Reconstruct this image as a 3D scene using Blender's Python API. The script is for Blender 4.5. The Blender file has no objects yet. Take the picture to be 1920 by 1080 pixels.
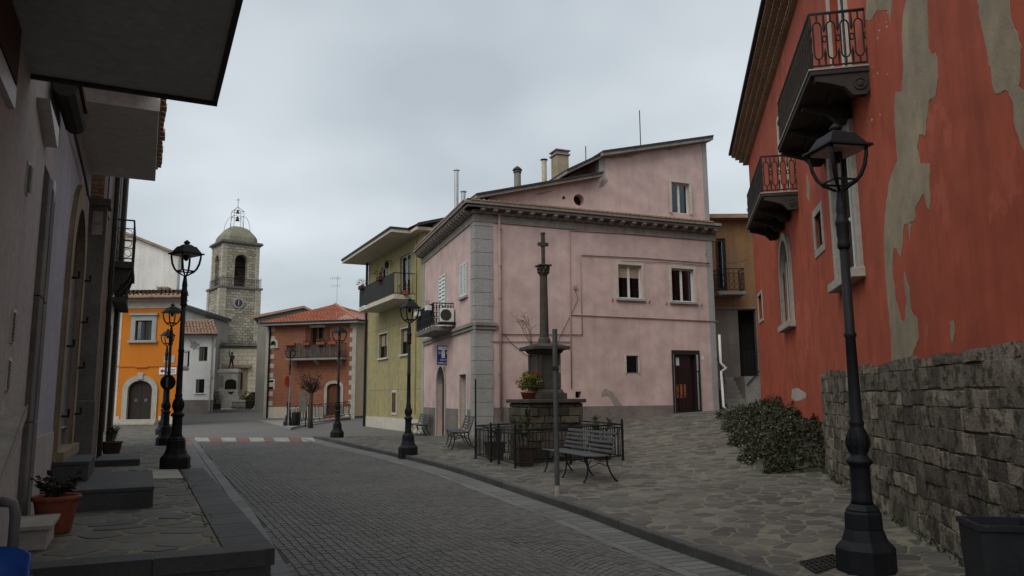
import bpy, math, random
import numpy as np
from mathutils import Vector, Matrix
random.seed(7)
SC = bpy.context.scene
COL = SC.collection
# ------------------------------------------------------------------ camera
FPX = 1420.0; PITCH = math.radians(8.2); ROLL = math.radians(-0.45); EYE = 1.7
cam_d = bpy.data.cameras.new("camera"); cam = bpy.data.objects.new("camera", cam_d); COL.objects.link(cam)
cam_d.sensor_width = 36.0; cam_d.lens = 36.0 * FPX / 1920.0; cam_d.clip_start = 0.05; cam_d.clip_end = 3000
def cam_axes():
    u0 = Vector((1, 0, 0)); v0 = Vector((0, -math.sin(PITCH), math.cos(PITCH))); f = Vector((0, math.cos(PITCH), math.sin(PITCH)))
    c, s = math.cos(ROLL), math.sin(ROLL)
    return u0 * c + v0 * s, v0 * c - u0 * s, f
CR, CU, CF = cam_axes()
cam.matrix_world = Matrix(((CR.x, CU.x, -CF.x, 0), (CR.y, CU.y, -CF.y, 0), (CR.z, CU.z, -CF.z, EYE), (0, 0, 0, 1)))
SC.camera = cam
SC.view_settings.view_transform = 'Standard'; SC.view_settings.look = 'None'
SC.view_settings.exposure = 0.2; SC.view_settings.gamma = 1.0
# ------------------------------------------------------------------ sky and sun (overcast)
SUN_AZ = math.radians(-148); SUN_EL = math.radians(48)
SDIR = (math.sin(SUN_AZ) * math.cos(SUN_EL), math.cos(SUN_AZ) * math.cos(SUN_EL), math.sin(SUN_EL))
W = bpy.data.worlds.new("World"); SC.world = W; W.use_nodes = True
def build_world():
    nt = W.node_tree; nt.nodes.clear(); L = nt.links
    def N(t, **k):
        n = nt.nodes.new(t)
        for a, b in k.items(): setattr(n, a, b)
        return n
    def math_(op, a, b=None, c=None):
        n = N('ShaderNodeMath', operation=op)
        for i, v in enumerate((a, b, c)):
            if v is None: continue
            if isinstance(v, (int, float)): n.inputs[i].default_value = v
            else: L.new(v, n.inputs[i])
        return n.outputs[0]
    out = N('ShaderNodeOutputWorld')
    sky = N('ShaderNodeTexSky', sky_type='NISHITA'); sky.sun_disc = False
    sky.sun_elevation = SUN_EL; sky.sun_rotation = SUN_AZ; sky.dust_density = 3.0
    b1 = N('ShaderNodeBackground'); b1.inputs[1].default_value = 0.07; L.new(sky.outputs[0], b1.inputs[0])
    tc = N('ShaderNodeTexCoord')
    sep = N('ShaderNodeSeparateXYZ'); L.new(tc.outputs['Generated'], sep.inputs[0])
    zz = math_('MAXIMUM', sep.outputs[2], 0.0); den = math_('ADD', zz, 0.35)
    comb = N('ShaderNodeCombineXYZ')
    L.new(math_('DIVIDE', sep.outputs[0], den), comb.inputs[0]); L.new(math_('DIVIDE', sep.outputs[1], den), comb.inputs[1])
    n1 = N('ShaderNodeTexNoise'); n1.inputs['Scale'].default_value = 1.15; n1.inputs['Detail'].default_value = 3.5; n1.inputs['Roughness'].default_value = 0.5
    mpn = N('ShaderNodeMapping'); mpn.inputs['Location'].default_value = (5.5, 13.2, 0); L.new(comb.outputs[0], mpn.inputs[0]); L.new(mpn.outputs[0], n1.inputs['Vector'])
    dot = N('ShaderNodeVectorMath', operation='DOT_PRODUCT'); L.new(tc.outputs['Generated'], dot.inputs[0]); dot.inputs[1].default_value = SDIR
    d = math_('MAXIMUM', dot.outputs['Value'], 0.0)
    glow = math_('MULTIPLY', math_('POWER', d, 3.0), 0.35)
    f = math_('ADD', math_('MULTIPLY_ADD', n1.outputs[0], 1.9, -0.68), glow)
    ramp = N('ShaderNodeValToRGB'); L.new(f, ramp.inputs[0])
    e = ramp.color_ramp.elements
    e[0].position = 0.0; e[0].color = (0.30, 0.335, 0.365, 1)
    e[1].position = 1.0; e[1].color = (0.92, 0.935, 0.95, 1)
    m = e.new(0.45); m.color = (0.45, 0.49, 0.52, 1)
    b2 = N('ShaderNodeBackground'); b2.inputs[1].default_value = 1.45; L.new(ramp.outputs[0], b2.inputs[0])
    mix = N('ShaderNodeMixShader'); mix.inputs[0].default_value = 0.93
    L.new(b1.outputs[0], mix.inputs[1]); L.new(b2.outputs[0], mix.inputs[2]); L.new(mix.outputs[0], out.inputs[0])
build_world()
sun_d = bpy.data.lights.new("sun", 'SUN'); sun_d.energy = 1.5; sun_d.angle = math.radians(45); sun_d.color = (1, 0.97, 0.92)
sun = bpy.data.objects.new("sun", sun_d); COL.objects.link(sun); sun.location = (0, 0, 60)
sun.rotation_euler = Vector(SDIR).to_track_quat('Z', 'Y').to_euler()

# ------------------------------------------------------------------ pixel -> place helpers
def ray(px, py):
    return CR * ((px - 960) / FPX) + CU * ((540 - py) / FPX) + CF
EYEV = Vector((0, 0, EYE))
def at_z(px, py, z):
    r = ray(px, py); return EYEV + r * ((z - EYE) / r.z)
def at_y(px, py, Y):
    r = ray(px, py); return EYEV + r * (Y / r.y)
def vp_dir(px):
    lo, hi = 600.0, 900.0
    for _ in range(40):
        m = (lo + hi) / 2
        if ray(px, m).z > 0: lo = m
        else: hi = m
    r = ray(px, lo); return Vector((r.x, r.y)).normalized()
class Frame:
    """vertical facade plane: a along it, z up, o outward (towards the camera side)"""
    def __init__(s, o, d, flip=False):
        s.o = Vector((o[0], o[1])); s.d = Vector((d[0], d[1])).normalized()
        n = Vector((-s.d.y, s.d.x))
        if n.dot(-s.o) < 0: n = -n
        s.n = -n if flip else n; s.sk = None
    def P(s, a, z, o=0.0):
        q = s.o + s.d * a + (s.sk * -o if (s.sk is not None and o < -0.7) else s.n * o); return Vector((q.x, q.y, z))
    def az(s, px, py, o=0.0):
        r = ray(px, py); base = s.o + s.n * o
        t = base.dot(s.n) / Vector((r.x, r.y)).dot(s.n)
        p = EYEV + r * t
        return (Vector((p.x, p.y)) - base).dot(s.d), p.z
    def rect(s, x0, y0, x1, y1, o=0.0):
        """a-range at mid height, z-range at mid width, from a pixel box"""
        ym = (y0 + y1) / 2; xm = (x0 + x1) / 2
        a = sorted((s.az(x0, ym, o)[0], s.az(x1, ym, o)[0])); z = sorted((s.az(xm, y0, o)[1], s.az(xm, y1, o)[1]))
        return a[0], a[1], z[0], z[1]
# ------------------------------------------------------------------ mesh builder
class MB:
    def __init__(s): s.v = []; s.f = []; s.t = []
    def add(s, vs, fs):
        n = len(s.v); s.v += [tuple(p) for p in vs]; s.f += [tuple(i + n for i in f) for f in fs]
    def quad(s, *p): s.add(p, [tuple(range(len(p)))])
    def hexa(s, p):
        """8 points: bottom 4 then top 4"""
        s.add(p, [(0, 3, 2, 1), (4, 5, 6, 7), (0, 1, 5, 4), (1, 2, 6, 5), (2, 3, 7, 6), (3, 0, 4, 7)])
    def box(s, c, sz, rz=0.0):
        x, y, z = sz[0] / 2, sz[1] / 2, sz[2] / 2; c_, s_ = math.cos(rz), math.sin(rz)
        s.hexa([(c[0] + i * x * c_ - j * y * s_, c[1] + i * x * s_ + j * y * c_, c[2] + k * z) for k in (-1, 1) for i, j in ((-1, -1), (1, -1), (1, 1), (-1, 1))])
    def fbox(s, F, a0, a1, z0, z1, o0, o1):
        s.hexa([F.P(a, z, o) for z in (z0, z1) for a, o in ((a0, o0), (a1, o0), (a1, o1), (a0, o1))])
    def fprism(s, F, pts, o0, o1):
        n = len(pts); vs = [F.P(a, z, o0) for a, z in pts] + [F.P(a, z, o1) for a, z in pts]
        s.add(vs, [tuple(range(n)), tuple(range(2 * n - 1, n - 1, -1))] + [(i, (i + 1) % n, n + (i + 1) % n, n + i) for i in range(n)])
    def prism(s, pts, z0, z1):
        n = len(pts); vs = [(p[0], p[1], z0) for p in pts] + [(p[0], p[1], z1) for p in pts]
        s.add(vs, [tuple(range(n))[::-1], tuple(range(n, 2 * n))] + [(i, (i + 1) % n, n + (i + 1) % n, n + i) for i in range(n)])
    def tube(s, pts, r, n=6, caps=True):
        pts = [Vector(p) for p in pts]; rs = r if isinstance(r, (list, tuple)) else [r] * len(pts)
        vs = []; fs = []; up = None
        for i, p in enumerate(pts):
            t = (pts[min(i + 1, len(pts) - 1)] - pts[max(i - 1, 0)]).normalized()
            if up is None:
                up = Vector((0, 0, 1)) if abs(t.z) < 0.9 else Vector((1, 0, 0))
            x = t.cross(up).normalized() if t.cross(up).length > 1e-4 else Vector((1, 0, 0)); y = x.cross(t).normalized(); up = y
            vs += [p + (x * math.cos(2 * math.pi * k / n) + y * math.sin(2 * math.pi * k / n)) * rs[i] for k in range(n)]
        for i in range(len(pts) - 1):
            fs += [(i * n + k, i * n + (k + 1) % n, (i + 1) * n + (k + 1) % n, (i + 1) * n + k) for k in range(n)]
        if caps: fs += [tuple(range(n))[::-1], tuple(range((len(pts) - 1) * n, len(pts) * n))]
        s.add(vs, fs)
    def lathe(s, prof, c=(0, 0, 0), n=12, rot=0.0, sx=1.0):
        vs = []; fs = []
        for r, z in prof:
            vs += [(c[0] + sx * r * math.cos(rot + 2 * math.pi * k / n), c[1] + r * math.sin(rot + 2 * math.pi * k / n), c[2] + z) for k in range(n)]
        for i in range(len(prof) - 1):
            fs += [(i * n + k, i * n + (k + 1) % n, (i + 1) * n + (k + 1) % n, (i + 1) * n + k) for k in range(n)]
        fs += [tuple(range(n))[::-1], tuple(range((len(prof) - 1) * n, len(prof) * n))]
        s.add(vs, fs)
    def build(s, name, mat, parent=None, smooth=False, bevel=0.0):
        off = Vector((0, 0, 0))
        if parent is not None:
            q = parent
            while q is not None: off = off + Vector(q.location); q = q.parent
        me = bpy.data.meshes.new(name)
        me.from_pydata([(p[0] - off.x, p[1] - off.y, p[2] - off.z) for p in s.v], [], s.f); me.update()
        o = bpy.data.objects.new(name, me); COL.objects.link(o)
        if mat is not None: me.materials.append(mat)
        if s.t:
            at = me.attributes.new('tone', 'FLOAT', 'FACE'); at.data.foreach_set('value', s.t)
        if parent is not None: o.parent = parent
        if smooth: me.polygons.foreach_set('use_smooth', [True] * len(me.polygons))
        if bevel:
            b = o.modifiers.new('bevel', 'BEVEL'); b.width = bevel; b.segments = 2; b.limit_method = 'ANGLE'
        return o
def tag(o, label=None, cat=None, group=None, kind=None):
    if label: o['label'] = label
    if cat: o['category'] = cat
    if group: o['group'] = group
    if kind: o['kind'] = kind
    return o
def empty(name, loc, label=None, cat=None, group=None):
    o = bpy.data.objects.new(name, None); COL.objects.link(o); o.location = loc; o.empty_display_size = 0.2
    return tag(o, label, cat, group)
def copy_tree(o, parent=None):
    c = o.copy(); COL.objects.link(c); c.parent = parent
    for ch in list(o.children): copy_tree(ch, c)
    return c
# ------------------------------------------------------------------ materials
MATS = {}
def mat(name, c1, c2=None, rough=0.85, s1=1.2, s2=14.0, streak=0.0, bump=0.15, bscale=60.0, metal=0.0, spot=None, spot_t=0.62, spot_s=2.5, rv=0.0, spec=0.3, tone=0.0):
    """procedural surface: two colours by blotchy noise, optional vertical streaks, optional third colour in patches, fine relief"""
    if name in MATS: return MATS[name]
    m = bpy.data.materials.new(name); MATS[name] = m; m.use_nodes = True
    nt = m.node_tree; L = nt.links; B = nt.nodes['Principled BSDF']
    B.inputs['Roughness'].default_value = rough; B.inputs['Metallic'].default_value = metal; B.inputs['Specular IOR Level'].default_value = spec
    if c2 is None: c2 = tuple(x * 0.72 for x in c1)
    geo = nt.nodes.new('ShaderNodeNewGeometry'); pos = geo.outputs['Position']
    def noise(scale, detail=4, vec=pos, r=0.55):
        n = nt.nodes.new('ShaderNodeTexNoise'); n.inputs['Scale'].default_value = scale; n.inputs['Detail'].default_value = detail; n.inputs['Roughness'].default_value = r
        L.new(vec, n.inputs['Vector']); return n.outputs[0]
    def rampf(v, a, b):
        n = nt.nodes.new('ShaderNodeMapRange'); n.inputs[1].default_value = a; n.inputs[2].default_value = b; L.new(v, n.inputs[0]); return n.outputs[0]
    def mixc(f, a, b, mode='MIX'):
        n = nt.nodes.new('ShaderNodeMix'); n.data_type = 'RGBA'; n.blend_type = mode
        if isinstance(f, float): n.inputs[0].default_value = f
        else: L.new(f, n.inputs[0])
        for i, v in ((6, a), (7, b)):
            if isinstance(v, tuple): n.inputs[i].default_value = (v[0], v[1], v[2], 1)
            else: L.new(v, n.inputs[i])
        return n.outputs[2]
    col = mixc(rampf(noise(s1), 0.32, 0.68), c1, c2)
    col = mixc(rampf(noise(s2, 5), 0.3, 0.75), col, mixc(1.0, col, (0.72, 0.72, 0.72), 'MULTIPLY'))
    if streak:
        mp = nt.nodes.new('ShaderNodeMapping'); mp.inputs['Scale'].default_value = (5, 5, 0.35); L.new(pos, mp.inputs[0])
        f = rampf(noise(1.0, 5, mp.outputs[0]), 0.45, 0.8)
        mm = nt.nodes.new('ShaderNodeMath'); mm.operation = 'MULTIPLY'; mm.inputs[1].default_value = streak; L.new(f, mm.inputs[0])
        col = mixc(mm.outputs[0], col, tuple(x * 0.35 for x in c2))
    if spot:
        col = mixc(rampf(noise(spot_s, 6, r=0.65), spot_t, spot_t + 0.04), col, spot)
    if rv:
        oi = nt.nodes.new('ShaderNodeObjectInfo')
        hv = nt.nodes.new('ShaderNodeHueSaturation'); L.new(col, hv.inputs['Color'])
        L.new(rampf(oi.outputs['Random'], 0, 1), hv.inputs['Value'])
        k = hv.inputs['Value'].links[0].from_node; k.inputs[3].default_value = 1 - rv; k.inputs[4].default_value = 1 + rv
        col = hv.outputs[0]
    if tone:
        at = nt.nodes.new('ShaderNodeAttribute'); at.attribute_name = 'tone'
        hs = nt.nodes.new('ShaderNodeHueSaturation'); L.new(col, hs.inputs['Color']); L.new(at.outputs['Fac'], hs.inputs['Value']); col = hs.outputs[0]
    L.new(col, B.inputs['Base Color'])
    if bump:
        bp = nt.nodes.new('ShaderNodeBump'); bp.inputs['Strength'].default_value = bump; bp.inputs['Distance'].default_value = 0.02
        L.new(noise(bscale, 6), bp.inputs['Height']); L.new(bp.outputs[0], B.inputs['Normal'])
    return m
def masonry(name, c1, c2, mortar, bw, bh, ms=0.012, dist=0.03, rough=0.9, c2v=0.55):
    """far stone or brick too small to pick apart: colour and joints on any upright wall"""
    if name in MATS: return MATS[name]
    m = mat(name, c1, c2, rough=rough, bump=0.0, s1=2.0)
    nt = m.node_tree; L = nt.links; B = nt.nodes['Principled BSDF']
    old = B.inputs['Base Color'].links[0].from_socket
    geo = nt.nodes.new('ShaderNodeNewGeometry'); sp = nt.nodes.new('ShaderNodeSeparateXYZ'); L.new(geo.outputs['Position'], sp.inputs[0])
    nz = nt.nodes.new('ShaderNodeSeparateXYZ'); L.new(geo.outputs['True Normal'], nz.inputs[0])
    def mt(op, a, b):
        n = nt.nodes.new('ShaderNodeMath'); n.operation = op
        for i, v in enumerate((a, b)):
            if isinstance(v, float): n.inputs[i].default_value = v
            else: L.new(v, n.inputs[i])
        return n.outputs[0]
    u = mt('SUBTRACT', mt('MULTIPLY', sp.outputs[0], nz.outputs[1]), mt('MULTIPLY', sp.outputs[1], nz.outputs[0]))
    wob = nt.nodes.new('ShaderNodeTexNoise'); wob.inputs['Scale'].default_value = 1.6; L.new(geo.outputs['Position'], wob.inputs['Vector'])
    w = mt('MULTIPLY', mt('SUBTRACT', wob.outputs[0], 0.5), dist * 6)
    cb = nt.nodes.new('ShaderNodeCombineXYZ'); L.new(mt('ADD', u, w), cb.inputs[0]); L.new(mt('ADD', sp.outputs[2], w), cb.inputs[1])
    br = nt.nodes.new('ShaderNodeTexBrick'); L.new(cb.outputs[0], br.inputs['Vector'])
    br.inputs['Scale'].default_value = 1.0; br.inputs['Brick Width'].default_value = bw; br.inputs['Row Height'].default_value = bh; br.inputs['Mortar Size'].default_value = ms
    br.inputs['Color1'].default_value = (1, 1, 1, 1); br.inputs['Color2'].default_value = (c2v, c2v, c2v, 1); br.inputs['Mortar'].default_value = (*mortar, 1); br.inputs['Bias'].default_value = 0.0; br.inputs['Mortar Smooth'].default_value = 0.3
    mx = nt.nodes.new('ShaderNodeMix'); mx.data_type = 'RGBA'; mx.blend_type = 'MULTIPLY'; mx.inputs[0].default_value = 1.0
    L.new(old, mx.inputs[6]); L.new(br.outputs['Color'], mx.inputs[7]); L.new(mx.outputs[2], B.inputs['Base Color'])
    bp = nt.nodes.new('ShaderNodeBump'); bp.invert = True; bp.inputs['Strength'].default_value = 0.6; bp.inputs['Distance'].default_value = 0.03
    L.new(br.outputs['Fac'], bp.inputs['Height']); L.new(bp.outputs[0], B.inputs['Normal'])
    return m
def glass_mat():
    m = bpy.data.materials.new('window_glass'); m.use_nodes = True; nt = m.node_tree; nt.nodes.clear()
    o = nt.nodes.new('ShaderNodeOutputMaterial'); t = nt.nodes.new('ShaderNodeBsdfTransparent'); t.inputs[0].default_value = (0.5, 0.54, 0.55, 1)
    g = nt.nodes.new('ShaderNodeBsdfGlossy'); g.inputs['Roughness'].default_value = 0.03; g.inputs['Color'].default_value = (0.5, 0.53, 0.56, 1)
    fr = nt.nodes.new('ShaderNodeFresnel'); fr.inputs[0].default_value = 1.5
    mx = nt.nodes.new('ShaderNodeMixShader'); nt.links.new(fr.outputs[0], mx.inputs[0]); nt.links.new(t.outputs[0], mx.inputs[1]); nt.links.new(g.outputs[0], mx.inputs[2]); nt.links.new(mx.outputs[0], o.inputs[0])
    return m
GLASS = glass_mat()
IRON = mat('black_iron', (0.010, 0.0115, 0.014), (0.016, 0.016, 0.018), rough=0.6, bump=0.05, spec=0.16)
RUSTIRON = mat('dull_iron', (0.016, 0.014, 0.013), (0.03, 0.02, 0.014), rough=0.75, bump=0.1)
PINK = mat('pink_stucco', (0.58, 0.42, 0.385), (0.51, 0.37, 0.34), s1=0.4, s2=1.6, streak=0.17, bump=0.08, bscale=25)
GREYSTUC = mat('grey_stucco', (0.35, 0.345, 0.33), (0.28, 0.275, 0.26), s1=0.8, streak=0.25, bump=0.1)
DADO = mat('rough_grey_render', (0.23, 0.19, 0.17), (0.15, 0.125, 0.112), s1=1.5, streak=0.3, bump=0.5, bscale=40)
CEMENT = mat('bare_cement_plaster', (0.37, 0.295, 0.195), (0.25, 0.205, 0.14), s1=1.1, s2=5, streak=0.3, bump=0.25, bscale=30)
RED = mat('red_stucco', (0.44, 0.090, 0.044), (0.36, 0.072, 0.036), s1=0.55, s2=2.2, streak=0.42, bump=0.12, bscale=22, spot=(0.41, 0.092, 0.05), spot_t=0.62, spot_s=0.9)
GREEN = mat('olive_stucco', (0.36, 0.30, 0.135), (0.29, 0.265, 0.14), s1=0.6, s2=3, streak=0.3, bump=0.08)
ORANGE = mat('orange_stucco', (0.56, 0.175, 0.012), (0.49, 0.15, 0.011), s1=0.7, bump=0.06)
BEIGE = mat('beige_stucco', (0.42, 0.32, 0.22), (0.36, 0.27, 0.18), s1=0.8, streak=0.2, bump=0.08)
CREAM = mat('cream_trim', (0.55, 0.50, 0.41), (0.45, 0.41, 0.34), s1=2, streak=0.15, bump=0.05)
WHITE = mat('white_plaster', (0.72, 0.70, 0.65), (0.62, 0.60, 0.55), s1=0.9, streak=0.3, bump=0.08)
PEEL = mat('peeling_white_plaster', (0.76, 0.74, 0.71), (0.66, 0.64, 0.61), s1=0.9, streak=0.2, bump=0.1, spot=(0.26, 0.24, 0.21), spot_t=0.63, spot_s=0.9)
OCHRE = mat('ochre_stucco', (0.30, 0.16, 0.065), (0.22, 0.13, 0.07), s1=0.7, streak=0.4, bump=0.1)
LBEIGE = mat('grey_beige_render', (0.44, 0.405, 0.375), (0.37, 0.34, 0.315), s1=0.9, streak=0.2, bump=0.12)
LBLUE = mat('blue_grey_render', (0.42, 0.41, 0.46), (0.35, 0.345, 0.39), s1=0.8, streak=0.3, bump=0.12)
STONE = mat('tan_dressed_stone', (0.30, 0.235, 0.15), (0.22, 0.17, 0.11), s1=2.2, s2=20, streak=0.25, bump=0.35, bscale=35)
GSTONE = mat('grey_dressed_stone', (0.17, 0.155, 0.135), (0.11, 0.105, 0.095), s1=2.2, s2=18, streak=0.25, bump=0.4, bscale=35)
LSTONE = mat('pale_limestone', (0.42, 0.39, 0.33), (0.32, 0.30, 0.25), s1=2, streak=0.25, bump=0.2)
BASALT = mat('dark_lava_slab', (0.075, 0.075, 0.073), (0.05, 0.05, 0.05), s1=2.5, s2=25, bump=0.25, bscale=70, rough=0.75)
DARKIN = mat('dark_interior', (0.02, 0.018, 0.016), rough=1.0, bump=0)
WOODB = mat('brown_wood', (0.12, 0.045, 0.02), (0.08, 0.03, 0.014), s1=4, streak=0.3, bump=0.15)
DKWOOD = mat('dark_wood', (0.022, 0.013, 0.010), (0.014, 0.009, 0.007), s1=4, rough=0.6, bump=0.1)
SLAT = mat('grey_bench_slat', (0.085, 0.088, 0.09), (0.05, 0.052, 0.055), s1=6, rough=0.6, bump=0.15)
PVC = mat('white_paint', (0.66, 0.66, 0.63), (0.56, 0.56, 0.53), rough=0.5, bump=0.03)
SHUT = mat('pale_shutter_paint', (0.60, 0.66, 0.64), (0.52, 0.58, 0.56), rough=0.6, bump=0.03)
CONC = mat('concrete', (0.26, 0.245, 0.22), (0.19, 0.18, 0.165), s1=1.5, streak=0.3, bump=0.2)
TERRA = mat('terracotta', (0.30, 0.085, 0.045), (0.22, 0.06, 0.035), s1=5, bump=0.1)
TILE = mat('red_roof_tile', (0.34, 0.115, 0.068), (0.25, 0.085, 0.052), s1=1.5, s2=9, bump=0.2, rough=.95, spec=.08)
COPPO = mat('weathered_roof_tile', (0.38, 0.24, 0.15), (0.26, 0.17, 0.115), s1=1.6, s2=7, bump=0.3, spot=(0.16, 0.14, 0.11), spot_t=0.6)
ROOFEDGE = mat('dark_roof_edging', (0.045, 0.042, 0.04), (0.03, 0.03, 0.03), bump=0.1)
STEEL = mat('galvanised_steel', (0.55, 0.56, 0.57), rough=0.35, metal=0.9, bump=0.03)
LEAF = mat('dark_green_leaf', (0.022, 0.021, 0.010), (0.036, 0.030, 0.016), s1=9, s2=30, rough=0.6, bump=0, spec=0.3)
LEAF2 = mat('olive_leaf', (0.05, 0.058, 0.02), (0.034, 0.046, 0.017), s1=9, rough=0.6, bump=0)
LEAFY = mat('yellow_green_leaf', (0.22, 0.17, 0.02), (0.11, 0.12, 0.02), s1=8, rough=0.6, bump=0)
LEAFR = mat('maroon_leaf', (0.055, 0.018, 0.02), (0.035, 0.013, 0.014), s1=8, rough=0.6, bump=0)
PETAL = mat('red_petal', (0.62, 0.05, 0.025), rough=0.6, bump=0)
PETALP = mat('purple_petal', (0.20, 0.13, 0.45), rough=0.6, bump=0)
PETALW = mat('pale_pink_petal', (0.6, 0.35, 0.36), rough=0.6, bump=0)
BARK = mat('bark', (0.07, 0.055, 0.042), (0.045, 0.036, 0.03), s1=8, bump=0.4)
SIGNBLUE = mat('sign_blue', (0.012, 0.022, 0.16), (0.010, 0.018, 0.13), rough=0.35, bump=0)
SIGNWHITE = mat('sign_white', (0.7, 0.7, 0.7), (0.64, 0.64, 0.65), rough=0.4, bump=0)
BRONZE = mat('bronze', (0.04, 0.032, 0.022), (0.03, 0.04, 0.03), rough=0.5, metal=0.6, bump=0.2)
SOIL = mat('soil', (0.04, 0.03, 0.022), bump=0.5)
# ------------------------------------------------------------------ generic pieces
def wall_face(mb, F, a0, a1, z0, z1, holes=(), depth=0.25, o=0.0):
    """flat wall with real rectangular openings and their reveals"""
    A = sorted({a0, a1, *[h[i] for h in holes for i in (0, 1) if a0 < h[i] < a1]}); Z = sorted({z0, z1, *[h[i] for h in holes for i in (2, 3) if z0 < h[i] < z1]})
    for i in range(len(A) - 1):
        for j in range(len(Z) - 1):
            am = (A[i] + A[i + 1]) / 2; zm = (Z[j] + Z[j + 1]) / 2
            if any(h[0] < am < h[1] and h[2] < zm < h[3] for h in holes): continue
            mb.quad(F.P(A[i], Z[j], o), F.P(A[i + 1], Z[j], o), F.P(A[i + 1], Z[j + 1], o), F.P(A[i], Z[j + 1], o))
    for h in holes:
        c = [(h[0], h[2]), (h[1], h[2]), (h[1], h[3]), (h[0], h[3])]
        for i in range(4):
            p, q = c[i], c[(i + 1) % 4]
            mb.quad(F.P(*p, o), F.P(*q, o), F.P(*q, o - depth), F.P(*p, o - depth))
def window(F, r, parent, frame=None, o=-0.10, leaves=2, fw=0.055, sill=None, casing=None, cas_w=0.1, blind=0.0, curtain=False, label=None, bars=0, pane=None, transom=0):
    """window > frame members in one mesh, each pane, sill, casing"""
    frame = frame or PVC; a0, a1, z0, z1 = r
    mb = MB()
    for (x0, x1, y0, y1) in ((a0, a1, z0, z0 + fw), (a0, a1, z1 - fw, z1), (a0, a0 + fw, z0 + fw, z1 - fw), (a1 - fw, a1, z0 + fw, z1 - fw)):
        mb.fbox(F, x0, x1, y0, y1, o - 0.05, o)
    lw = (a1 - a0 - 2 * fw) / leaves
    for i in range(1, leaves):
        m = a0 + fw + lw * i; mb.fbox(F, m - fw * 0.8, m + fw * 0.8, z0 + fw, z1 - fw, o - 0.05, o + 0.004)
    if transom:
        zt = z0 + (z1 - z0) * transom; mb.fbox(F, a0 + fw, a1 - fw, zt - 0.03, zt + 0.03, o - 0.05, o - 0.002)
    w = mb.build('window', frame, parent)
    if label: w['label'] = label
    for i in range(leaves):
        p = MB(); p.fbox(F, a0 + fw + lw * i + 0.001, a0 + fw + lw * (i + 1) - 0.001, z0 + fw, z1 - fw, o - 0.03, o - 0.024); p.build('pane', pane or GLASS, w)
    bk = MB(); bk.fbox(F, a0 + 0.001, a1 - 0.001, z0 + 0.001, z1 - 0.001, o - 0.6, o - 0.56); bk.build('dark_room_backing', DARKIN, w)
    if curtain:
        for i in range(leaves):
            c = MB(); x0 = a0 + fw + lw * i + lw * 0.5; n = 6
            pts = [(x0 + lw * 0.45 * k / n, -0.10 - 0.02 * (k % 2)) for k in range(n + 1)]
            for k in range(n): c.quad(F.P(pts[k][0], z0 + fw, o + pts[k][1]), F.P(pts[k + 1][0], z0 + fw, o + pts[k + 1][1]), F.P(pts[k + 1][0], z1 - fw, o + pts[k + 1][1]), F.P(pts[k][0], z1 - fw, o + pts[k][1]))
            c.build('curtain', WHITE, w)
    if blind:
        b = MB(); zb = z1 - fw - (z1 - z0) * blind; n = int((z1 - fw - zb) / 0.045) + 1
        for k in range(n): b.fbox(F, a0 + fw, a1 - fw, zb + k * 0.045, zb + k * 0.045 + 0.038, o - 0.022, o - 0.006)
        b.build('roller_blind', BEIGE, w)
    if sill is not None:
        s_ = MB(); s_.fbox(F, a0 - 0.12, a1 + 0.12, z0 - 0.09, z0 - 0.001, -0.12, 0.09); s_.build('sill', sill, w, bevel=0.01)
    if casing is not None:
        c = MB(); k = cas_w
        c.fbox(F, a0 - k, a0 - 0.001, z0, z1 + k, -0.02, 0.035); c.fbox(F, a1 + 0.001, a1 + k, z0, z1 + k, -0.02, 0.035); c.fbox(F, a0 - 0.001, a1 + 0.001, z1 + 0.001, z1 + k, -0.02, 0.035)
        c.build('casing', casing, w)
    if bars:
        b = MB()
        for k in range(bars): 
            x = a0 + (a1 - a0) * (k + 0.5) / bars; b.tube([F.P(x, z0, o + 0.03), F.P(x, z1, o + 0.03)], 0.009, 5)
        b.build('grille', IRON, w)
    return w
def shutter_pair(F, r, parent, m, o=0.0, closed=True, n=14):
    a0, a1, z0, z1 = r; mid = (a0 + a1) / 2
    for (x0, x1) in ((a0, mid - 0.006), (mid + 0.006, a1)):
        mb = MB(); t = 0.06
        for b in ((x0, x0 + t, z0, z1), (x1 - t, x1, z0, z1), (x0 + t, x1 - t, z0, z0 + t), (x0 + t, x1 - t, z1 - t, z1)): mb.fbox(F, *b, o, o + 0.04)
        h = (z1 - z0 - 2 * t) / n
        for k in range(n):
            z = z0 + t + k * h
            mb.hexa([F.P(a, zz, oo) for (zz, oo2) in ((z, 0.028), (z + h * 0.8, 0.006)) for a, oo in ((x0 + t, o + oo2), (x1 - t, o + oo2), (x1 - t, o + oo2 + 0.008), (x0 + t, o + oo2 + 0.008))])
        mb.build('shutter', m, parent)
def arch_pts(ac, zs, r, n=12, a_from=0.0, a_to=math.pi):
    return [(ac + r * math.cos(a_from + (a_to - a_from) * k / n), zs + r * math.sin(a_from + (a_to - a_from) * k / n)) for k in range(n + 1)]
def arch_band(mb, F, ac, z0, zs, ri, ro, o0, o1, n=14):
    """an arched surround: two jambs and a ring, one closed outline"""
    out = [(ac + ro, z0)] + arch_pts(ac, zs, ro, n) + [(ac - ro, z0), (ac - ri, z0)] + arch_pts(ac, zs, ri, n)[::-1] + [(ac + ri, z0)]
    mb.fprism(F, out, o0, o1)
def spandrel(mb, F, ac, zs, r, ztop, o0, o1, n=12):
    """fills the two corners above an arch inside a square opening"""
    for sgn in (1, -1):
        pts = [(ac + sgn * r, zs)] + [(ac + sgn * r * math.cos(k * math.pi / 2 / n), zs + r * math.sin(k * math.pi / 2 / n)) for k in range(1, n + 1)] + [(ac, ztop), (ac + sgn * r, ztop)]
        mb.fprism(F, pts, o0, o1)
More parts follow.
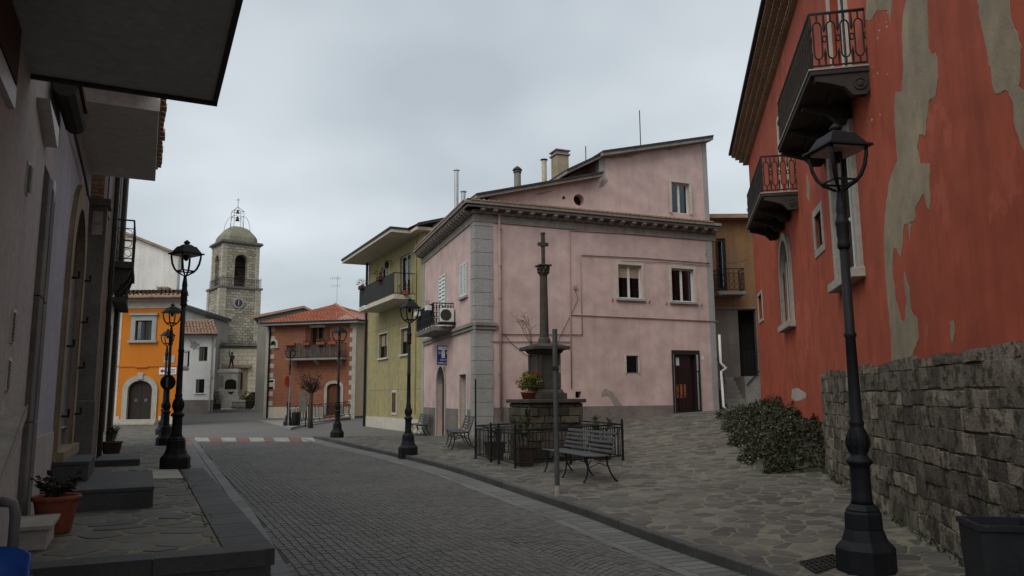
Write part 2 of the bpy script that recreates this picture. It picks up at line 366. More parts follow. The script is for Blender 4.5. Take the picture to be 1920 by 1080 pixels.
def leaves_blob(mb, c, rx, ry, rz, n, size, up=0.2, rnd=random, shell=0.35):
    """n leaf-sized bent quads through an ellipsoid"""
    for _ in range(n):
        while True:
            p = Vector((rnd.uniform(-1, 1), rnd.uniform(-1, 1), rnd.uniform(-1, 1)))
            if shell < p.length < 1: break
        q = Vector((c[0] + p.x * rx, c[1] + p.y * ry, c[2] + p.z * rz)); leaf(mb, q, size * rnd.uniform(0.6, 1.3), rnd)
def leaf(mb, q, s, rnd=random, d=None, w=0.45):
    d = Vector(d) if d is not None else Vector((rnd.uniform(-1, 1), rnd.uniform(-1, 1), rnd.uniform(-0.5, 0.9)))
    d.normalize(); x = d.cross(Vector((rnd.uniform(-1, 1), rnd.uniform(-1, 1), rnd.uniform(0.2, 1))))
    if x.length < 1e-3: x = Vector((1, 0, 0))
    x.normalize(); nrm = x.cross(d)
    mb.add([q, q + d * s * 0.5 + x * s * w * 0.5 + nrm * s * 0.06, q + d * s - nrm * s * 0.08, q + d * s * 0.5 - x * s * w * 0.5 + nrm * s * 0.06], [(0, 1, 2), (0, 2, 3)])
def text_mesh(body, size, F, a, z, o, m, parent, name='lettering', thick=0.004, sx=1.0, align='CENTER'):
    c = bpy.data.curves.new('txt', 'FONT'); c.body = body; c.size = size; c.align_x = align; c.extrude = thick
    ob = bpy.data.objects.new('txt', c); COL.objects.link(ob)
    dg = bpy.context.evaluated_depsgraph_get(); me0 = ob.evaluated_get(dg).to_mesh()
    right = F.d.copy()
    if Vector((right.x, right.y)).dot(Vector((-F.n.y, F.n.x))) < 0: right = -right
    mb = MB(); base = F.P(a, z, o)
    for v in me0.vertices: mb.v.append(tuple(base + Vector((right.x, right.y, 0)) * v.co.x * sx + Vector((0, 0, 1)) * v.co.y + Vector((F.n.x, F.n.y, 0)) * v.co.z))
    mb.f = [tuple(p.vertices) for p in me0.polygons]
    ob.evaluated_get(dg).to_mesh_clear(); bpy.data.objects.remove(ob)
    return mb.build(name, m, parent)
# ================================================================== GROUND
import bmesh
def interp(x, tab):
    if x <= tab[0][0]: return tab[0][1]
    for (x0, y0), (x1, y1) in zip(tab, tab[1:]):
        if x <= x1: return y0 + (y1 - y0) * (x - x0) / (x1 - x0)
    return tab[-1][1]
ROADZ = [(0, 0.0), (8, 0.0), (14, 0.05), (20, 0.10), (29, 0.16), (40, 0.20), (50, 0.28), (66, 0.62), (82, 0.75)]
def g(y): return interp(y, ROADZ)
LEFTZ = [(0, 0.45), (6.5, 0.45), (14, 0.46), (23, 0.37), (31, 0.33), (45, 0.33)]
def gl(y): return interp(y, LEFTZ)
SD = vp_dir(270)                                    # street direction
# facade frames
PB = at_z(95, 902, 0.70); LF = Frame((PB.x, PB.y), SD)                  # houses on the left
_c = at_y(890, 800, 25.3); PC = Vector((_c.x, _c.y)); DR = Vector((0.927, 0.375)).normalized(); DL = vp_dir(490)
PR = Frame(PC, DR); PL = Frame(PC, DL)                                 # pink corner house
_g = PL.P(8.75, 0); GF = Frame((_g.x, _g.y), vp_dir(250))              # olive house
_r = at_z(1845, 1070, 0.15); RF = Frame((_r.x, _r.y), vp_dir(1270))    # red house
def kp(px, py, dz=0.1):
    z = 0.1
    for _ in range(6):
        p = at_z(px, py, z); z = g(p.y) + dz
    return Vector((p.x, p.y))
KERB = [kp(*q) for q in ((1475, 1078), (1390, 1050), (1300, 1022), (1210, 992), (1130, 962), (1045, 935), (950, 905), (850, 873), (750, 850), (650, 830), (585, 815))]
KERB = [Vector((3.6, 3.2)), Vector((2.95, 5.3))] + KERB
def smooth_poly(p, it=2):
    for _ in range(it):
        q = [p[0]]
        for a, b in zip(p, p[1:]): q += [a * 0.75 + b * 0.25, a * 0.25 + b * 0.75]
        p = q + [p[-1]]
    return p
def resample(p, step):
    out = [p[0].copy()]; rem = step
    for a, b in zip(p, p[1:]):
        L = (b - a).length; t = 0.0
        while L - t >= rem:
            t += rem; out.append(a.lerp(b, t / L)); rem = step
        rem -= L - t
    return out
KERB = smooth_poly(KERB)
# pavement heights: thin-plate spline through places whose level the photograph gives
CTRL = [(k.x, k.y, g(k.y) + 0.1) for k in KERB[::4]] + [(3.2, 7.1, .12), (4.15, 6.98, .15), (5.6, 13.8, .34), (1.3, 13.9, .15), (0.05, 16.5, .2), (2.5, 17.4, .27), (-0.9, 19.1, .2), (-2.8, 20.6, .19),
        (-1.26, 25.3, .46), (3.96, 27.3, .84), (5.9, 28.1, 1.07), (6.9, 28.5, 1.1), (8.3, 29.2, 1.2), (-2.85, 30.7, .2), (-3.76, 33.5, .14), (-7.6, 41.3, .05), (-6.8, 29.2, .24), (8.0, 24.5, 1.25), (9.5, 29.5, 1.22), (6.6, 18.5, .65), (4.4, 4, .12), (3.6, 22, .5)]
def tps_fit(P):
    P = np.array(P); n = len(P); d = np.linalg.norm(P[:, None, :2] - P[None, :, :2], axis=2); K = np.where(d > 0, d * d * np.log(d + 1e-9), 0) + np.eye(n) * 0.3
    A = np.zeros((n + 3, n + 3)); A[:n, :n] = K; A[:n, n] = 1; A[:n, n + 1:] = P[:, :2]; A[n, :n] = 1; A[n + 1:, :n] = P[:, :2].T
    w = np.linalg.solve(A, np.concatenate([P[:, 2], [0, 0, 0]])); return P, w
_P, _w = tps_fit(CTRL)
def pav(x, y):
    d2 = (_P[:, 0] - x) ** 2 + (_P[:, 1] - y) ** 2
    return float((0.5 * d2 * np.log(d2 + 1e-12) * _w[:len(_P)]).sum() + _w[-3] + _w[-2] * x + _w[-1] * y)
def inside(p, poly):
    x, y = p[0], p[1]; r = False; j = len(poly) - 1
    for i in range(len(poly)):
        xi, yi = poly[i][0], poly[i][1]; xj, yj = poly[j][0], poly[j][1]
        if (yi > y) != (yj > y) and x < (xj - xi) * (y - yi) / (yj - yi) + xi: r = not r
        j = i
    return r
def sheet(name, poly, zf, m, step=0.8, parent=None):
    bm = bmesh.new(); bm.faces.new([bm.verts.new((p[0], p[1], 0)) for p in poly])
    xs = [p[0] for p in poly]; ys = [p[1] for p in poly]
    for ax, lo, hi in ((0, min(xs), max(xs)), (1, min(ys), max(ys))):
        t = lo + step
        while t < hi:
            co = (t, 0, 0) if ax == 0 else (0, t, 0); no = (1, 0, 0) if ax == 0 else (0, 1, 0)
            bmesh.ops.bisect_plane(bm, geom=bm.verts[:] + bm.edges[:] + bm.faces[:], plane_co=co, plane_no=no); t += step
    for v in bm.verts: v.co.z = zf(v.co.x, v.co.y)
    bmesh.ops.recalc_face_normals(bm, faces=bm.faces)
    if sum(f.normal.z for f in bm.faces) < 0: bmesh.ops.reverse_faces(bm, faces=bm.faces)
    me = bpy.data.meshes.new(name); bm.to_mesh(me); bm.free(); me.materials.append(m)
    o = bpy.data.objects.new(name, me); COL.objects.link(o)
    if parent: o.parent = parent
    return o
SETT = mat('road_sett', (0.12, 0.113, 0.102), (0.092, 0.087, 0.079), s1=0.5, s2=30, rough=0.7, bump=0.25, bscale=90, tone=1, spec=0.4)
JOINT = mat('dark_joint', (0.035, 0.034, 0.03), (0.05, 0.047, 0.04), s1=3, bump=0.4)
ROADM = mat('worn_road', (0.125, 0.118, 0.108), (0.10, 0.095, 0.087), s1=0.35, s2=9, rough=0.75, bump=0.35, bscale=22, spec=0.4)
FLAG = mat('grey_flagstone', (0.102, 0.095, 0.08), (0.074, 0.069, 0.059), s1=1.4, s2=12, rough=0.7, bump=0.35, bscale=30, tone=1, spec=0.4)
MORTAR = mat('sandy_mortar', (0.185, 0.165, 0.122), (0.135, 0.12, 0.088), s1=1.0, s2=10, bump=0.5, bscale=45)
LFLAG = mat('sidewalk_flagstone', (0.10, 0.092, 0.075), (0.072, 0.067, 0.056), s1=1.4, s2=12, rough=0.7, bump=0.35, bscale=30, tone=1, spec=0.4)
LMORTAR = mat('mossy_mortar', (0.22, 0.19, 0.125), (0.15, 0.13, 0.08), s1=1.2, s2=10, bump=0.5, bscale=45)
STRIP = mat('smooth_stone_strip', (0.15, 0.148, 0.143), (0.12, 0.118, 0.113), s1=1.2, rough=0.7, bump=0.15, tone=1)
PALE = mat('pale_plaza_paving', (0.48, 0.44, 0.38), (0.40, 0.37, 0.31), s1=0.7, bump=0.1)
EARTH = mat('bare_ground', (0.09, 0.08, 0.06), (0.06, 0.06, 0.04), s1=0.3, bump=0.3)
gmb = MB(); gmb.quad((-900, -60, -1.3), (900, -60, -1.3), (900, 1500, -1.3), (-900, 1500, -1.3))
tag(gmb.build('ground', EARTH), kind='structure')
rb = MB(); ys = [-4] + [2 * i for i in range(41)] + [86]
for y0, y1 in zip(ys, ys[1:]):
    rb.quad((-60, y0, g(y0) - 0.012), (9 if y1 < 24 else 2, y0, g(y0) - 0.012), (9 if y1 < 24 else 2, y1, g(y1) - 0.012), (-60, y1, g(y1) - 0.012))
ROAD = tag(rb.build('road', ROADM), kind='structure')
# ---- road setts in segmental arcs
SIDE = Vector((SD.y, -SD.x))                         # to the right of the street
LE = [kp(549, 1078, 0), kp(478, 962, 0), kp(394, 860, 0), kp(366, 823, 0)]    # inner edge of left border strip
LE = [LE[0] - (LE[1] - LE[0]).normalized() * 3.5] + LE
def offset_line(p, d):
    out = []
    for i, q in enumerate(p):
        t = (p[min(i + 1, len(p) - 1)] - p[max(i - 1, 0)]).normalized(); out.append(q + Vector((t.y, -t.x)) * d)
    return out
GUT = 0.40; THIN = 0.13
K_in = offset_line(KERB, -0.08); K_g = offset_line(KERB, -(0.08 + GUT)); K_t = offset_line(KERB, -(0.08 + GUT + THIN))
road_poly = [p for p in LE] + [p for p in K_t if p.y < 33][::-1]
arc_rows = MB()
near_setts = []
org = Vector((0, 0)); CW = 1.5; SZ = 0.092; SAG = 0.34
rr = random.Random(3)
ncol = 14
setts = []
for c in range(-3, ncol):
    for j in range(int(2 / SZ), int(36 / SZ)):
        nseg = 16
        for i in range(nseg):
            def pt(ii, jj):
                t = ii / nseg * 2 - 1; h = hash((c * 31 + (ii if 0 < ii < nseg else 0), jj)) % 1000 / 1000.0
                w = (h - 0.5) * 0.03
                u = c * CW + (t + 1) / 2 * CW + w; s_ = jj * SZ - SAG * (t * t) + w
                return SIDE * (u - 5) + SD * s_
            q = [pt(i, j), pt(i + 1, j), pt(i + 1, j + 1), pt(i, j + 1)]
            m = (q[0] + q[1] + q[2] + q[3]) / 4
            if m.y < 4.2 or m.y > 33: continue
            u_ = abs(m.x) / m.y
            if u_ > 0.75: continue
            if not inside(m, road_poly): continue
            setts.append((m.length, q, m))
setts.sort(key=lambda t: t[0])
def sett_mesh(mb, q, m, tone):
    z = g(m.y); k = 0.90; dz = rr.uniform(-0.003, 0.003)
    top = [m + (p - m) * (k - 0.08) for p in q]; low = [m + (p - m) * k for p in q]
    n = len(mb.v)
    mb.v += [(p.x, p.y, z - 0.02) for p in low] + [(p.x, p.y, z - 0.004 + dz) for p in low] + [(p.x, p.y, z + 0.003 + dz) for p in top]
    mb.f += [(n + 8, n + 9, n + 10, n + 11)] + [(n + a + o_, n + b + o_, n + b + 4 + o_, n + a + 4 + o_) for o_ in (0, 4) for a, b in ((0, 1), (1, 2), (2, 3), (3, 0))]
    mb.t += [tone] * 9
rest = MB()
vis = [s for s in setts if s[2].y > 4.9]
for k, (dd, q, m) in enumerate(vis):
    tone = rr.uniform(0.78, 1.18)
    if k < 300:
        mb = MB(); sett_mesh(mb, q, m, tone); mb.build('paving_sett', SETT, ROAD)
    else: sett_mesh(rest, q, m, tone)
tag(rest.build('paving_setts', SETT, ROAD), kind='stuff')
# joint bed under the setts
sheet('joint_bed', [p for p in offset_line(LE, -0.62)] + [p for p in K_in if 3 < p.y < 33][::-1], lambda x, y: g(y) - 0.008, JOINT, 2.0, ROAD)
# ---- border stones beside the road
def ribbon_stones(la, lb, zf, m, parent, name, proud=0.004, gap=0.012, skip=1, lim=400, th=0.05):
    n = min(len(la), len(lb)) - 1
    for i in range(0, n, skip):
        a0, a1, b0, b1 = la[i], la[i + skip if i + skip <= n else n], lb[i], lb[i + skip if i + skip <= n else n]
        if (a1 - a0).length < 0.05: continue
        t = gap / 2 / (a1 - a0).length
        q = [a0.lerp(a1, t), a0.lerp(a1, 1 - t), b0.lerp(b1, 1 - t), b0.lerp(b1, t)]
        mb = MB(); mb.hexa([(p.x, p.y, zf(p.x, p.y) - th) for p in q] + [(p.x, p.y, zf(p.x, p.y) + proud) for p in q]); mb.t = [rr.uniform(0.82, 1.15)] * 6
        mb.build(name, m, parent, bevel=0.004)
def pair_offsets(line, d0, d1, step):
    L = resample(line, step); return offset_line(L, d0), offset_line(L, d1)
near_k = [p for p in KERB if 4.5 < p.y < 31]
a, b = pair_offsets(near_k, -0.09, -0.085 - GUT + 0.01, 0.17); ribbon_stones(a, b, lambda x, y: g(y), STRIP, ROAD, 'gutter_stone', gap=0.022)
a, b = pair_offsets(near_k, -0.09 - GUT, -0.09 - GUT - THIN, 0.75); ribbon_stones(a, b, lambda x, y: g(y) + 0.002, STRIP, ROAD, 'border_stone')
LEs = [p for p in LE if p.y > 3.5]
a, b = pair_offsets(LE, -0.01, -0.20, 0.6); ribbon_stones(a, b, lambda x, y: g(y) + 0.002, STRIP, ROAD, 'border_stone')
a, b = pair_offsets(LE, -0.21, -0.62, 0.9); ribbon_stones(a, b, lambda x, y: g(y) - 0.002, STRIP, ROAD, 'gutter_slab')
# ---- crossing stripes
XM = [mat('crossing_white', (0.38, 0.36, 0.33), (0.24, 0.23, 0.21), s1=2.2, bump=0.2), mat('crossing_red', (0.25, 0.075, 0.07), (0.15, 0.08, 0.075), s1=2.2, bump=0.2)]
for i, (x0, x1, c) in enumerate(((340, 366, 1), (367, 393, 0), (394, 416, 1), (417, 444, 0), (447, 466, 1), (469, 496, 0), (497, 514, 1), (515, 543, 0), (545, 565, 1), (567, 590, 0))):
    z = 0.165; p = [at_z(x, y, z) for x, y in ((x0 + 1, 827.5), (x1 + 1, 827.5), (x1 - 3, 821), (x0 - 3, 821))]
    mb = MB(); mb.add([(q.x, q.y, g(q.y) + dz) for dz in (-0.01, 0.006) for q in p], [(0, 3, 2, 1), (4, 5, 6, 7), (0, 1, 5, 4), (1, 2, 6, 5), (2, 3, 7, 6), (3, 0, 4, 7)])
    mb.build('crossing_stripe', XM[c], ROAD)
# ---- right-hand pavement: crazy paving
back = [GF.P(9.2, 0, 0.0), PL.P(8.7, 0, -0.1), PL.P(0, 0, -0.1), PR.P(9.8, 0, -0.1), Vector((12, 31.5, 0)), RF.P(18.2, 0, -0.2), RF.P(-4.5, 0, -0.2)]
pav_poly = [p for p in KERB][::-1] + [Vector((4.6, 2.5))]
pav_poly = [p for p in KERB] + [Vector((b.x, b.y)) for b in back]
PAVE = tag(sheet('pavement', pav_poly, lambda x, y: pav(x, y), MORTAR, 0.7), kind='structure')
def clip_half(poly, p, n):
    out = []
    for i in range(len(poly)):
        a, b = poly[i], poly[(i + 1) % len(poly)]; da = (a - p).dot(n); db = (b - p).dot(n)
        if da <= 0: out.append(a)
        if (da < 0 < db) or (db < 0 < da): out.append(a + (b - a) * (da / (da - db)))
    return out
def crazy(poly, cell, joint, seed, keep, ang=0.4, asp=1.35):
    """irregular polygons filling an area, the joints open"""
    r = random.Random(seed); ca, sa = math.cos(ang), math.sin(ang)
    def to(u, v): return Vector((u * ca - v * sa, u * sa + v * ca))
    inv = [(p.x * ca + p.y * sa, -p.x * sa + p.y * ca) for p in poly]
    cx = cell * asp; cy = cell
    i0, i1 = int(min(p[0] for p in inv) / cx) - 2, int(max(p[0] for p in inv) / cx) + 2; j0, j1 = int(min(p[1] for p in inv) / cy) - 2, int(max(p[1] for p in inv) / cy) + 2
    S = {(i, j): Vector(((i + 0.5 * (j % 2) + r.uniform(-0.46, 0.46)) * cx, (j + r.uniform(-0.46, 0.46)) * cy)) for i in range(i0 - 3, i1 + 4) for j in range(j0 - 3, j1 + 4)}
    poly_s = resample(list(poly) + [poly[0]], 0.3)
    area = sum(poly[i - 1].x * poly[i].y - poly[i].x * poly[i - 1].y for i in range(len(poly))); sgn = 1 if area > 0 else -1
    out = []
    for i in range(i0, i1):
        for j in range(j0, j1):
            c = S[i, j]; w = to(c.x, c.y)
            if not keep(w): continue
            if not inside(w, poly) and min((w - q_).length for q_ in poly_s) > 0.5: continue
            cellp = [c + Vector((a * 2 * cx, b * 2 * cy)) for a, b in ((-1, -1), (1, -1), (1, 1), (-1, 1))]
            for di in range(-2, 3):
                for dj in range(-2, 3):
                    if di or dj:
                        o = S[i + di, j + dj]; n = (o - c); L = n.length; n = n / L
                        cellp = clip_half(cellp, c + n * (L / 2 - joint * 0.5 * r.uniform(0.6, 1.5)), n)
                        if len(cellp) < 3: break
                if len(cellp) < 3: break
            if len(cellp) < 3: continue
            q = [to(p.x, p.y) for p in cellp]; m = sum(q, Vector((0, 0))) / len(q)
            if max((p - m).length for p in q) < 0.07: continue
            # cut off corners a little
            k = []
            for t in range(len(q)):
                a, b, c2 = q[t - 1], q[t], q[(t + 1) % len(q)]
                if min((a - b).length, (c2 - b).length) > 0.07: k += [b + (a - b) * 0.16, b + (c2 - b) * 0.16]
                else: k.append(b)
            if any(not inside(p, poly) for p in k):
                for e in range(len(poly)):
                    A, B_ = poly[e], poly[(e + 1) % len(poly)]
                    ab = B_ - A; L = ab.length
                    if L < 1e-5: continue
                    t = max(0, min(1, (m - A).dot(ab) / (L * L)))
                    if (A + ab * t - m).length > 0.6: continue
                    nn = Vector((ab.y, -ab.x)) / L * sgn
                    k = clip_half(k, A - nn * 0.012, nn)
                    if len(k) < 3: break
                if len(k) < 3: continue
                m = sum(k, Vector((0, 0))) / len(k)
                if max((p - m).length for p in k) < 0.06: continue
            out.append((m, k))
    return out
def stone_mesh(mb, m, q, zf, proud, tone, r):
    n = len(q); b = len(mb.v); z0 = zf(m.x, m.y); e = 0.002
    gx = (zf(m.x + 0.05, m.y) - z0) / 0.05; gy = (zf(m.x, m.y + 0.05) - z0) / 0.05; dz = r.uniform(-0.004, 0.004); tx = r.uniform(-0.012, 0.012); ty = r.uniform(-0.012, 0.012)
    H = lambda p, d: z0 + (gx + tx) * (p.x - m.x) + (gy + ty) * (p.y - m.y) + d + dz
    top = [m + (p - m) * 0.955 for p in q]
    mb.v += [(p.x, p.y, H(p, -0.03)) for p in q] + [(p.x, p.y, H(p, proud - 0.004)) for p in q] + [(p.x, p.y, H(p, proud)) for p in top]
    mb.f += [tuple(range(b + 2 * n, b + 3 * n))] + [(b + i + o, b + (i + 1) % n + o, b + n + (i + 1) % n + o, b + n + i + o) for o in (0, n) for i in range(n)]
    mb.t += [tone] * (1 + 2 * n)
def ccw(q): return q if sum(q[i - 1].x * q[i].y - q[i].x * q[i - 1].y for i in range(len(q))) > 0 else q[::-1]
seen = lambda w: w.y > 4.6 and abs(w.x) / max(w.y, 0.1) < 0.74
stones = crazy([p for p in offset_line(KERB, 0.035)] + pav_poly[len(KERB):], 0.225, 0.030, 5, seen, 0.35, 1.5)
stones.sort(key=lambda t: t[0].length)
rest = MB(); r5 = random.Random(5)
for k, (m, q) in enumerate(stones):
    tone = r5.choice((0.7, 0.85, 0.95, 1.0, 1.1, 1.25, 1.5)) * r5.uniform(0.9, 1.1)
    if k < 300:
        mb = MB(); stone_mesh(mb, m, ccw(q), pav, 0.004, tone, r5); mb.build('paving_stone', FLAG, PAVE)
    else: stone_mesh(rest, m, ccw(q), pav, 0.004, tone, r5)
tag(rest.build('paving_stones', FLAG, PAVE), kind='stuff')
KERBST = mat('kerb_stone', (0.085, 0.083, 0.078), (0.06, 0.058, 0.055), s1=1.6, s2=18, rough=0.75, bump=0.3, tone=1)
ko = bpy.data.objects.new('kerb', None); COL.objects.link(ko); tag(ko, kind='structure')
a, b = pair_offsets(KERB, -0.08, 0.035, 0.9)
for i in range(len(a) - 1):
    q = [a[i], a[i + 1].lerp(a[i], 0.012), b[i + 1].lerp(b[i], 0.012), b[i]]
    mb = MB(); mb.hexa([(p.x, p.y, g(p.y) - 0.15) for p in q] + [(p.x, p.y, pav(p.x, p.y) + 0.016) for p in q]); mb.t = [r5.uniform(0.85, 1.15)] * 6
    mb.build('kerb_stone', KERBST, ko, bevel=0.02)
# ---- left-hand sidewalk
S0 = at_z(509, 1032, 0.45); S1 = at_z(376, 877, 0.46); S2 = at_z(357, 875, 0.46); S3 = at_z(345, 835, 0.38); S4 = at_z(338, 815, 0.33)
fl = at_z(-30, 1090, 0.45)
FRONT_L = LF.P(-6.6, 0, -0.1)
sp = [Vector((p.x, p.y)) for p in (S0, S1, S2, S3, S4)] + [Vector((-15.6, 34)), Vector((-19.2, 43.9)), Vector((-25, 44.2)), Vector((LF.P(15, 0, -0.5).x, LF.P(15, 0, -0.5).y))]
ft = Vector((S0.x, S0.y)) + (Vector((at_z(75, 1068, .45).x, at_z(75, 1068, .45).y)) - Vector((S0.x, S0.y))).normalized() * 2.6
sp += [Vector((LF.P(-2.0, 0, -0.4).x, LF.P(-2.0, 0, -0.4).y)), ft]
SIDEW = tag(sheet('sidewalk', sp, lambda x, y: gl(y), LMORTAR, 1.0), kind='structure')
# its upright edge towards road and camera
em = MB(); ring = [ft] + sp[:8]
for p, q in zip(ring, ring[1:]): em.quad((p.x, p.y, -0.1), (q.x, q.y, -0.1), (q.x, q.y, gl(q.y) - 0.002), (p.x, p.y, gl(p.y) - 0.002))
em.build('edge_face', BASALT, SIDEW)
# lower walk the photographer stands on
lw = MB(); lw.quad((-7, -4, 0.02), (S0.x + 0.05, -4, 0.02), (S0.x + 0.05, S0.y + 0.4, 0.02), (-7, S0.y + 2, 0.02)); tag(lw.build('lower_sidewalk', BASALT), kind='structure')
edge = [Vector((S0.x, S0.y)), Vector((S1.x, S1.y))]
a, b = pair_offsets(edge, 0.03, -0.36, 0.75); ribbon_stones(a, b, lambda x, y: gl(y), KERBST, SIDEW, 'edge_slab', proud=0.016, th=0.12)
edge2 = [Vector((p.x, p.y)) for p in (S2, S3, S4)] + [Vector((-15.6, 34))]
a, b = pair_offsets(edge2, 0.02, -0.2, 0.8); ribbon_stones(a, b, lambda x, y: gl(y), KERBST, SIDEW, 'kerb_stone', proud=0.016, th=0.3)
a, b = pair_offsets([ft, Vector((S0.x, S0.y))], 0.02, -0.26, 0.85); ribbon_stones(a, b, lambda x, y: gl(y), KERBST, SIDEW, 'edge_slab', proud=0.014, th=0.12)
in_edge = offset_line(edge, -0.36)
spi = [in_edge[0] + (ft - Vector((S0.x, S0.y))).normalized() * 0.02 + SD * 0.28] + [in_edge[1]] + sp[2:-1] + [ft + SD * 0.28]
stones = crazy(spi, 0.28, 0.05, 11, lambda w: abs(w.x) / max(w.y, .1) < 0.9, 0.43, 1.7)
stones.sort(key=lambda t: t[0].length)
rest = MB()
for k, (m, q) in enumerate(stones):
    tone = r5.uniform(0.7, 1.25)
    mb = MB() if k < 300 else rest; stone_mesh(mb, m, ccw(q), lambda x, y: gl(y), 0.005, tone, r5)
    if k < 300: mb.build('paving_stone', LFLAG, SIDEW)
if rest.v: tag(rest.build('paving_stones', LFLAG, SIDEW), kind='stuff')
# plaza and terrace beyond
pz = MB(); pz.prism([(-36, 67.2), (-14, 66.0), (-8, 88), (-45, 88)], 0.2, 0.80); tag(pz.build('plaza', PALE), kind='structure')
pk = MB(); pk.prism([(-34, 66.6), (-13.5, 65.4), (-13.5, 65.8), (-34, 67.0)], 0.2, 0.83); tag(pk.build('plaza_kerb', KERBST and CONC), kind='structure')
# ================================================================== PINK CORNER HOUSE
def Q(a, b, z): p = PC + DR * a + DL * b; return Vector((p.x, p.y, z))
PINKH = empty('corner_house', (PC.x, PC.y, 0.4), 'pink stuccoed corner house with grey quoins and bracketed cornice', 'house')
ZC = 7.95
r_w1 = PR.rect(1159, 497, 1203, 560); r_w2 = PR.rect(1259, 504, 1301, 566); r_sm = PR.rect(1174, 667, 1196, 700)
r_dr = PR.rect(1263, 660, 1311, 774); r_vt = PR.rect(1079, 734, 1090, 746); r_aw = PR.rect(1259, 343, 1293, 400)
mb = MB(); wall_face(mb, PR, 0, 9.75, -0.6, ZC, [r_w1, r_w2, r_sm, r_dr, r_vt])
r_l1 = PL.rect(865, 494, 876, 556); r_l2 = PL.rect(824, 517, 836, 622); r_td = PL.rect(820, 687, 835, 818); r_d2 = PL.rect(863, 702, 876, 812)
wall_face(mb, PL, 0, 8.75, -0.6, ZC, [r_l1, r_l2, r_td, r_d2])
far_a = PR.P(9.75, 0); BW = Frame(PL.P(8.75, 0).xy, DR)
mb.quad(Q(9.75, 0, -0.6), Q(9.75, 8.75, -0.6), Q(9.75, 8.75, ZC), Q(9.75, 0, ZC)); mb.quad(Q(0, 8.75, -0.6), Q(9.75, 8.75, -0.6), Q(9.75, 8.75, ZC), Q(0, 8.75, ZC))
mb.build('wall', PINK, PINKH)
mb = MB(); mb.add([Q(-0.35, -0.35, 8.36), Q(10.0, -0.35, 8.36), Q(10.0, 9, 8.36), Q(-0.35, 9, 8.36), Q(4, 5, 8.9), Q(6, 5, 8.9)], [(0, 1, 5, 4), (1, 2, 5), (2, 3, 4, 5), (3, 0, 4)]); mb.build('roof', COPPO, PINKH)
# cornice: stepped mouldings, then each bracket
CORN = mat('grey_brown_cornice', (0.28, 0.245, 0.21), (0.20, 0.175, 0.15), s1=2.5, streak=0.35, bump=0.35)
def cornice_run(F, a0, a1, parent, nb, e0=0.0):
    mb = MB()
    for z0, z1, o in ((ZC - 0.30, ZC - 0.02, 0.045), (ZC + 0.13, ZC + 0.22, 0.36), (ZC + 0.221, ZC + 0.33, 0.44)): mb.fbox(F, a0 - (o if e0 else 0), a1, z0, z1, -0.15, o)
    mb.fbox(F, a0 - (0.1 if e0 else 0), a1, ZC - 0.019, ZC + 0.129, -0.15, 0.1)
    c = mb.build('cornice', CORN, parent, bevel=0.015)
    proto = None
    for i in range(nb):
        a = a0 + 0.2 + (a1 - a0 - 0.4) * i / (nb - 1); b = MB()
        pts = [(0.10, ZC + 0.128), (0.34, ZC + 0.128), (0.34, ZC + 0.06), (0.25, ZC + 0.015), (0.18, ZC - 0.03), (0.11, ZC - 0.015), (0.10, ZC)]
        n = len(pts); vs = [F.P(a - 0.075, z, o) for o, z in pts] + [F.P(a + 0.075, z, o) for o, z in pts]
        b.add(vs, [tuple(range(n)), tuple(range(2 * n - 1, n - 1, -1))] + [(k, (k + 1) % n, n + (k + 1) % n, n + k) for k in range(n)])
        b.build('bracket', CORN, c)
cornice_run(PR, 0.0, 9.95, PINKH, 22, 1); cornice_run(PL, 0.0, 8.9, PINKH, 24, 1)
# row of eaves tiles above the cornice
for F, a1 in ((PR, 9.95), (PL, 8.9)):
    mb = MB(); n = int(a1 / 0.19)
    for i in range(n):
        a = -0.3 + i * 0.19; pr = [(a + 0.095 + 0.085 * math.cos(math.pi * k / 5), ZC + 0.335 + 0.06 * math.sin(math.pi * k / 5)) for k in range(6)]
        mb.fprism(F, pr, -0.2, 0.47)
    tag(mb.build('eaves_tiles', COPPO, PINKH), kind='stuff')
# quoins, each block its own
z = -0.3; i = 0
while z < ZC - 0.32:
    h = 0.46; z1 = min(z + h - 0.012, ZC - 0.302); t = 0.03
    mb = MB()
    w1 = 0.66 if i % 2 else 0.64; w2 = 0.42
    p = [PC + DR * w1 + PR.n * t, PC + (PR.n + PL.n).normalized() * t * 1.35, PC + DL * w2 + PL.n * t, PC + DL * w2 - PL.n * .05, PC + DR * .05 + DL * .05, PC + DR * w1 - PR.n * .05]
    mb.prism(p, z, z1); mb.build('quoin_block', GREYSTUC, PINKH, bevel=0.006); z += h; i += 1
mb = MB(); mb.fbox(PR, 9.5, 9.755, 0.6, ZC - 0.302, -0.02, 0.02); mb.build('corner_strip', GREYSTUC, PINKH)
mb = MB(); mb.fbox(PL, 8.35, 8.76, -0.3, ZC - 0.302, -0.02, 0.025); mb.build('corner_strip', GREYSTUC, PINKH)
mb = MB(); mb.fbox(PR, -0.02, 0.78, 4.08, 4.2, 0.0, 0.13); mb.fbox(PR, 0.0, 0.74, 3.96, 4.079, 0.0, 0.08); mb.fbox(PL, 0.0, 8.3, 4.08, 4.2, 0.0, 0.12); mb.fbox(PL, 0.0, 8.3, 3.96, 4.079, 0.0, 0.07); mb.build('string_course', CORN, PINKH, bevel=0.01)
mb = MB(); mb.fbox(PR, 0.66, r_dr[0] - 0.06, -0.5, 1.36, -0.05, 0.025); mb.build('plinth', DADO, PINKH)
for x0, x1 in ((0.43, r_d2[0] - .1), (r_d2[1] + .1, r_td[0] - .12), (r_td[1] + .12, 8.34)): mb = MB(); mb.fbox(PL, x0, x1, -0.5, 1.3, -0.05, 0.024); mb.build('plinth', DADO, PINKH)
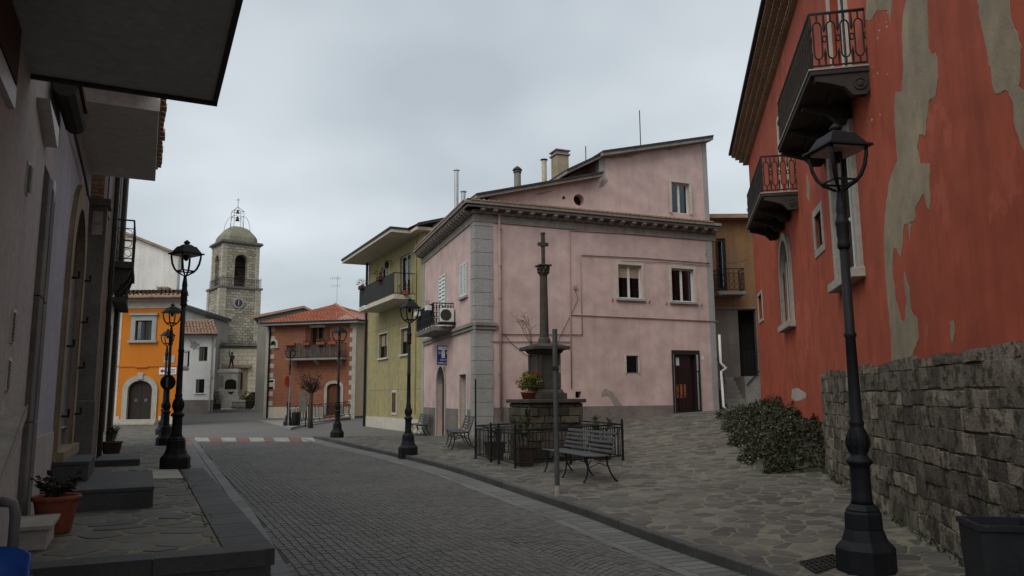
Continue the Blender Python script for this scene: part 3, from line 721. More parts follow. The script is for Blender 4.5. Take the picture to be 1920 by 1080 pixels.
window(PR, r_w1, PINKH, PVC, sill=GREYSTUC, casing=CREAM, blind=0.33, curtain=True); window(PR, r_w2, PINKH, PVC, sill=GREYSTUC, casing=CREAM, curtain=True)
for r in (r_w1, r_w2):
    for a in (r[0] - 0.28, r[1] + 0.28):
        mb = MB(); mb.tube([PR.P(a, r[2] - 0.12, 0), PR.P(a, r[2] - 0.12, 0.07), PR.P(a, r[2] - 0.04, 0.08)], 0.018, 5); mb.build('shutter_hook', IRON, PINKH)
window(PR, r_sm, PINKH, GREYSTUC, leaves=1, o=-0.02, fw=0.03, bars=9, casing=CREAM, cas_w=0.06)
mb = MB(); mb.fbox(PR, r_vt[0], r_vt[1], r_vt[2], r_vt[3], -0.3, -0.24); mb.build('vent_recess', DARKIN, PINKH)
# front door: dark frame, red-brown glazed leaf with bars, poster
a0, a1, z0, z1 = r_dr
mb = MB(); mb.fbox(PR, a0 - .05, a0 + .07, z0 - .4, z1 + .06, -0.12, 0.05); mb.fbox(PR, a1 - .16, a1 + .04, z0 - .4, z1 + .06, -0.12, 0.05); mb.fbox(PR, a0 + .07, a1 - .16, z1 - .1, z1 + .06, -0.12, 0.05)
D = mb.build('door', DKWOOD, PINKH)
DRED = mat('maroon_door_panel', (0.028, 0.006, 0.006), (0.02, 0.005, 0.005), rough=0.35, bump=0.05)
mb = MB(); mb.fbox(PR, a0 + .07, a1 - .16, z0 - .4, z1 - .1, -0.16, -0.10); mb.build('door_leaf', DRED, D)
for i in range(6):
    mb = MB(); x = a0 + .14 + i * (a1 - a0 - .38) / 5; mb.tube([PR.P(x, z0 + .05, -0.08), PR.P(x, z1 - .6, -0.08)], 0.011, 6); mb.build('door_bar', IRON, D)
mb = MB(); mb.fbox(PR, a0 + .2, a0 + .34, z1 - .5, z1 - .2, -0.10, -0.094); mb.build('paper_notice', SIGNWHITE, D)
POST = mat('orange_poster_print', (0.42, 0.15, 0.03), (0.10, 0.02, 0.01), s1=9, s2=20, bump=0)
for i in range(3):
    mb = MB(); x = a0 + .17 + i * .17; mb.fbox(PR, x, x + .10, z0 + .55, z0 + 1.05, -0.10, -0.094); mb.build('poster_strip', POST, D)
mb = MB(); mb.fbox(PR, a1 - .12, a1 - .07, z0 + .1, z1 - .75, 0.05, 0.06); mb.fbox(PR, a1 - .12, a1 - .05, z1 - .7, z1 - .1, 0.05, 0.06); mb.fbox(PR, a0 - .01, a0 + .01, z0, z1 - .1, 0.05, 0.056); mb.build('metal_strip', STEEL, D)
hn = MB(); hn.fbox(PR, a1 + .12, a1 + .25, z1 - .28, z1 - .14, 0.0, 0.015); h = hn.build('house_number', SIGNWHITE, PINKH)
# attic storeys
ATT = PR
x1, zz1 = PR.az(893, 372); x2, zz2 = PR.az(1122, 332); u1, uz1 = PR.az(1125, 293); u2, uz2 = PR.az(1337, 262)
def poly_body(mb, F, pts, o, depth):
    mb.fprism(F, pts, o - depth, o)
mb = MB()
h = r_aw; top = lambda a: uz1 + (uz2 - uz1) * (a - u1) / (u2 - u1)
# upper gable face with its window opening
A = [u1, h[0], h[1], 9.75]
for p, q in zip(A, A[1:]):
    if p == h[0]:
        mb.quad(PR.P(p, 8.2, -.06), PR.P(q, 8.2, -.06), PR.P(q, h[2], -.06), PR.P(p, h[2], -.06)); mb.quad(PR.P(p, h[3], -.06), PR.P(q, h[3], -.06), PR.P(q, top(q), -.06), PR.P(p, top(p), -.06))
    else: mb.quad(PR.P(p, 8.2, -.06), PR.P(q, 8.2, -.06), PR.P(q, top(q), -.06), PR.P(p, top(p), -.06))
c = [(h[0], h[2]), (h[1], h[2]), (h[1], h[3]), (h[0], h[3])]
for i in range(4): mb.quad(PR.P(*c[i], -.06), PR.P(*c[(i + 1) % 4], -.06), PR.P(*c[(i + 1) % 4], -.3), PR.P(*c[i], -.3))
mb.quad(Q(9.75, .06, 8.2), Q(9.75, 7, 8.2), Q(9.75, 7, top(9.75)), Q(9.75, .06, top(9.75))); mb.quad(PR.P(u1, 8.2, -.06), PR.P(u1, uz1, -.06), PR.P(u1, uz1, -6.5), PR.P(u1, 8.2, -6.5)); mb.quad(PR.P(u1, 8.2, -6.5), PR.P(9.75, 8.2, -6.5), PR.P(9.75, top(9.75), -6.5), PR.P(u1, uz1, -6.5))
# lower wedge with round oculus
oc = PR.az(1087, 374); R0 = 0.215; lo = lambda a: zz1 + (zz2 - zz1) * (a - x1) / (x2 - x1)
bl = 8.2
ring = [(oc[0] + R0 * math.cos(k * math.pi / 12), oc[1] + R0 * math.sin(k * math.pi / 12)) for k in range(24)]
aL, aR = oc[0] - .32, oc[0] + .32
for p, q in ((x1 + .5, aL), (aR, u1)): mb.quad(PR.P(p, bl, -.06), PR.P(q, bl, -.06), PR.P(q, lo(q), -.06), PR.P(p, lo(p), -.06))
mb.quad(PR.P(aL, oc[1] + .32, -.06), PR.P(aR, oc[1] + .32, -.06), PR.P(aR, lo(aR), -.06), PR.P(aL, lo(aL), -.06)); mb.quad(PR.P(aL, bl, -.06), PR.P(aR, bl, -.06), PR.P(aR, oc[1] - .32, -.06), PR.P(aL, oc[1] - .32, -.06))
sq = []
for k in range(24):
    t = k * math.pi / 12; s_ = 0.32 / max(abs(math.cos(t)), abs(math.sin(t))); sq.append((oc[0] + s_ * math.cos(t), oc[1] + s_ * math.sin(t)))
for k in range(24):
    j = (k + 1) % 24; mb.quad(PR.P(*ring[k], -.06), PR.P(*ring[j], -.06), PR.P(*sq[j], -.06), PR.P(*sq[k], -.06)); mb.quad(PR.P(*ring[k], -.06), PR.P(*ring[j], -.06), PR.P(*ring[j], -.36), PR.P(*ring[k], -.36))
mb.quad(PR.P(x1 + .5, bl, -.06), PR.P(x1 + .5, lo(x1 + .5), -.06), PR.P(x1 + .5, lo(x1 + .5), -5), PR.P(x1 + .5, bl, -5))
mb.build('attic_wall', PINK, PINKH)
mb = MB(); mb.fprism(PR, ring, -.42, -.36); mb.build('oculus_recess', DARKIN, PINKH)
mb = MB(); hc = PR.az(1058, 370); mb.lathe([(0.055, 0), (0.055, 0.02)], n=10); mb.v = [tuple(PR.P(hc[0] + x, hc[1] + y, -0.055 + z)) for x, y, z in mb.v]; mb.build('vent_hole', DARKIN, PINKH)
window(PR, r_aw, PINKH, PVC, o=-0.14, sill=None, casing=CREAM, cas_w=0.09, curtain=False)
mb = MB(); mb.fbox(PR, 9.55, 9.76, 8.3, top(9.5) - .02, -.1, -.045); mb.build('corner_strip', GREYSTUC, PINKH)
mb = MB(); mb.fprism(PR, [(u1 - .02, lo(u1) + .05), (u1 + .24, lo(u1) - .1), (u1 + .24, top(u1 + .24) - .02), (u1 - .02, uz1 - .02)], -.1, -.05); mb.build('corner_strip', GREYSTUC, PINKH)
def roof_slab(F, pts, o0, o1, t, parent, edge_t=0.07):
    """sloping slab: pale board below, dark edging above"""
    b = MB(); b.fprism(F, [(a, z) for a, z in pts] + [(a, z - t) for a, z in pts[::-1]], o0, o1); r = b.build('roof_slab', CORN, parent)
    b = MB(); b.fprism(F, [(a, z + edge_t) for a, z in pts] + [(a, z + 0.001) for a, z in pts[::-1]], o0 - .02, o1 + .04); b.build('roof_edging', ROOFEDGE, parent)
roof_slab(PR, [(x1 - .1, zz1 + .03), (x2 + .05, zz2 + .07)], -5, .28, .10, PINKH)
lu = PR.az(1040, 338, -1.6); 
roof_slab(PR, [(u1 - .05, uz1 + .05), (9.85, top(9.85) + .05)], -6.6, .3, .12, PINKH)
mb = MB(); lz = PR.az(1128, 290, -1.0); lq = PR.az(1050, 333, -1.0)
mb.fprism(PR, [(u1 + .2, 8.6), (u1 + .2, uz1), (lq[0], lq[1] - .1), (lq[0], 8.6)], -5, -1.05); mb.build('attic_wall', BEIGE, PINKH)
roof_slab(PR, [(lq[0] - .25, lq[1] - .08), (u1 + .05, uz1 + .05)], -5.2, .1, .10, PINKH)
# chimneys, flues and masts on the roof (parts of the house)
def flue(px, y0, y1, o, r, m, cap, name='flue'):
    a, zt = PR.az(px, y0, o); _, zb = PR.az(px, y1, o); p = PR.P(a, 0, o); mb = MB()
    mb.lathe([(r, zb - 1.0), (r, zt - .10)], (p.x, p.y, 0), 12); f = mb.build(name, m, PINKH, smooth=False)
    mb = MB(); mb.lathe(cap(zt, r), (p.x, p.y, 0), 12); mb.build('cowl', m if m is STEEL else ROOFEDGE, f)
capm = lambda zt, r: [(r * 1.5, zt - .07), (r * 1.5, zt - .05), (0.01, zt)]
flue(856, 317, 392, -6.5, 0.095, STEEL, capm); flue(869, 357, 388, -6.0, 0.095, STEEL, capm)
flue(1020, 297, 345, -2.5, 0.10, mat('pale_rusty_flue', (0.55, 0.52, 0.42), (0.45, 0.36, 0.2), s1=3, bump=.05), capm)
flue(970, 315, 352, -1.5, 0.13, CONC, lambda zt, r: [(r * .75, zt - .32), (r * .75, zt - .2), (r * 1.2, zt - .19), (r * 1.2, zt - .16), (r * .8, zt - .15), (r * .8, zt - .1), (r * 1.5, zt - .09), (r * 1.1, zt - .02), (.01, zt + .08)])
a, zt = PR.az(1050, 284, -2.2); _, zb = PR.az(1050, 335, -2.2); mb = MB(); mb.fbox(PR, a - .26, a + .26, zb - 1.2, zt - .22, -2.5, -1.95); ch = mb.build('chimney', CEMENT, PINKH, bevel=.02)
for k, (dz0, dz1, e) in enumerate(((-.22, -.15, .05), (-.149, -.05, -.0), (-.049, .0, .06))):
    mb = MB(); mb.fbox(PR, a - .26 - e, a + .26 + e, zt + dz0, zt + dz1, -2.5 - e, -1.95 + e); mb.build('chimney_cap', CONC, ch, bevel=.01)
for px, y0, y1, o in ((1199, 207, 272, -1.0), (1098, 274, 300, -2.0)):
    a, zt = PR.az(px, y0, o); _, zb = PR.az(px, y1, o); mb = MB(); mb.tube([PR.P(a, zb - .3, o), PR.P(a, zt, o)], 0.02, 6); mb.build('aerial_mast', RUSTIRON, PINKH)
# pipes and cables on the walls
def run(F, pts, r, m, parent, name, o=0.05):
    mb = MB(); mb.tube([F.P(*F.az(x, y), o) for x, y in pts], r, 6); return mb.build(name, m, parent, smooth=True)
PIPE = mat('pink_painted_pipe', (0.40, 0.27, 0.23), (0.34, 0.22, 0.19), bump=.05)
CABLE = mat('dusty_cable', (0.10, 0.065, 0.06), bump=0)
dp = run(PR, [(934, 398), (936, 560), (938, 785)], 0.05, PIPE, PINKH, 'downpipe', 0.09)
for y in (430, 500, 560, 640, 700):
    mb = MB(); p = PR.P(*PR.az(936, y), 0.09); mb.lathe([(0.062, -.03), (0.062, .03)], p, 8); mb.build('pipe_clip', CORN, dp)
for pts, r in (([(1067, 432), (1069, 600), (1071, 728)], .022), ([(1067, 432), (1258, 443)], .018), ([(1087, 480), (1091, 627)], .016), ([(1090, 479), (1200, 484), (1330, 494)], .014), ([(940, 627), (1092, 628)], .014), ([(917, 640), (1070, 641)], .016), ([(1070, 590), (1200, 596), (1346, 603)], .02), ([(945, 627), (960, 645), (985, 665), (1000, 668)], .010), ([(1078, 545), (1083, 560), (1070, 590), (1045, 640)], .008), ([(1163, 490), (1240, 492), (1330, 499)], .009)):
    run(PR, pts, r, CABLE if r < .016 else PIPE, PINKH, 'wall_cable' if r < .016 else 'conduit', 0.03)
mb = MB(); c = PR.az(1078, 539); mb.fbox(PR, c[0] - .06, c[0] + .06, c[1] - .06, c[1] + .06, 0, .06); mb.build('junction_box', PIPE, PINKH)
wp = MB(); pa = PR.az(1352, 690); p0 = PR.P(9.9, 0, .14); gz = pav(p0.x, p0.y)
wp.tube([PR.P(9.85, 4.0, .1), PR.P(9.85, gz + 1.75, .1), PR.P(10.0, gz + 1.55, .22), PR.P(9.85, gz + 1.42, .12), PR.P(9.87, gz + .1, .12), PR.P(9.92, gz + .03, .2)], 0.05, 8)
wp.v = [v for v in wp.v]; wp.build('white_downpipe', PVC, PINKH, smooth=True)
# bare patches where the stucco fell off
def patch(F, px, m, parent, o=0.004, t=0.012, name='bare_patch', jag=0.012, seed=1, fringe=None):
    r = random.Random(seed); pts = [Vector(F.az(x, y)) for x, y in px]; out = []
    for i in range(len(pts)):
        a, b = pts[i], pts[(i + 1) % len(pts)]; n = max(1, int((b - a).length / 0.06))
        for k in range(n): q = a.lerp(b, k / n); out.append((q.x + r.uniform(-jag, jag), q.y + r.uniform(-jag, jag)))
    if fringe:
        fr_ = [(x + r.uniform(-.028, .028), y + r.uniform(-.028, .028)) for x, y in out]; fb = MB(); fb.fprism(F, fr_, o - t, o - .0025); fb.build('plaster_fringe', fringe, parent)
    mb = MB(); mb.fprism(F, out, o - t, o); return mb.build(name, m, parent)
PCEM = mat('grey_pink_bare_render', (0.32, 0.26, 0.235), (0.25, 0.205, 0.185), s1=3, bump=.4)
patch(PR, [(1127, 736), (1135, 728), (1147, 734), (1156, 745), (1168, 762), (1152, 762), (1143, 745), (1135, 742), (1128, 745)], PCEM, PINKH, seed=2)
patch(PR, [(1130, 336), (1138, 332), (1142, 338), (1133, 348), (1124, 352)], PCEM, PINKH, o=-.055, seed=3)
patch(PR, [(1005, 364), (1012, 361), (1040, 356), (1020, 364)], PCEM, PINKH, o=-.055, seed=4, jag=.02)
patch(PR, [(1130, 294), (1160, 292), (1200, 286), (1185, 294), (1150, 297)], PCEM, PINKH, o=-.055, seed=5, jag=.02)
patch(PR, [(1245, 278), (1265, 272), (1290, 272), (1270, 276), (1255, 281)], PCEM, PINKH, o=-.055, seed=6, jag=.02)
patch(PR, [(1322, 475), (1326, 468), (1328, 480), (1323, 482)], PCEM, PINKH, seed=7)
# left face: shutters, balcony, doors
w = window(PL, r_l1, PINKH, PVC, sill=GREYSTUC); shutter_pair(PL, r_l1, w, SHUT, o=0.01)
w = window(PL, r_l2, PINKH, PVC); shutter_pair(PL, r_l2, w, SHUT, o=0.01)
# tobacconist's arched doorway
a0, a1, z0, z1 = r_td; ac = (a0 + a1) / 2; hw = (a1 - a0) / 2
mb = MB(); arch_band(mb, PL, ac, z0 - .4, z1 - hw, hw, hw + .13, -0.02, 0.05); D = mb.build('shop_door', LSTONE, PINKH)
mb = MB(); spandrel(mb, PL, ac, z1 - hw, hw, z1 + .005, -0.22, -0.015); mb.build('spandrel', LSTONE, D)
mb = MB(); mb.fbox(PL, a0, a1, z0 - .3, z1, -.5, -.46); mb.build('dark_room_backing', DARKIN, D)
mb = MB(); mb.fbox(PL, ac + .02, a1 - .02, z0, z1 - .1, -.24, -.2); mb.build('door_leaf', DKWOOD, D)
a0, a1, z0, z1 = r_d2
mb = MB(); [mb.fbox(PL, *b, -.03, .045) for b in ((a0 - .11, a0, z0 - .3, z1 + .11), (a1, a1 + .11, z0 - .3, z1 + .11), (a0, a1, z1, z1 + .11))]; D = mb.build('side_door', CREAM, PINKH)
mb = MB(); mb.fbox(PL, a0, a1, z0 - .3, z1, -.2, -.15); mb.build('door_leaf', GREYSTUC, D)
# balcony of the left face
def balcony(F, a0, a1, z, depth, parent, slab_m, rail_m, h=0.95, style='bars', pitch=0.11, t=0.13, solid=None, brackets=0, taper=0.0, bar_r=0.009):
    mb = MB(); mb.hexa([F.P(a, zz, o) for zz, e in ((z - t, taper), (z, 0)) for a, o in ((a0 + e * .5, -.1), (a1 - e * .5, -.1), (a1 - e * .5, depth - e), (a0 + e * .5, depth - e))])
    B = mb.build('balcony', slab_m, parent, bevel=.012)
    runs = [((a0 + .04, 0.0), (a0 + .04, depth - .04)), ((a0 + .04, depth - .04), (a1 - .04, depth - .04)), ((a1 - .04, depth - .04), (a1 - .04, 0.0))]
    for zz, r in ((z + h, .022), (z + .07, .014)) + (((z + h * .8, .012),) if style == 'scroll' else ()):
        mb = MB(); mb.tube([F.P(p[0], zz, p[1]) for p in (runs[0][0], runs[0][1], runs[1][1], runs[2][1])], r, 6); mb.build('rail', rail_m, B)
    for (p, q) in runs:
        L = math.hypot(q[0] - p[0], q[1] - p[1]); n = max(2, int(L / pitch))
        pt = lambda t, zz: F.P(p[0] + (q[0] - p[0]) * t, zz, p[1] + (q[1] - p[1]) * t)
        if solid and p[1] == q[1]:
            mb = MB(); b0, b1 = pt(0, z), pt(1, z); nn = Vector((F.n.x, F.n.y, 0)) * .012; mb.hexa([v + Vector((0, 0, zz)) for zz in (.06, h - .03) for v in (b0 + nn, b1 + nn, b1 + nn * 2, b0 + nn * 2)]); mb.build('screen_sheet', solid, B)
        for i in range(n + 1):
            t_ = i / n; mb = MB()
            if style == 'scroll' and i < n:
                mb.tube([pt(t_, z + .07), pt(t_, z + h)], bar_r, 4, False)
                for k in range(3):
                    zc = z + .2 + k * .24; rr_ = .5 / n
                    mb.tube([pt(t_ + (0.5 + .42 * math.cos(x)) / n, zc + .105 * math.sin(x)) for x in [j * 2 * math.pi / 8 for j in range(9)]], bar_r * .8, 4, False)
            elif style == 'oval' and i < n:
                # elongated ovals with a ring between and pointed finials
                tm = (i + .5) / n; w_ = .30 / n; h0, h1 = z + .16, z + h - .12; hr = .07
                loop = [(tm + w_ * math.cos(x), h1 - hr + hr * math.sin(x)) for x in [k * math.pi / 6 for k in range(7)]] + [(tm - w_ * math.cos(x), h0 + hr - hr * math.sin(x)) for x in [k * math.pi / 6 for k in range(7)]]
                loop.append(loop[0]); mb.tube([pt(a, b) for a, b in loop], bar_r, 5, False)
                mb.tube([pt(t_ + (.16 / n) * math.cos(x), z + h * .55 + .045 * math.sin(x)) for x in [k * math.pi / 4 for k in range(9)]], bar_r, 4, False)
                mb.tube([pt(t_, z + h), pt(t_, z + h * .72), pt(t_, z + h * .66)], [bar_r, bar_r * 1.9, .003], 5); mb.tube([pt(t_, z + .07), pt(t_, z + h * .3), pt(t_, z + h * .38)], [bar_r, bar_r * 1.9, .003], 5)
                mb.tube([pt(tm, z + h), pt(tm, h1)], bar_r * 1.2, 4, False); mb.tube([pt(tm, z + .07), pt(tm, h0)], bar_r * 1.2, 4, False)
            else: mb.tube([pt(t_, z + .06), pt(t_, z + h)], bar_r, 5)
            mb.build('baluster', rail_m, B)
    return B
near = PL.az(851, 622)[0]; o_b = 0.8
cf = PL.az(779, 640, o_b)
PBAL = balcony(PL, near, min(cf[0], 7.8), 4.32, o_b, PINKH, CONC, IRON, h=0.86, style='scroll', pitch=0.10, t=0.16, taper=0.05, bar_r=.012)
# air conditioner, shop sign, house lamp : things fixed to the house
AC = empty('air_conditioner', PL.P(near + .1, 4.35, o_b * .5), 'white outdoor air conditioning unit at the end of the tobacconist balcony', 'air conditioner')
ACF = Frame(PL.P(near - .03, 0, 0).xy, PL.n)      # plane across the balcony end, facing the camera
ACF.n = Vector((-DL.x, -DL.y))
a0, a1 = 0.06, 0.56; zb = 4.45
mb = MB(); mb.fbox(ACF, a0, a1, zb, zb + .52, 0.0, 0.25); b_ = mb.build('casing', PVC, AC, bevel=.02)
mb = MB(); mb.lathe([(0.21, 0), (0.21, .012)], n=20); mb.v = [tuple(ACF.P((a0 + a1) / 2 + .06 + x, zb + .26 + y, .248 + z)) for x, y, z in mb.v]; mb.build('fan_grille', ROOFEDGE, AC)
mb = MB(); mb.fbox(ACF, a0 - .05, a1 + .05, zb - .06, zb - .002, -0.05, .3); mb.build('bracket', IRON, AC)
# blue projecting sign
SG = empty('shop_sign', PL.P(4.0, 3.2, .3), 'blue tobacconist sign with white letter T above arched doorway', 'sign')
SF = Frame(PL.P(4.0, 0, 0).xy, PL.n); SF.n = Vector((-DL.x, -DL.y))
s0 = SF.az(842, 666)[0]; s1 = SF.az(820, 666)[0]; s0, s1 = min(s0, s1), max(s0, s1); zt = SF.az(831, 648)[1]; zb = SF.az(831, 684)[1]
mb = MB(); mb.fbox(SF, s0, s1, zb, zt, -.1, 0.0); mb.build('sign_box', SIGNBLUE, SG, bevel=.01)
for zz in (zb + .03, zt - .05):
    mb = MB(); mb.tube([SF.P(-.05, zz, -.05), SF.P(s0 + .05, zz, -.05)], .016, 6); mb.build('mounting_arm', IRON, SG)
ww = s1 - s0; hh = zt - zb; cx_ = (s0 + s1) / 2
mb = MB(); mb.fbox(SF, cx_ - ww * .42, cx_ + ww * .42, zt - hh * .22, zt - hh * .05, .001, .008); mb.fbox(SF, cx_ - ww * .14, cx_ + ww * .14, zt - hh * .64, zt - hh * .2201, .001, .008); mb.build('letter_t', SIGNWHITE, SG)
text_mesh('SALI E', hh * .135, SF, cx_, zb + hh * .21, .004, SIGNWHITE, SG); text_mesh('TABACCHI', hh * .135, SF, cx_, zb + hh * .05, .004, SIGNWHITE, SG, sx=.86)
sg_l = -1 if SF.d.dot(Vector((1, 0))) > 0 else 1
mb = MB(); mb.lathe([(hh * .085, 0), (hh * .085, .003)], n=14); mb.v = [tuple(SF.P(cx_ + sg_l * ww * .3 + x, zt - hh * .38 + y, .002 + z)) for x, y, z in mb.v]; mb.build('emblem', mat('sign_pale_blue', (.25, .3, .5), bump=0), SG)

for k in range(2): mb = MB(); x_ = cx_ - sg_l * ww * .3; mb.fbox(SF, x_ - ww * .08, x_ + ww * .08, zt - hh * (.36 + .07 * k), zt - hh * (.33 + .07 * k), .001, .006); mb.build('small_print', SIGNWHITE, SG)

# ================================================================== OLIVE HOUSE
OL = empty('olive_house', tuple(GF.P(0, 0)), 'olive green house with long balcony and black downpipe', 'house')
gw = [GF.rect(711, 626, 727, 671), GF.rect(752, 616, 768, 664)]; gd = GF.rect(750, 478, 769, 556); gu = GF.rect(714, 500, 727, 538); gm = GF.rect(736, 736, 743, 773)
ZG = 9.15; GL = 9.0
mb = MB(); wall_face(mb, GF, -0.1, GL, -0.4, ZG, gw + [gd, gu, gm], .22)
mb.quad(GF.P(GL, -.4), GF.P(GL, -.4, -9), GF.P(GL, ZG, -9), GF.P(GL, ZG)); mb.quad(GF.P(-.1, -.4, -9), GF.P(GL, -.4, -9), GF.P(GL, ZG, -9), GF.P(-.1, ZG, -9))
mb.build('wall', GREEN, OL)
GGR = mat('grey_gable_render', (0.27, 0.25, 0.215), (0.21, 0.195, 0.17), s1=.8, streak=.3)
mb = MB(); gp = [GF.P(-.1, -.4, o) for o in (0, -9)]; mb.add([GF.P(-.1, -.4, 0), GF.P(-.1, -.4, -9), GF.P(-.1, ZG + .1, -9), GF.P(-.1, ZG + 1.0, -3.0), GF.P(-.1, ZG, 0)], [(0, 1, 2, 3, 4)]); mb.build('gable_wall', GGR, OL)
# thin score lines between render panels
for z in (GF.az(740, 610)[1], 2.1):
    mb = MB(); mb.fbox(GF, 0, GL, z - .012, z + .012, -.01, .004); mb.build('render_joint', DADO, OL)
for px in (747, 722, 704):
    a = GF.az(px, 740)[0]; mb = MB(); mb.fbox(GF, a - .012, a + .012, .9, ZG - .3, -.01, .0045); mb.build('render_joint', DADO, OL)
mb = MB(); mb.fbox(GF, 0, GL, -.4, .75, -.05, .03); mb.build('plinth', CREAM, OL)
for r in gw: window(GF, r, OL, DKWOOD, sill=CREAM, casing=CREAM, cas_w=.07, blind=.45)
window(GF, gd, OL, PVC, curtain=True); window(GF, gu, OL, PVC, curtain=True)
mb = MB(); mb.fbox(GF, gm[0] - .09, gm[1] + .09, gm[2] - .12, gm[3] + .12, .0, .03); m_ = mb.build('meter_niche', CREAM, OL); mb = MB(); mb.fbox(GF, gm[0], gm[1], gm[2], gm[3], .01, .04); mb.build('meter_door', WOODB, m_)
nb = GF.az(781, 558)[0]; zb = GF.az(781, 558)[1]; ob = 1.1; fb = GF.az(672, 596, ob)[0]
BLACKSH = mat('black_screen_cloth', (0.02, 0.022, 0.022), (0.03, 0.032, 0.03), bump=.1)
GBAL = balcony(GF, nb, fb, zb + .1, ob, OL, CREAM, IRON, h=1.0, style='bars', pitch=.16, t=.2, solid=BLACKSH)
# eaves slabs
mb = MB(); e0 = GF.az(733, 427, 1.35)[0]; mb.fbox(GF, e0, GL + .6, ZG, ZG + .14, -1, 1.35); mb.build('eaves_slab', CREAM, OL); mb = MB(); mb.fbox(GF, e0 - .03, GL + .63, ZG + .141, ZG + .24, -1, 1.4); mb.build('gutter', STEEL and ROOFEDGE, OL)
mb = MB(); mb.fbox(GF, -.4, e0 - .035, ZG + .0, ZG + .14, -1, .45); mb.build('eaves_slab', CREAM, OL)
mb = MB(); mb.add([GF.P(-.5, ZG + .25, 1.4), GF.P(GL + .6, ZG + .25, 1.4), GF.P(GL + .6, ZG + 1.2, -3), GF.P(-.5, ZG + 1.2, -3), GF.P(GL + .6, ZG + .2, -9.3), GF.P(-.5, ZG + .2, -9.3)], [(0, 1, 2, 3), (3, 2, 4, 5)]); 
mb.v[0] = tuple(GF.P(-.5, ZG + .25, .45)); mb.build('roof', COPPO, OL)
mb = MB(); mb.fprism(Frame(GF.P(-.5, 0).xy, -GF.n), [(-.45, ZG + .15), (3.0, ZG + 1.1), (3.0, ZG + 1.25), (-.45, ZG + .27)], -.1, .1); mb.build('verge', ROOFEDGE, OL)
mb = MB(); mb.tube([GF.P(GL - .05, ZG, .1), GF.P(GL - .05, .05, .1)], .07, 8); mb.build('downpipe', IRON, OL)
a_ = GF.az(780, 700)[0]; mb = MB(); mb.tube([GF.P(a_, 9.0, .06), GF.P(a_, 1.0, .06)], .03, 6); mb.build('downpipe', GREEN, OL)
wl = GF.P(*GF.az(734, 497), .25); mb = MB(); mb.lathe([(.02, .2), (.12, .1), (.1, -.1), (.05, -.2)], wl, 6); L_ = mb.build('wall_lantern', IRON, OL); mb = MB(); mb.tube([GF.P(*GF.az(734, 489), 0), wl + Vector((0, 0, .2))], .02, 5); mb.build('lantern_arm', IRON, L_)
# ================================================================== RED HOUSE
RH = empty('red_house', tuple(RF.P(0, 0)), 'tall red stuccoed house with peeling plaster and iron balconies', 'house')
ZR = 9.62; AE = RF.az(1414, 500)[0]
bw = (3.45, 4.35, 3.4, 5.75); bw = RF.rect(1572, 300, 1612, 505); bw = (RF.az(1606, 510)[0] - .28, RF.az(1578, 515)[0] + .05, RF.az(1604, 522)[1] + .08, 5.42)
aw_ = (RF.az(1489, 600)[0], RF.az(1473, 605)[0], RF.az(1482, 606)[1], RF.az(1474, 447)[1])
sw = (RF.az(1542, 430)[0], RF.az(1530, 445)[0], RF.az(1536, 465)[1], RF.az(1536, 398)[1])
s2 = (RF.az(1430, 575)[0], RF.az(1423, 575)[0], RF.az(1426, 600)[1], RF.az(1426, 553)[1])
bd1 = (3.35, 4.35, 5.98, 8.2); bd2 = (9.5, 10.5, 5.95, 8.1)
mb = MB(); wall_face(mb, RF, -5.0, AE, 1.98, ZR, [bw, aw_, sw, s2, bd1, bd2], .3); wall_face(mb, RF, 6.8, AE, 1.2, 1.98)
mb.quad(RF.P(AE, 1.2, 0), RF.P(AE, 1.2, -9), RF.P(AE, ZR, -9), RF.P(AE, ZR, 0)); mb.quad(RF.P(-5, -.2, 0), RF.P(-5, -.2, -9), RF.P(-5, ZR, -9), RF.P(-5, ZR, 0))
mb.quad(RF.P(-5, 0, -9), RF.P(AE, 0, -9), RF.P(AE, ZR, -9), RF.P(-5, ZR, -9))
mb.build('wall', RED, RH)
mb = MB(); wall_face(mb, RF, 6.8, AE, -.2, 1.2, o=-.02); mb.quad(RF.P(AE, -.2, -.02), RF.P(AE, -.2, -9), RF.P(AE, 1.2, -9), RF.P(AE, 1.2, -.02)); mb.build('footing', DADO, RH)
# eaves: stepped rows of tiles (four ledges), dark edge
for k, (o, z0, z1) in enumerate(((.14, ZR - .28, ZR - .17), (.26, ZR - .165, ZR - .07), (.38, ZR - .065, ZR + .03), (.50, ZR + .035, ZR + .14))):
    mb = MB(); n = int((AE + .5 + 5) / .22)
    for i in range(n):
        a = -5 + i * .22; mb.fprism(RF, [(a + .11 + .10 * math.cos(math.pi * j / 4), z1 - .085 + .085 * math.sin(math.pi * j / 4)) for j in range(5)], -.1, o)
    tag(mb.build('eaves_tile_row', COPPO, RH), kind='stuff')
    mb = MB(); mb.fbox(RF, -5, AE + o, z0, z1 - .086, -.1, o - .03); mb.build('eaves_ledge', CEMENT, RH)
mb = MB(); mb.fbox(RF, -5, AE + .56, ZR + .145, ZR + .22, -.2, .58); mb.build('gutter', ROOFEDGE, RH)
mb = MB(); mb.quad(RF.P(-5, ZR + .2, .5), RF.P(AE + .5, ZR + .2, .5), RF.P(AE + .5, ZR + 2, -4.5), RF.P(-5, ZR + 2, -4.5)); mb.quad(RF.P(-5, ZR + .2, -9.3), RF.P(AE + .5, ZR + .2, -9.3), RF.P(AE + .5, ZR + 2, -4.5), RF.P(-5, ZR + 2, -4.5)); mb.build('roof', COPPO, RH)
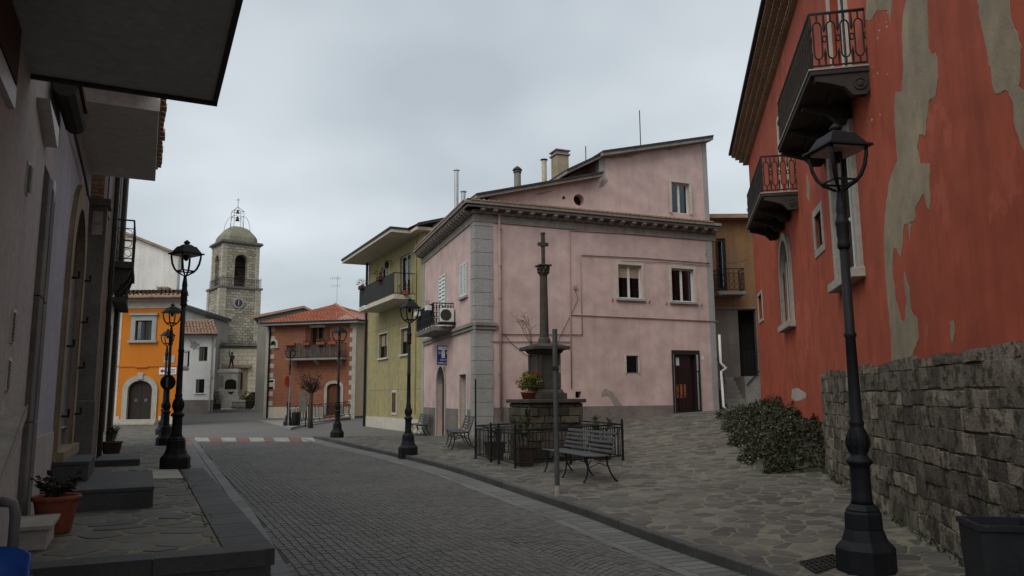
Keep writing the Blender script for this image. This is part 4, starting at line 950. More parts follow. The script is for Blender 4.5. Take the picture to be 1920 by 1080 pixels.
# windows with stone surrounds
def stone_frame(r, parent, k, o=.07, sill=True):
    mb = MB(); a0, a1, z0, z1 = r
    for b in ((a0 - k, a0, z0, z1 + k), (a1, a1 + k, z0, z1 + k), (a0, a1, z1, z1 + k)): mb.fbox(RF, *b, -.05, o)
    if sill: mb.fbox(RF, a0 - k - .06, a1 + k + .06, z0 - .14, z0 - .001, -.05, o + .1)
    else: mb.fbox(RF, a0 - k, a1 + k, z0 - k, z0 - .001, -.05, o)
    return mb.build('stone_surround', LSTONE, parent, bevel=.012)
w = window(RF, bw, RH, PVC, o=-.07, leaves=2, transom=.45); stone_frame(bw, w, .17)
w = window(RF, sw, RH, DKWOOD, o=-.06, leaves=1); stone_frame(sw, w, .14, o=.02, sill=False)
w = window(RF, s2, RH, DKWOOD, o=-.06, leaves=1); stone_frame(s2, w, .10, o=.03, sill=False)
a0, a1, z0, z1 = aw_; ac = (a0 + a1) / 2; hw = (a1 - a0) / 2
w = window(RF, aw_, RH, PVC, o=-.07, leaves=2); mb = MB(); arch_band(mb, RF, ac, z0, z1 - hw, hw, hw + .15, -.05, .07); mb.fbox(RF, a0 - .22, a1 + .22, z0 - .14, z0 - .001, -.05, .16); mb.build('stone_surround', LSTONE, w, bevel=.01); mb = MB(); spandrel(mb, RF, ac, z1 - hw, hw, z1 + .004, -.28, -.06); mb.build('spandrel', LSTONE, w)
for r in (bd1, bd2): window(RF, r, RH, PVC, o=-.12, leaves=2, casing=CREAM, cas_w=.1)
SLABD = mat('dark_balcony_stone', (0.05, 0.043, 0.036), (0.03, 0.026, 0.022), s1=2, bump=.3)  # very dark brown stone for balcony slabs and corbels
for (b0, b1, zs) in ((2.38, 5.65, 5.92), (8.4, 11.7, 5.86)):
    B = balcony(RF, b0, b1, zs, .72, RH, SLABD, RUSTIRON, h=.80, style='oval', pitch=.165, t=.07, bar_r=.011)
    mb = MB(); mb.fbox(RF, b0 - .01, b1 + .01, zs - .001, zs + .02, -.05, .74); mb.build('slab_lip', LSTONE, B)
    for i in range(4):
        a = b0 + .02 + i * (b1 - b0 - .16) / 3; pts = [(0, zs - .075), (.66, zs - .075), (.66, zs - .13), (.5, zs - .17), (.3, zs - .24), (.2, zs - .36), (.05, zs - .36), (0, zs - .30)]
        m = MB(); n = len(pts); vs = [RF.P(a + e, z, o) for e in (0, .12) for o, z in pts]; m.add(vs, [tuple(range(n)), tuple(range(2 * n - 1, n - 1, -1))] + [(k, (k + 1) % n, n + (k + 1) % n, n + k) for k in range(n)]); c = m.build('corbel', SLABD, B, bevel=.01)
        m = MB(); m.lathe([(.085, 0), (.085, .015), (.06, .016), (.06, .004), (.04, .003), (.04, .02), (.01, .025)], n=14); m.v = [tuple(RF.P(a - .001 - z, zs - .22 + y, .12 + x)) for x, y, z in m.v]; m.build('rosette', SLABD, c)
    for i in range(3):
        m = MB(); mid = (b1 - b0 - .16) / 3; a = b0 + .02 + mid * i + .12
        m.fbox(RF, a, a + mid - .12, zs - .11, zs - .071, .3, .36); m.build('slab_rib', SLABD, B)
# fallen stucco
PFR = mat('old_undercoat', (.40, .22, .16), (.27, .13, .09), s1=6, bump=.3)
Z8 = lambda x, y: (1320 + x / 2, y / 2); Z1 = lambda x, y: (1320 + x / 2, 540 + y / 2)
main_patch = [Z8(*p) for p in ((770, -30), (745, 60), (745, 180), (748, 260), (742, 345), (718, 350), (715, 450), (725, 600), (695, 680), (680, 800), (675, 880), (680, 1000))] + [Z1(*p) for p in ((686, 0), (690, 60), (700, 150), (706, 288), (740, 284), (780, 274), (786, 240), (806, 195), (800, 120), (778, 85), (768, 0), (752, -60), (750, -40), (760, 50), (752, 130), (740, 120), (718, 30))] + [Z8(*p) for p in ((706, 1020), (712, 930), (722, 930), (740, 970), (748, 900), (750, 845), (768, 838), (774, 905), (778, 850), (770, 836), (790, 830), (795, 770), (825, 725), (840, 780), (848, 780), (846, 700), (848, 620), (812, 610), (800, 560), (808, 500), (830, 510), (845, 370), (870, 360), (878, 290), (875, 210), (850, 200), (845, 180), (835, -30))]
patch(RF, main_patch, CEMENT, RH, name='bare_plaster_patch', jag=.014, fringe=PFR, seed=11)
patch(RF, [Z8(*p) for p in ((1020, -30), (1045, 120), (1075, 260), (1090, 350), (1105, 350), (1130, 330), (1160, 380), (1165, 460), (1190, 540), (1230, 640), (1260, 700), (1260, 300), (1190, 340), (1185, 330), (1190, 180), (1165, 100), (1150, 70), (1145, -30))], CEMENT, RH, name='bare_plaster_patch', jag=.014, fringe=PFR, seed=12)
patch(RF, [Z8(*p) for p in ((612, -30), (606, 70), (625, 80), (655, 35), (690, 40), (700, 90), (706, -30))], CEMENT, RH, name='bare_plaster_patch', jag=.014, fringe=PFR, seed=13)
patch(RF, [Z8(*p) for p in ((385, 650), (398, 700), (396, 755), (385, 740))], CEMENT, RH, name='bare_plaster_patch', jag=.006, seed=14)
patch(RF, [Z1(*p) for p in ((923, 122), (936, 120), (942, 165), (936, 210), (928, 200))], CEMENT, RH, name='bare_plaster_patch', jag=.006, seed=15)
PW = mat('white_limewash_spot', (.5, .42, .38), (.4, .33, .3), bump=.2)
patch(RF, [Z1(*p) for p in ((330, 380), (350, 376), (372, 388), (385, 395), (380, 412), (350, 425), (328, 415))], PW, RH, name='bare_plaster_patch', jag=.02, seed=16)
for i in range(13):
    rr_ = random.Random(i + 50); x = rr_.uniform(610, 690); y = rr_.uniform(20, 480); s_ = rr_.uniform(1.5, 4.5)
    patch(RF, [Z8(x, y), Z8(x + s_ * .5, y - s_), Z8(x + s_, y + s_ * .4), Z8(x + s_ * .4, y + s_ * 2)], PW, RH, name='chip', jag=.002, seed=i)
# ---- rubble-course retaining wall, each block its own
SWALL = empty('stone_wall', tuple(RF.P(2.7, .2)), 'weathered grey stone block wall below red stucco', 'wall')
BLOCK = mat('weathered_block', (0.20, 0.17, 0.13), (0.115, 0.092, 0.066), s1=3.5, s2=16, streak=.35, bump=.8, bscale=34, tone=1, spot=(0.05, 0.042, 0.03), spot_t=.53, spot_s=7)
rw = random.Random(21); z = -0.2; nblk = 0; farb = MB()
mb = MB(); mb.fbox(RF, -5.0, 6.92, -.3, 2.06, -.12, .04); mb.build('wall_core', mat('dark_wall_joint', (.105, .088, .064), (.065, .055, .042), s1=3, bump=.9), SWALL)
while z < 2.02:
    h = rw.choice((.17, .19, .21, .23)); z1 = z + h
    if 2.09 - z1 < .12: z1 = 2.09
    a = -5.0
    while a < 6.92:
        L = rw.choice((.15, .2, .26, .32, .38, .46)) * rw.uniform(.9, 1.1); a1 = min(a + L, 6.95)
        if a1 - a > .05:
            o = .055 + rw.uniform(-.012, .012); e = .004
            za = z + rw.uniform(-.012, .012); zb_ = z1 + rw.uniform(-.012, .012) + (rw.uniform(-.03, .02) if z1 >= 2.09 else 0)
            gx = [a + e, a + (a1 - a) * .5, a1 - e]; gz = [za + e, (za + zb_) / 2, zb_ - e]
            front = [RF.P(x + rw.uniform(-.006, .006), y + rw.uniform(-.006, .006), o + (.004 if (i == 1 and j == 1) else 0) + rw.uniform(-.003, .003)) for j, y in enumerate(gz) for i, x in enumerate(gx)]
            backp = [RF.P(x, y, -.02) for x, y in ((gx[0], gz[0]), (gx[2], gz[0]), (gx[2], gz[2]), (gx[0], gz[2]))]
            m = MB() if (a1 > -1.35 and z1 > .02 and nblk < 300) else None
            t_ = m if m else farb
            t_.add(front + backp, [(0, 1, 4, 3), (1, 2, 5, 4), (3, 4, 7, 6), (4, 5, 8, 7), (0, 9, 10, 2, 1), (2, 10, 11, 8, 5), (8, 11, 12, 6, 7), (6, 12, 9, 0, 3)]); t_.t += [rw.choice((.55, .7, .85, .95, 1.05, 1.25, 1.6)) * rw.uniform(.9, 1.1)] * 8
            if m: m.build('stone_block', BLOCK, SWALL, bevel=.008); nblk += 1
        a = a1
    z = z1
    if z1 >= 2.09: break
tag(farb.build('stone_blocks', BLOCK, SWALL), kind='stuff')
# ---- creeping shrub on the bank below the red wall
bank = MB(); na, no = 18, 6; rb_ = random.Random(4)
def bankz(a, o):
    p = RF.P(a, 0, o); gz = pav(p.x, p.y); w = max(0, 1 - o / 1.25) if o > 0 else 1
    return gz - .05 + (.78 - .12 * (a - 7) / 10) * (w ** .7) * min(1, max(.02, (a - 6.75) / 1.1)) * (1 if a < 14 else max(.25, 1 - (a - 14) / 4))
for i in range(na):
    for j in range(no):
        q = [(7.0 + (i + x) * 10.4 / na, -.02 + (j + y) * 1.3 / no) for x, y in ((0, 0), (1, 0), (1, 1), (0, 1))]
        bank.quad(*[RF.P(a, bankz(a, o), o) for a, o in q])
bank.quad(RF.P(7, -.2, -.02), RF.P(7, -.2, 1.28), RF.P(7, bankz(7, 1.28), 1.28), RF.P(7, bankz(7, 0), -.02))
tag(bank.build('bank', EARTH, smooth=True), kind='structure')
groups_l = (('low dark creeping shrub spilling over bank at end of stone wall', 7.1, 10.2, 2600), ('dark creeping shrub on bank under arched red wall window', 10.2, 13.6, 2400), ('low creeping shrub at foot of outside stairs', 13.6, 17.2, 1700))
for lab, aa, ab, n in groups_l:
    c = RF.P((aa + ab) / 2, 0, .5); e_ = empty('shrub', (c.x, c.y, bankz((aa + ab) / 2, .5)), lab, 'shrub')
    for part_i, (mm, frac) in enumerate(((LEAF, .62), (LEAF2, .38))):
        mb = MB()
        for _ in range(int(n * frac * 2.4)):
            a = rb_.uniform(aa - .15, ab + .15); o = 1.25 * rb_.random() ** .8 - .02 + .2 * math.sin(a * 2.3); o = max(0.02, o)
            cl = .5 + .5 * math.sin(a * 5.1 + o * 4) * math.sin(o * 6 + a)
            z = bankz(a, min(o, 1.28)) + rb_.random() ** 2 * (.10 + .22 * cl); leaf(mb, RF.P(a, z, o), rb_.uniform(.05, .11), rb_, w=.5)
        tag(mb.build('foliage', mm, e_), kind='stuff')
    mb = MB()
    for _ in range(int(n * .05)):
        a = rb_.uniform(aa, ab); o = rb_.uniform(.3, 1.35); leaf(mb, RF.P(a, bankz(a, min(o, 1.28)) + rb_.uniform(.08, .3), o), .05, rb_, w=.8)
    tag(mb.build('pale_leaf_tips', mat('silvery_leaf', (.20, .21, .17), bump=0), e_), kind='stuff')
    for k in range(5):
        a = aa + (ab - aa) * (k + .5) / 5; mb = MB(); mb.tube([RF.P(a, bankz(a, .1), .1), RF.P(a + .2, bankz(a, .5) + .1, .5), RF.P(a + .1, bankz(a, 1.0) + .1, 1.0)], [.03, .02, .008], 5); mb.build('stem', BARK, e_)

# ================================================================== OCHRE HOUSE AND STAIRS AT THE BACK
YB = 31.8
BK = Frame((7.0, YB), (1, 0))
OH = empty('ochre_house', (10.5, YB, 1.2), 'ochre house behind outside stairs with iron balcony', 'house')
bz = BK.az(1370, 408)[1]
r_bd = BK.rect(1343, 447, 1362, 545); r_ld = BK.rect(1386, 581, 1419, 706)
mb = MB(); wall_face(mb, BK, 0, 7, BK.az(1360, 578)[1], bz, [r_bd]); mb.quad(BK.P(0, 3, 0), BK.P(0, 3, -6), BK.P(0, bz, -6), BK.P(0, bz, 0)); mb.build('wall', OCHRE, OH)
mb = MB(); zj = BK.az(1360, 578)[1]; wall_face(mb, BK, 0, 7, -.5, zj, [(r_ld[0], r_ld[1], r_ld[2], min(r_ld[3], zj - .02))]); mb.build('lower_wall', mat('grey_old_render', (.20, .17, .14), (.14, .12, .10), streak=.4, s1=.9), OH)
mb = MB(); mb.fbox(BK, -.3, 7, zj - .03, zj + .04, -.1, .05); mb.build('string_course', CORN, OH)
mb = MB(); mb.quad(BK.P(-.6, bz + .05, .5), BK.P(7, bz + .05, .5), BK.P(7, bz + 1.2, -5), BK.P(-.6, bz + 1.2, -5)); mb.fbox(BK, -.6, 7, bz - .12, bz + .04, -.2, .5); mb.build('roof', COPPO, OH)
w = window(BK, r_bd, OH, DKWOOD, o=-.05, leaves=1, fw=.13, curtain=True)
b0 = BK.az(1342, 545)[0] - .1; b1 = BK.az(1399, 545, .8)[0]
balcony(BK, b0, b1, BK.az(1370, 546, .8)[1], .8, OH, CONC, IRON, h=.95, style='scroll', pitch=.19, t=.14)
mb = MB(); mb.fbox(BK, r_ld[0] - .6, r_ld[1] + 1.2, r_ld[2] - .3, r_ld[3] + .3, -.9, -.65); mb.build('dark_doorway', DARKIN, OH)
run(BK, [(1342, 497), (1375, 495), (1400, 489)], .012, CABLE, OH, 'wall_cable', .3)
# stair flight, each step its own
ST = empty('stair_flight', (9.2, 30.2, 1.2), 'concrete outside stairs with iron handrail beside ochre house', 'stairs')
xs0 = BK.az(1356, 740, 1.3)[0] + 7.0; xs1 = BK.az(1393, 740, 1.3)[0] + 7.0
for i in range(7):
    y0 = 30.0 + i * .26; z1 = 1.22 + (i + 1) * .175
    mb = MB(); mb.box(((xs0 + xs1) / 2, (y0 + 31.78) / 2, (z1 + .6) / 2), (xs1 - xs0, 31.78 - y0, z1 - .6)); mb.v = [(x, y, z if z > .7 else .6) for x, y, z in mb.v]
    if i: mb = MB(); mb.box(((xs0 + xs1) / 2, (y0 + 31.78) / 2, z1 - .0875), (xs1 - xs0, 31.78 - y0, .1748))
    mb.build('step', CONC, ST, bevel=.012)
mb = MB(); mb.prism([(xs1 + .01, 30.2), (xs1 + 2.2, 30.2), (xs1 + 2.2, 31.75), (xs1 + .01, 31.75)], .5, 2.45); mb.build('landing_block', CONC, ST)
mb = MB(); mb.tube([(xs0 - .05, 29.95, 2.15), (xs0 + .05, 30.6, 2.6), (xs0 + .1, 31.6, 3.3)], .022, 6); mb.build('handrail', IRON, ST)
for i in range(12):
    x = xs1 + .06 + i * .16; mb = MB(); mb.tube([(x, 30.25, 2.45), (x, 30.25, 3.4)], .012 if i else .02, 5); mb.build('baluster', IRON, ST)
for z in (2.62, 3.4): mb = MB(); mb.tube([(xs1 + .06, 30.25, z), (xs1 + 1.9, 30.25, z)], .016, 5); mb.build('rail', IRON, ST)
mb = MB(); mb.tube([(xs1 + .06, 30.15, 2.1), (xs1 + .9, 30.15, 2.95)], .02, 5); mb.build('handrail', IRON, ST)
# ================================================================== BRICK-RED HOUSE WITH HIPPED TILE ROOF
pl_ = at_y(500, 790, 54.5); pr_ = at_y(664, 790, 52.7)
BF = Frame((pl_.x, pl_.y), (pr_.x - pl_.x, pr_.y - pl_.y)); BLEN = (Vector((pr_.x, pr_.y)) - Vector((pl_.x, pl_.y))).length
BH = empty('brick_house', tuple(BF.P(BLEN / 2, .25)), 'small russet brick house with hipped red tile roof and white quoins', 'house')
ZE = BF.az(580, 607)[1]
BRK = masonry('russet_brick_cladding', (0.30, 0.125, 0.072), (0.25, 0.105, 0.06), (0.80, 0.74, 0.68), .6, .10, .010, .0, c2v=.9)
d_ = (BF.az(613, 750)[0], BF.az(639, 750)[0], BF.az(625, 778)[1], BF.az(625, 719)[1]); w1 = (BF.az(584, 630)[0], BF.az(607, 630)[0], BF.az(595, 644)[1] - .9, BF.az(595, 614)[1]); w2 = BF.rect(504, 713, 513, 730); ni = BF.rect(507, 638, 519, 650)
mb = MB(); wall_face(mb, BF, 0, BLEN, -.4, ZE, [d_, w1, w2, ni]); mb.build('wall', BRK, BH)
RS = Frame(BF.P(BLEN, 0).xy, (.55, .83)); RS.n = Vector((.83, -.55)); mb = MB(); wall_face(mb, RS, 0, 9, -.9, ZE); mb.build('side_wall', BEIGE, BH)
LSF = Frame(BF.P(0, 0).xy, (-.62, .78)); LSF.n = Vector((-.78, -.62)); mb = MB(); wall_face(mb, LSF, 0, .75, -.4, ZE); mb.quad(LSF.P(.75, -.4), BF.P(1.0, -.4, -8), BF.P(1.0, ZE, -8), LSF.P(.75, ZE)); mb.build('side_wall', LSTONE, BH)
mb = MB(); mb.fbox(RS, -.01, 9, -.9, BF.az(660, 780)[1], -.05, .05); mb.build('stone_footing', masonry('rubble_footing', (.16, .14, .11), (.10, .09, .07), (.35, .3, .25), .4, .22), BH)
mb = MB(); mb.fbox(BF, 0.1, d_[0] - .25, -.4, BF.az(550, 763)[1], -.05, .03); mb.build('plinth', CREAM, BH); mb = MB(); mb.fbox(BF, d_[1] + .25, BLEN - .4, -.4, BF.az(550, 763)[1], -.05, .03); mb.build('plinth', CREAM, BH)
for s_, F, a in ((0, BF, BLEN), (1, BF, 0.0)):
    z = .9 if s_ else .3; k = 0
    while z < ZE - .25:
        w = .46 if k % 2 else .26; h = .33
        if s_ == 0: mb = MB(); mb.fbox(BF, BLEN - w, BLEN + .03, z, z + h, -.05, .03); mb.build('quoin_block', LSTONE, BH, bevel=.01)
        elif k % 2: mb = MB(); mb.fbox(BF, .08, .42, z, z + h, -.05, .03); mb.build('quoin_block', LSTONE, BH, bevel=.01)
        z += h; k += 1
a0, a1, z0, z1 = d_; ac = (a0 + a1) / 2; hw = (a1 - a0) / 2
mb = MB(); n = 10; rise = .28; out = [(a1 + .2, z0), (a1 + .2, z1 - rise)] + [(ac + (hw + .2) * math.cos(math.pi * k / n), z1 - rise + (rise + .2) * math.sin(math.pi * k / n)) for k in range(1, n)] + [(a0 - .2, z1 - rise), (a0 - .2, z0), (a0, z0), (a0, z1 - rise)] + [(ac - hw * math.cos(math.pi * k / n), z1 - rise + rise * math.sin(math.pi * k / n)) for k in range(1, n)] + [(a1, z1 - rise), (a1, z0)]
mb.fprism(BF, out, -.05, .06); D = mb.build('door', LSTONE, BH); mb = MB(); mb.fbox(BF, a0, a1, z0, z1, -.2, -.14); mb.build('door_leaf', WOODB, D)
W_ = window(BF, w1, BH, WOODB, curtain=True); mb = MB(); mb.fbox(BF, w1[0] - .12, w1[1] + .12, w1[3], w1[3] + .16, -.02, .1); mb.build('lintel', CREAM, W_)
for s_ in (-1, 1):
    x0, x1 = (w1[0] - .45, w1[0] - .01) if s_ < 0 else (w1[1] + .01, w1[1] + .45); mb = MB(); mb.fbox(BF, x0, x1, w1[2], w1[3], .01, .05); sh = mb.build('shutter', WOODB, W_)
window(BF, w2, BH, DKWOOD, leaves=1, casing=CREAM, cas_w=.1)
a0, a1, z0, z1 = ni; ac = (a0 + a1) / 2; hw = (a1 - a0) / 2; mb = MB(); arch_band(mb, BF, ac, z0, z1 - hw, hw * .8, hw + .12, -.03, .06); mb.fbox(BF, a0 - .18, a1 + .18, z0 - .12, z0, -.03, .1); N_ = mb.build('niche', LSTONE, BH); mb = MB(); mb.fbox(BF, a0, a1, z0, z1, -.24, -.2); mb.build('niche_back', GSTONE, N_)
b0, b1 = BF.az(535, 672, .8)[0], BF.az(640, 668, .8)[0]; zb = BF.az(588, 671, .8)[1]
WSLAT = mat('weathered_reed_screen', (.16, .14, .11), (.10, .085, .07), s1=5, streak=.5)
BB = balcony(BF, b0, b1, zb, .8, BH, CONC, IRON, h=1.0, style='bars', pitch=.12, t=.14)
nsl = 44
for i in range(nsl):
    a = b0 + .06 + (b1 - b0 - .12) * i / (nsl - 1); mb = MB(); mb.fbox(BF, a - .035, a + .035, zb + .05, zb + .93 + .04 * math.sin(i * 3.1), .70, .72); mb.build('screen_slat', WSLAT, BB)
for i in range(3):
    a = b0 + .4 + (b1 - b0 - .8) * i / 2; mb = MB(); mb.fprism(Frame(BF.P(a, 0).xy, BF.n), [(0, zb - .14), (.6, zb - .14), (.55, zb - .25), (0, zb - .5)], -.08, .08); mb.build('corbel', LSTONE, BB)
# eaves + hipped roof in tile courses
apex = at_y(628, 571, 57.5); e = .55
c0 = BF.P(-.5, ZE + .12, e); c1 = BF.P(BLEN + .35, ZE + .12, e); c2 = RS.P(9, ZE + .12, e); c3 = BF.P(-.5, ZE + .12, -8)
mb = MB(); 
def slab_poly(pts, z0, z1): mb.prism([(p.x, p.y) for p in pts], z0, z1)
slab_poly([c0, c1, c2, c3], ZE - .08, ZE + .06); mb.build('eaves', CONC, BH)
mb = MB(); mb.tube([c3 + Vector((0, 0, -.02)), c0 + Vector((0, 0, -.02)), c1 + Vector((0, 0, -.02)), c2 + Vector((0, 0, -.02))], .07, 6); mb.build('gutter', ROOFEDGE, BH)
ap2 = apex + Vector((.3, 4.0, 0))
def tiled(mb, p, q, ta, tb, courses, width=.26, lift=.035):
    """courses of humped tiles between an eaves edge p-q and a top edge ta-tb"""
    for j in range(courses):
        t0, t1 = j / courses, (j + 1.12) / courses
        l0, r0 = p.lerp(ta, t0), q.lerp(tb, t0); l1, r1 = p.lerp(ta, min(1, t1)), q.lerp(tb, min(1, t1))
        n = max(1, int((r0 - l0).length / width)); up = Vector((0, 0, 1))
        for i in range(n):
            for k in range(2):
                f0 = (i + k / 2) / n; f1 = (i + (k + 1) / 2) / n; h0 = 0 if k == 0 else lift; h1 = lift if k == 0 else 0
                mb.quad(l0.lerp(r0, f0) + up * (h0 + lift), l0.lerp(r0, f1) + up * (h1 + lift), l1.lerp(r1, f1) + up * h1, l1.lerp(r1, f0) + up * h0)
        mb.quad(l0, r0, r0 + up * lift, l0 + up * lift)
mb = MB(); tiled(mb, c0, c1, apex, apex, 13); tiled(mb, c1, c2, apex, ap2, 13); tiled(mb, c3, c0, ap2, apex, 13); r_ = mb.build('roof', TILE, BH)
RT = mat('pale_ridge_tile', (.52, .27, .17), (.42, .2, .12), s1=3, bump=.1)
for i in range(22):
    p = c1.lerp(apex, (i + .1) / 22) + Vector((0, 0, .06)); q = c1.lerp(apex, (i + 1.0) / 22) + Vector((0, 0, .06)); mb = MB(); mb.tube([p, q], [.11, .085], 7); mb.build('ridge_tile', RT, r_)
mb = MB(); mb.tube([BF.P(.05, ZE, .08), BF.P(.05, .2, .08)], .07, 6); mb.build('downpipe', IRON, BH)
# aerial
AT = empty('tv_aerial', tuple(apex + Vector((.3, .3, -.2))), 'television aerial on hipped red tile roof', 'aerial')
mb = MB(); p = at_y(631, 570, 57.8); q = at_y(633, 518, 57.8); mb.tube([p - Vector((0, 0, .4)), q], .02, 5); mb.build('mast', STEEL, AT)
for dz, L_, n in ((-.15, .55, 6), (-.75, .45, 4)):
    mb = MB(); b = Vector((q.x, q.y, q.z + dz)); mb.tube([b - Vector((L_, 0, 0)), b + Vector((L_ * .4, 0, 0))], .012, 4)
    for i in range(n): x = -L_ + i * L_ * 1.4 / (n - 1); mb.tube([b + Vector((x, 0, -.14)), b + Vector((x, 0, .14))], .008, 4)
    tag(mb.build('antenna_elements', STEEL, AT), kind='stuff')
# plants in boxes on balconies
def flower_box(p, w, label, grp, leafm, petal=None, rz=0.0, h=.22, name='flower_box', n=90, box_m=None):
    e_ = empty(name, p, label, 'flower box', grp); mb = MB(); x = w / 2
    mb.box((p[0], p[1], p[2] + .09), (w, .2, .18), rz); mb.build('trough', box_m or TERRA, e_, bevel=.01)
    mb = MB(); leaves_blob(mb, (p[0], p[1], p[2] + .18 + h * .4), x * 1.05, .2, h * .6, n, .09, shell=.1); tag(mb.build('foliage', leafm, e_), kind='stuff')
    if petal:
        mb = MB(); leaves_blob(mb, (p[0], p[1], p[2] + .22 + h * .6), x, .2, h * .5, max(10, n // 5), .06, shell=.3); tag(mb.build('blossom', petal, e_), kind='stuff')
zr = zb + 1.02
for px, w, h, lab, lm, pm in ((543, .9, .45, 'terracotta box of tall yellow-green flowers on reed-screened balcony', LEAFY, PETALW), (575, .55, .16, 'low terracotta box left of balcony door on brick house', LEAF2, None), (602, .6, .2, 'terracotta box below open brown shutters on brick house', LEAF2, PETALW), (624, .6, .28, 'terracotta box of leafy plants at lamp end of reed-screened balcony', LEAF2, None)):
    a = BF.az(px, 645, .8)[0]; q = BF.P(a, zb + .9, .86); flower_box(tuple(q), w, lab, 'flower boxes on the brick house balcony', lm, pm, math.atan2(BF.d.y, BF.d.x), h)
zg = zb
gz_ = GF.az(781, 558)[1] + .1 + .9
for px, py, lab, pm in ((680, 560, 'flower box with pale pink blossom at far end of olive house balcony', PETALW), (714, 535, 'red flower box on black screened olive house balcony', PETAL)):
    a = GF.az(px, py, ob)[0]; q = GF.P(a, gz_, ob + .08); flower_box(tuple(q), .55, lab, 'flower boxes on the olive house balcony', LEAF2, pm, math.atan2(GF.d.y, GF.d.x), .35, box_m=mat('dark_red_plastic', (.10, .02, .02), bump=0))
q = GF.P(nb + .35, zb, .0); q = GF.P(nb + .05, GF.az(781, 558)[1] + .1, .55); flower_box(tuple(q), .5, 'terracotta planter standing on olive house balcony floor', 'flower boxes on the olive house balcony', LEAF, PETAL, math.atan2(GF.d.y, GF.d.x), .35)
for px, py, lab, pm in ((787, 600, 'hanging pot of purple flowers on tobacconist balcony rail', PETALP), (808, 580, 'hanging pot of pink flowers on tobacconist balcony rail', PETALW)):
    a = PL.az(px, py, o_b)[0]; q = PL.P(a, 4.32 + .6, o_b + .1); flower_box(tuple(q), .35, lab, 'flower pots on the pink house balcony', LEAF2, pm, math.atan2(DL.y, DL.x), .18, box_m=PVC, n=40)
# grey gabled house behind
GH = empty('grey_house', tuple(at_y(540, 745, 66)), 'plain grey rendered house with low gable behind russet brick house', 'house')
HF = Frame((at_y(480, 700, 66).x, 66), (1, 0)); HF.sk = vp_dir(560); l = HF.az(482, 592); m_ = HF.az(572, 575); r_ = HF.az(620, 597)
mb = MB(); mb.fprism(HF, [(l[0] + .1, .3), (r_[0], .3), (r_[0], r_[1] - .2), (m_[0], m_[1] - .15), (l[0] + .1, l[1] - .2)], -7, 0); mb.build('wall', GGR, GH)
mb = MB(); mb.fprism(HF, [(l[0] - .2, l[1] - .25), (m_[0], m_[1] - .14), (r_[0] + .3, r_[1] - .3), (r_[0] + .3, r_[1] - .12), (m_[0], m_[1] + .05), (l[0] - .2, l[1] - .02)], -7.2, .4); mb.build('roof', COPPO, GH)
# ================================================================== ORANGE HOUSE
OF = Frame((at_y(207, 790, 44).x, 44), (1, 0)); OW = OF.az(333, 700)[0]; OF.sk = SD
ORH = empty('orange_house', tuple(OF.P(OW / 2, .33)), 'bright orange house with arched stone doorway', 'house')
ZO = OF.az(270, 566)[1]; dr = OF.rect(239, 712, 286, 794); dr = (OF.az(239, 750)[0], OF.az(286, 750)[0], OF.az(262, 795)[1], OF.az(262, 713)[1]); wn = OF.rect(254, 601, 285, 638)
mb = MB(); wall_face(mb, OF, 0, OW, -.2, ZO, [dr, wn]); mb.quad(OF.P(OW, -.2), OF.P(OW, -.2, -7), OF.P(OW, ZO, -7), OF.P(OW, ZO)); mb.quad(OF.P(0, -.2), OF.P(0, -.2, -7), OF.P(0, ZO, -7), OF.P(0, ZO)); mb.build('wall', ORANGE, ORH)
zp = OF.az(220, 789)[1] + .25
for x0, x1 in ((0, dr[0] - .42), (dr[1] + .42, OW)): mb = MB(); mb.fbox(OF, x0, x1, -.2, zp, -.05, .03); mb.build('plinth', CREAM, ORH)
mb = MB(); mb.fbox(OF, -.05, OW + .05, OF.az(270, 578)[1], ZO + .02, -.05, .04); mb.build('frieze', CREAM, ORH)
mb = MB(); zz = OF.az(250, 686)[1]; mb.fbox(OF, 0, OW, zz - .05, zz + .04, -.05, .05); mb.fbox(OF, (dr[0] + dr[1]) / 2 - .35, (dr[0] + dr[1]) / 2 + .35, zz - .1, zz - .051, -.05, .09); mb.build('string_course', ORANGE, ORH)
mb = MB(); mb.fbox(OF, -.12, .3, -.2, ZO - .3, -.05, .02); mb.build('corner_strip', CREAM, ORH)
a0, a1, z0, z1 = dr; ac = (a0 + a1) / 2; hw = (a1 - a0) / 2; rise = .55; n = 12
def seg(rad, ry): return [(ac + rad * math.cos(math.pi * k / n), z1 - rise + ry * math.sin(math.pi * k / n)) for k in range(n + 1)]
mb = MB(); mb.fprism(OF, [(a1 + .27, z0)] + seg(hw + .27, rise + .27) + [(a0 - .27, z0), (a0, z0)] + seg(hw, rise)[::-1] + [(a1, z0)], -.05, .09); D = mb.build('door', LSTONE, ORH, bevel=.02)
mb = MB(); mb.fprism(OF, seg(hw, rise) + [(a0, z1 + .01), (a1, z1 + .01)], -.22, -.04); mb.build('spandrel', LSTONE, D)
mb = MB(); mb.fbox(OF, ac - .17, ac + .17, z1 + .02, z1 + .42, .06, .16); mb.build('keystone', LSTONE, D, bevel=.04)
for s_ in (-1, 1):
    mb = MB(); mb.fbox(OF, a0 if s_ < 0 else ac + .008, ac - .008 if s_ < 0 else a1, z0, z1, -.2, -.14); lf = mb.build('door_leaf', DKWOOD, D)
    mb = MB(); c = OF.P(ac + s_ * .28, z0 + 1.35, -.13); mb.tube([c + Vector((.07 * math.cos(t), -.01, .07 * math.sin(t))) for t in [k * math.pi / 5 for k in range(11)]], .014, 5); mb.build('knocker_ring', STEEL, D)
for k in range(2): mb = MB(); mb.fbox(OF, a0 - .5 + .1 * k, a1 + .5 - .1 * k, -.1 + .0, .33 + .14 * (k + 1), -.02, .7 - .33 * k); mb.build('door_step', LSTONE, ORH, bevel=.015)
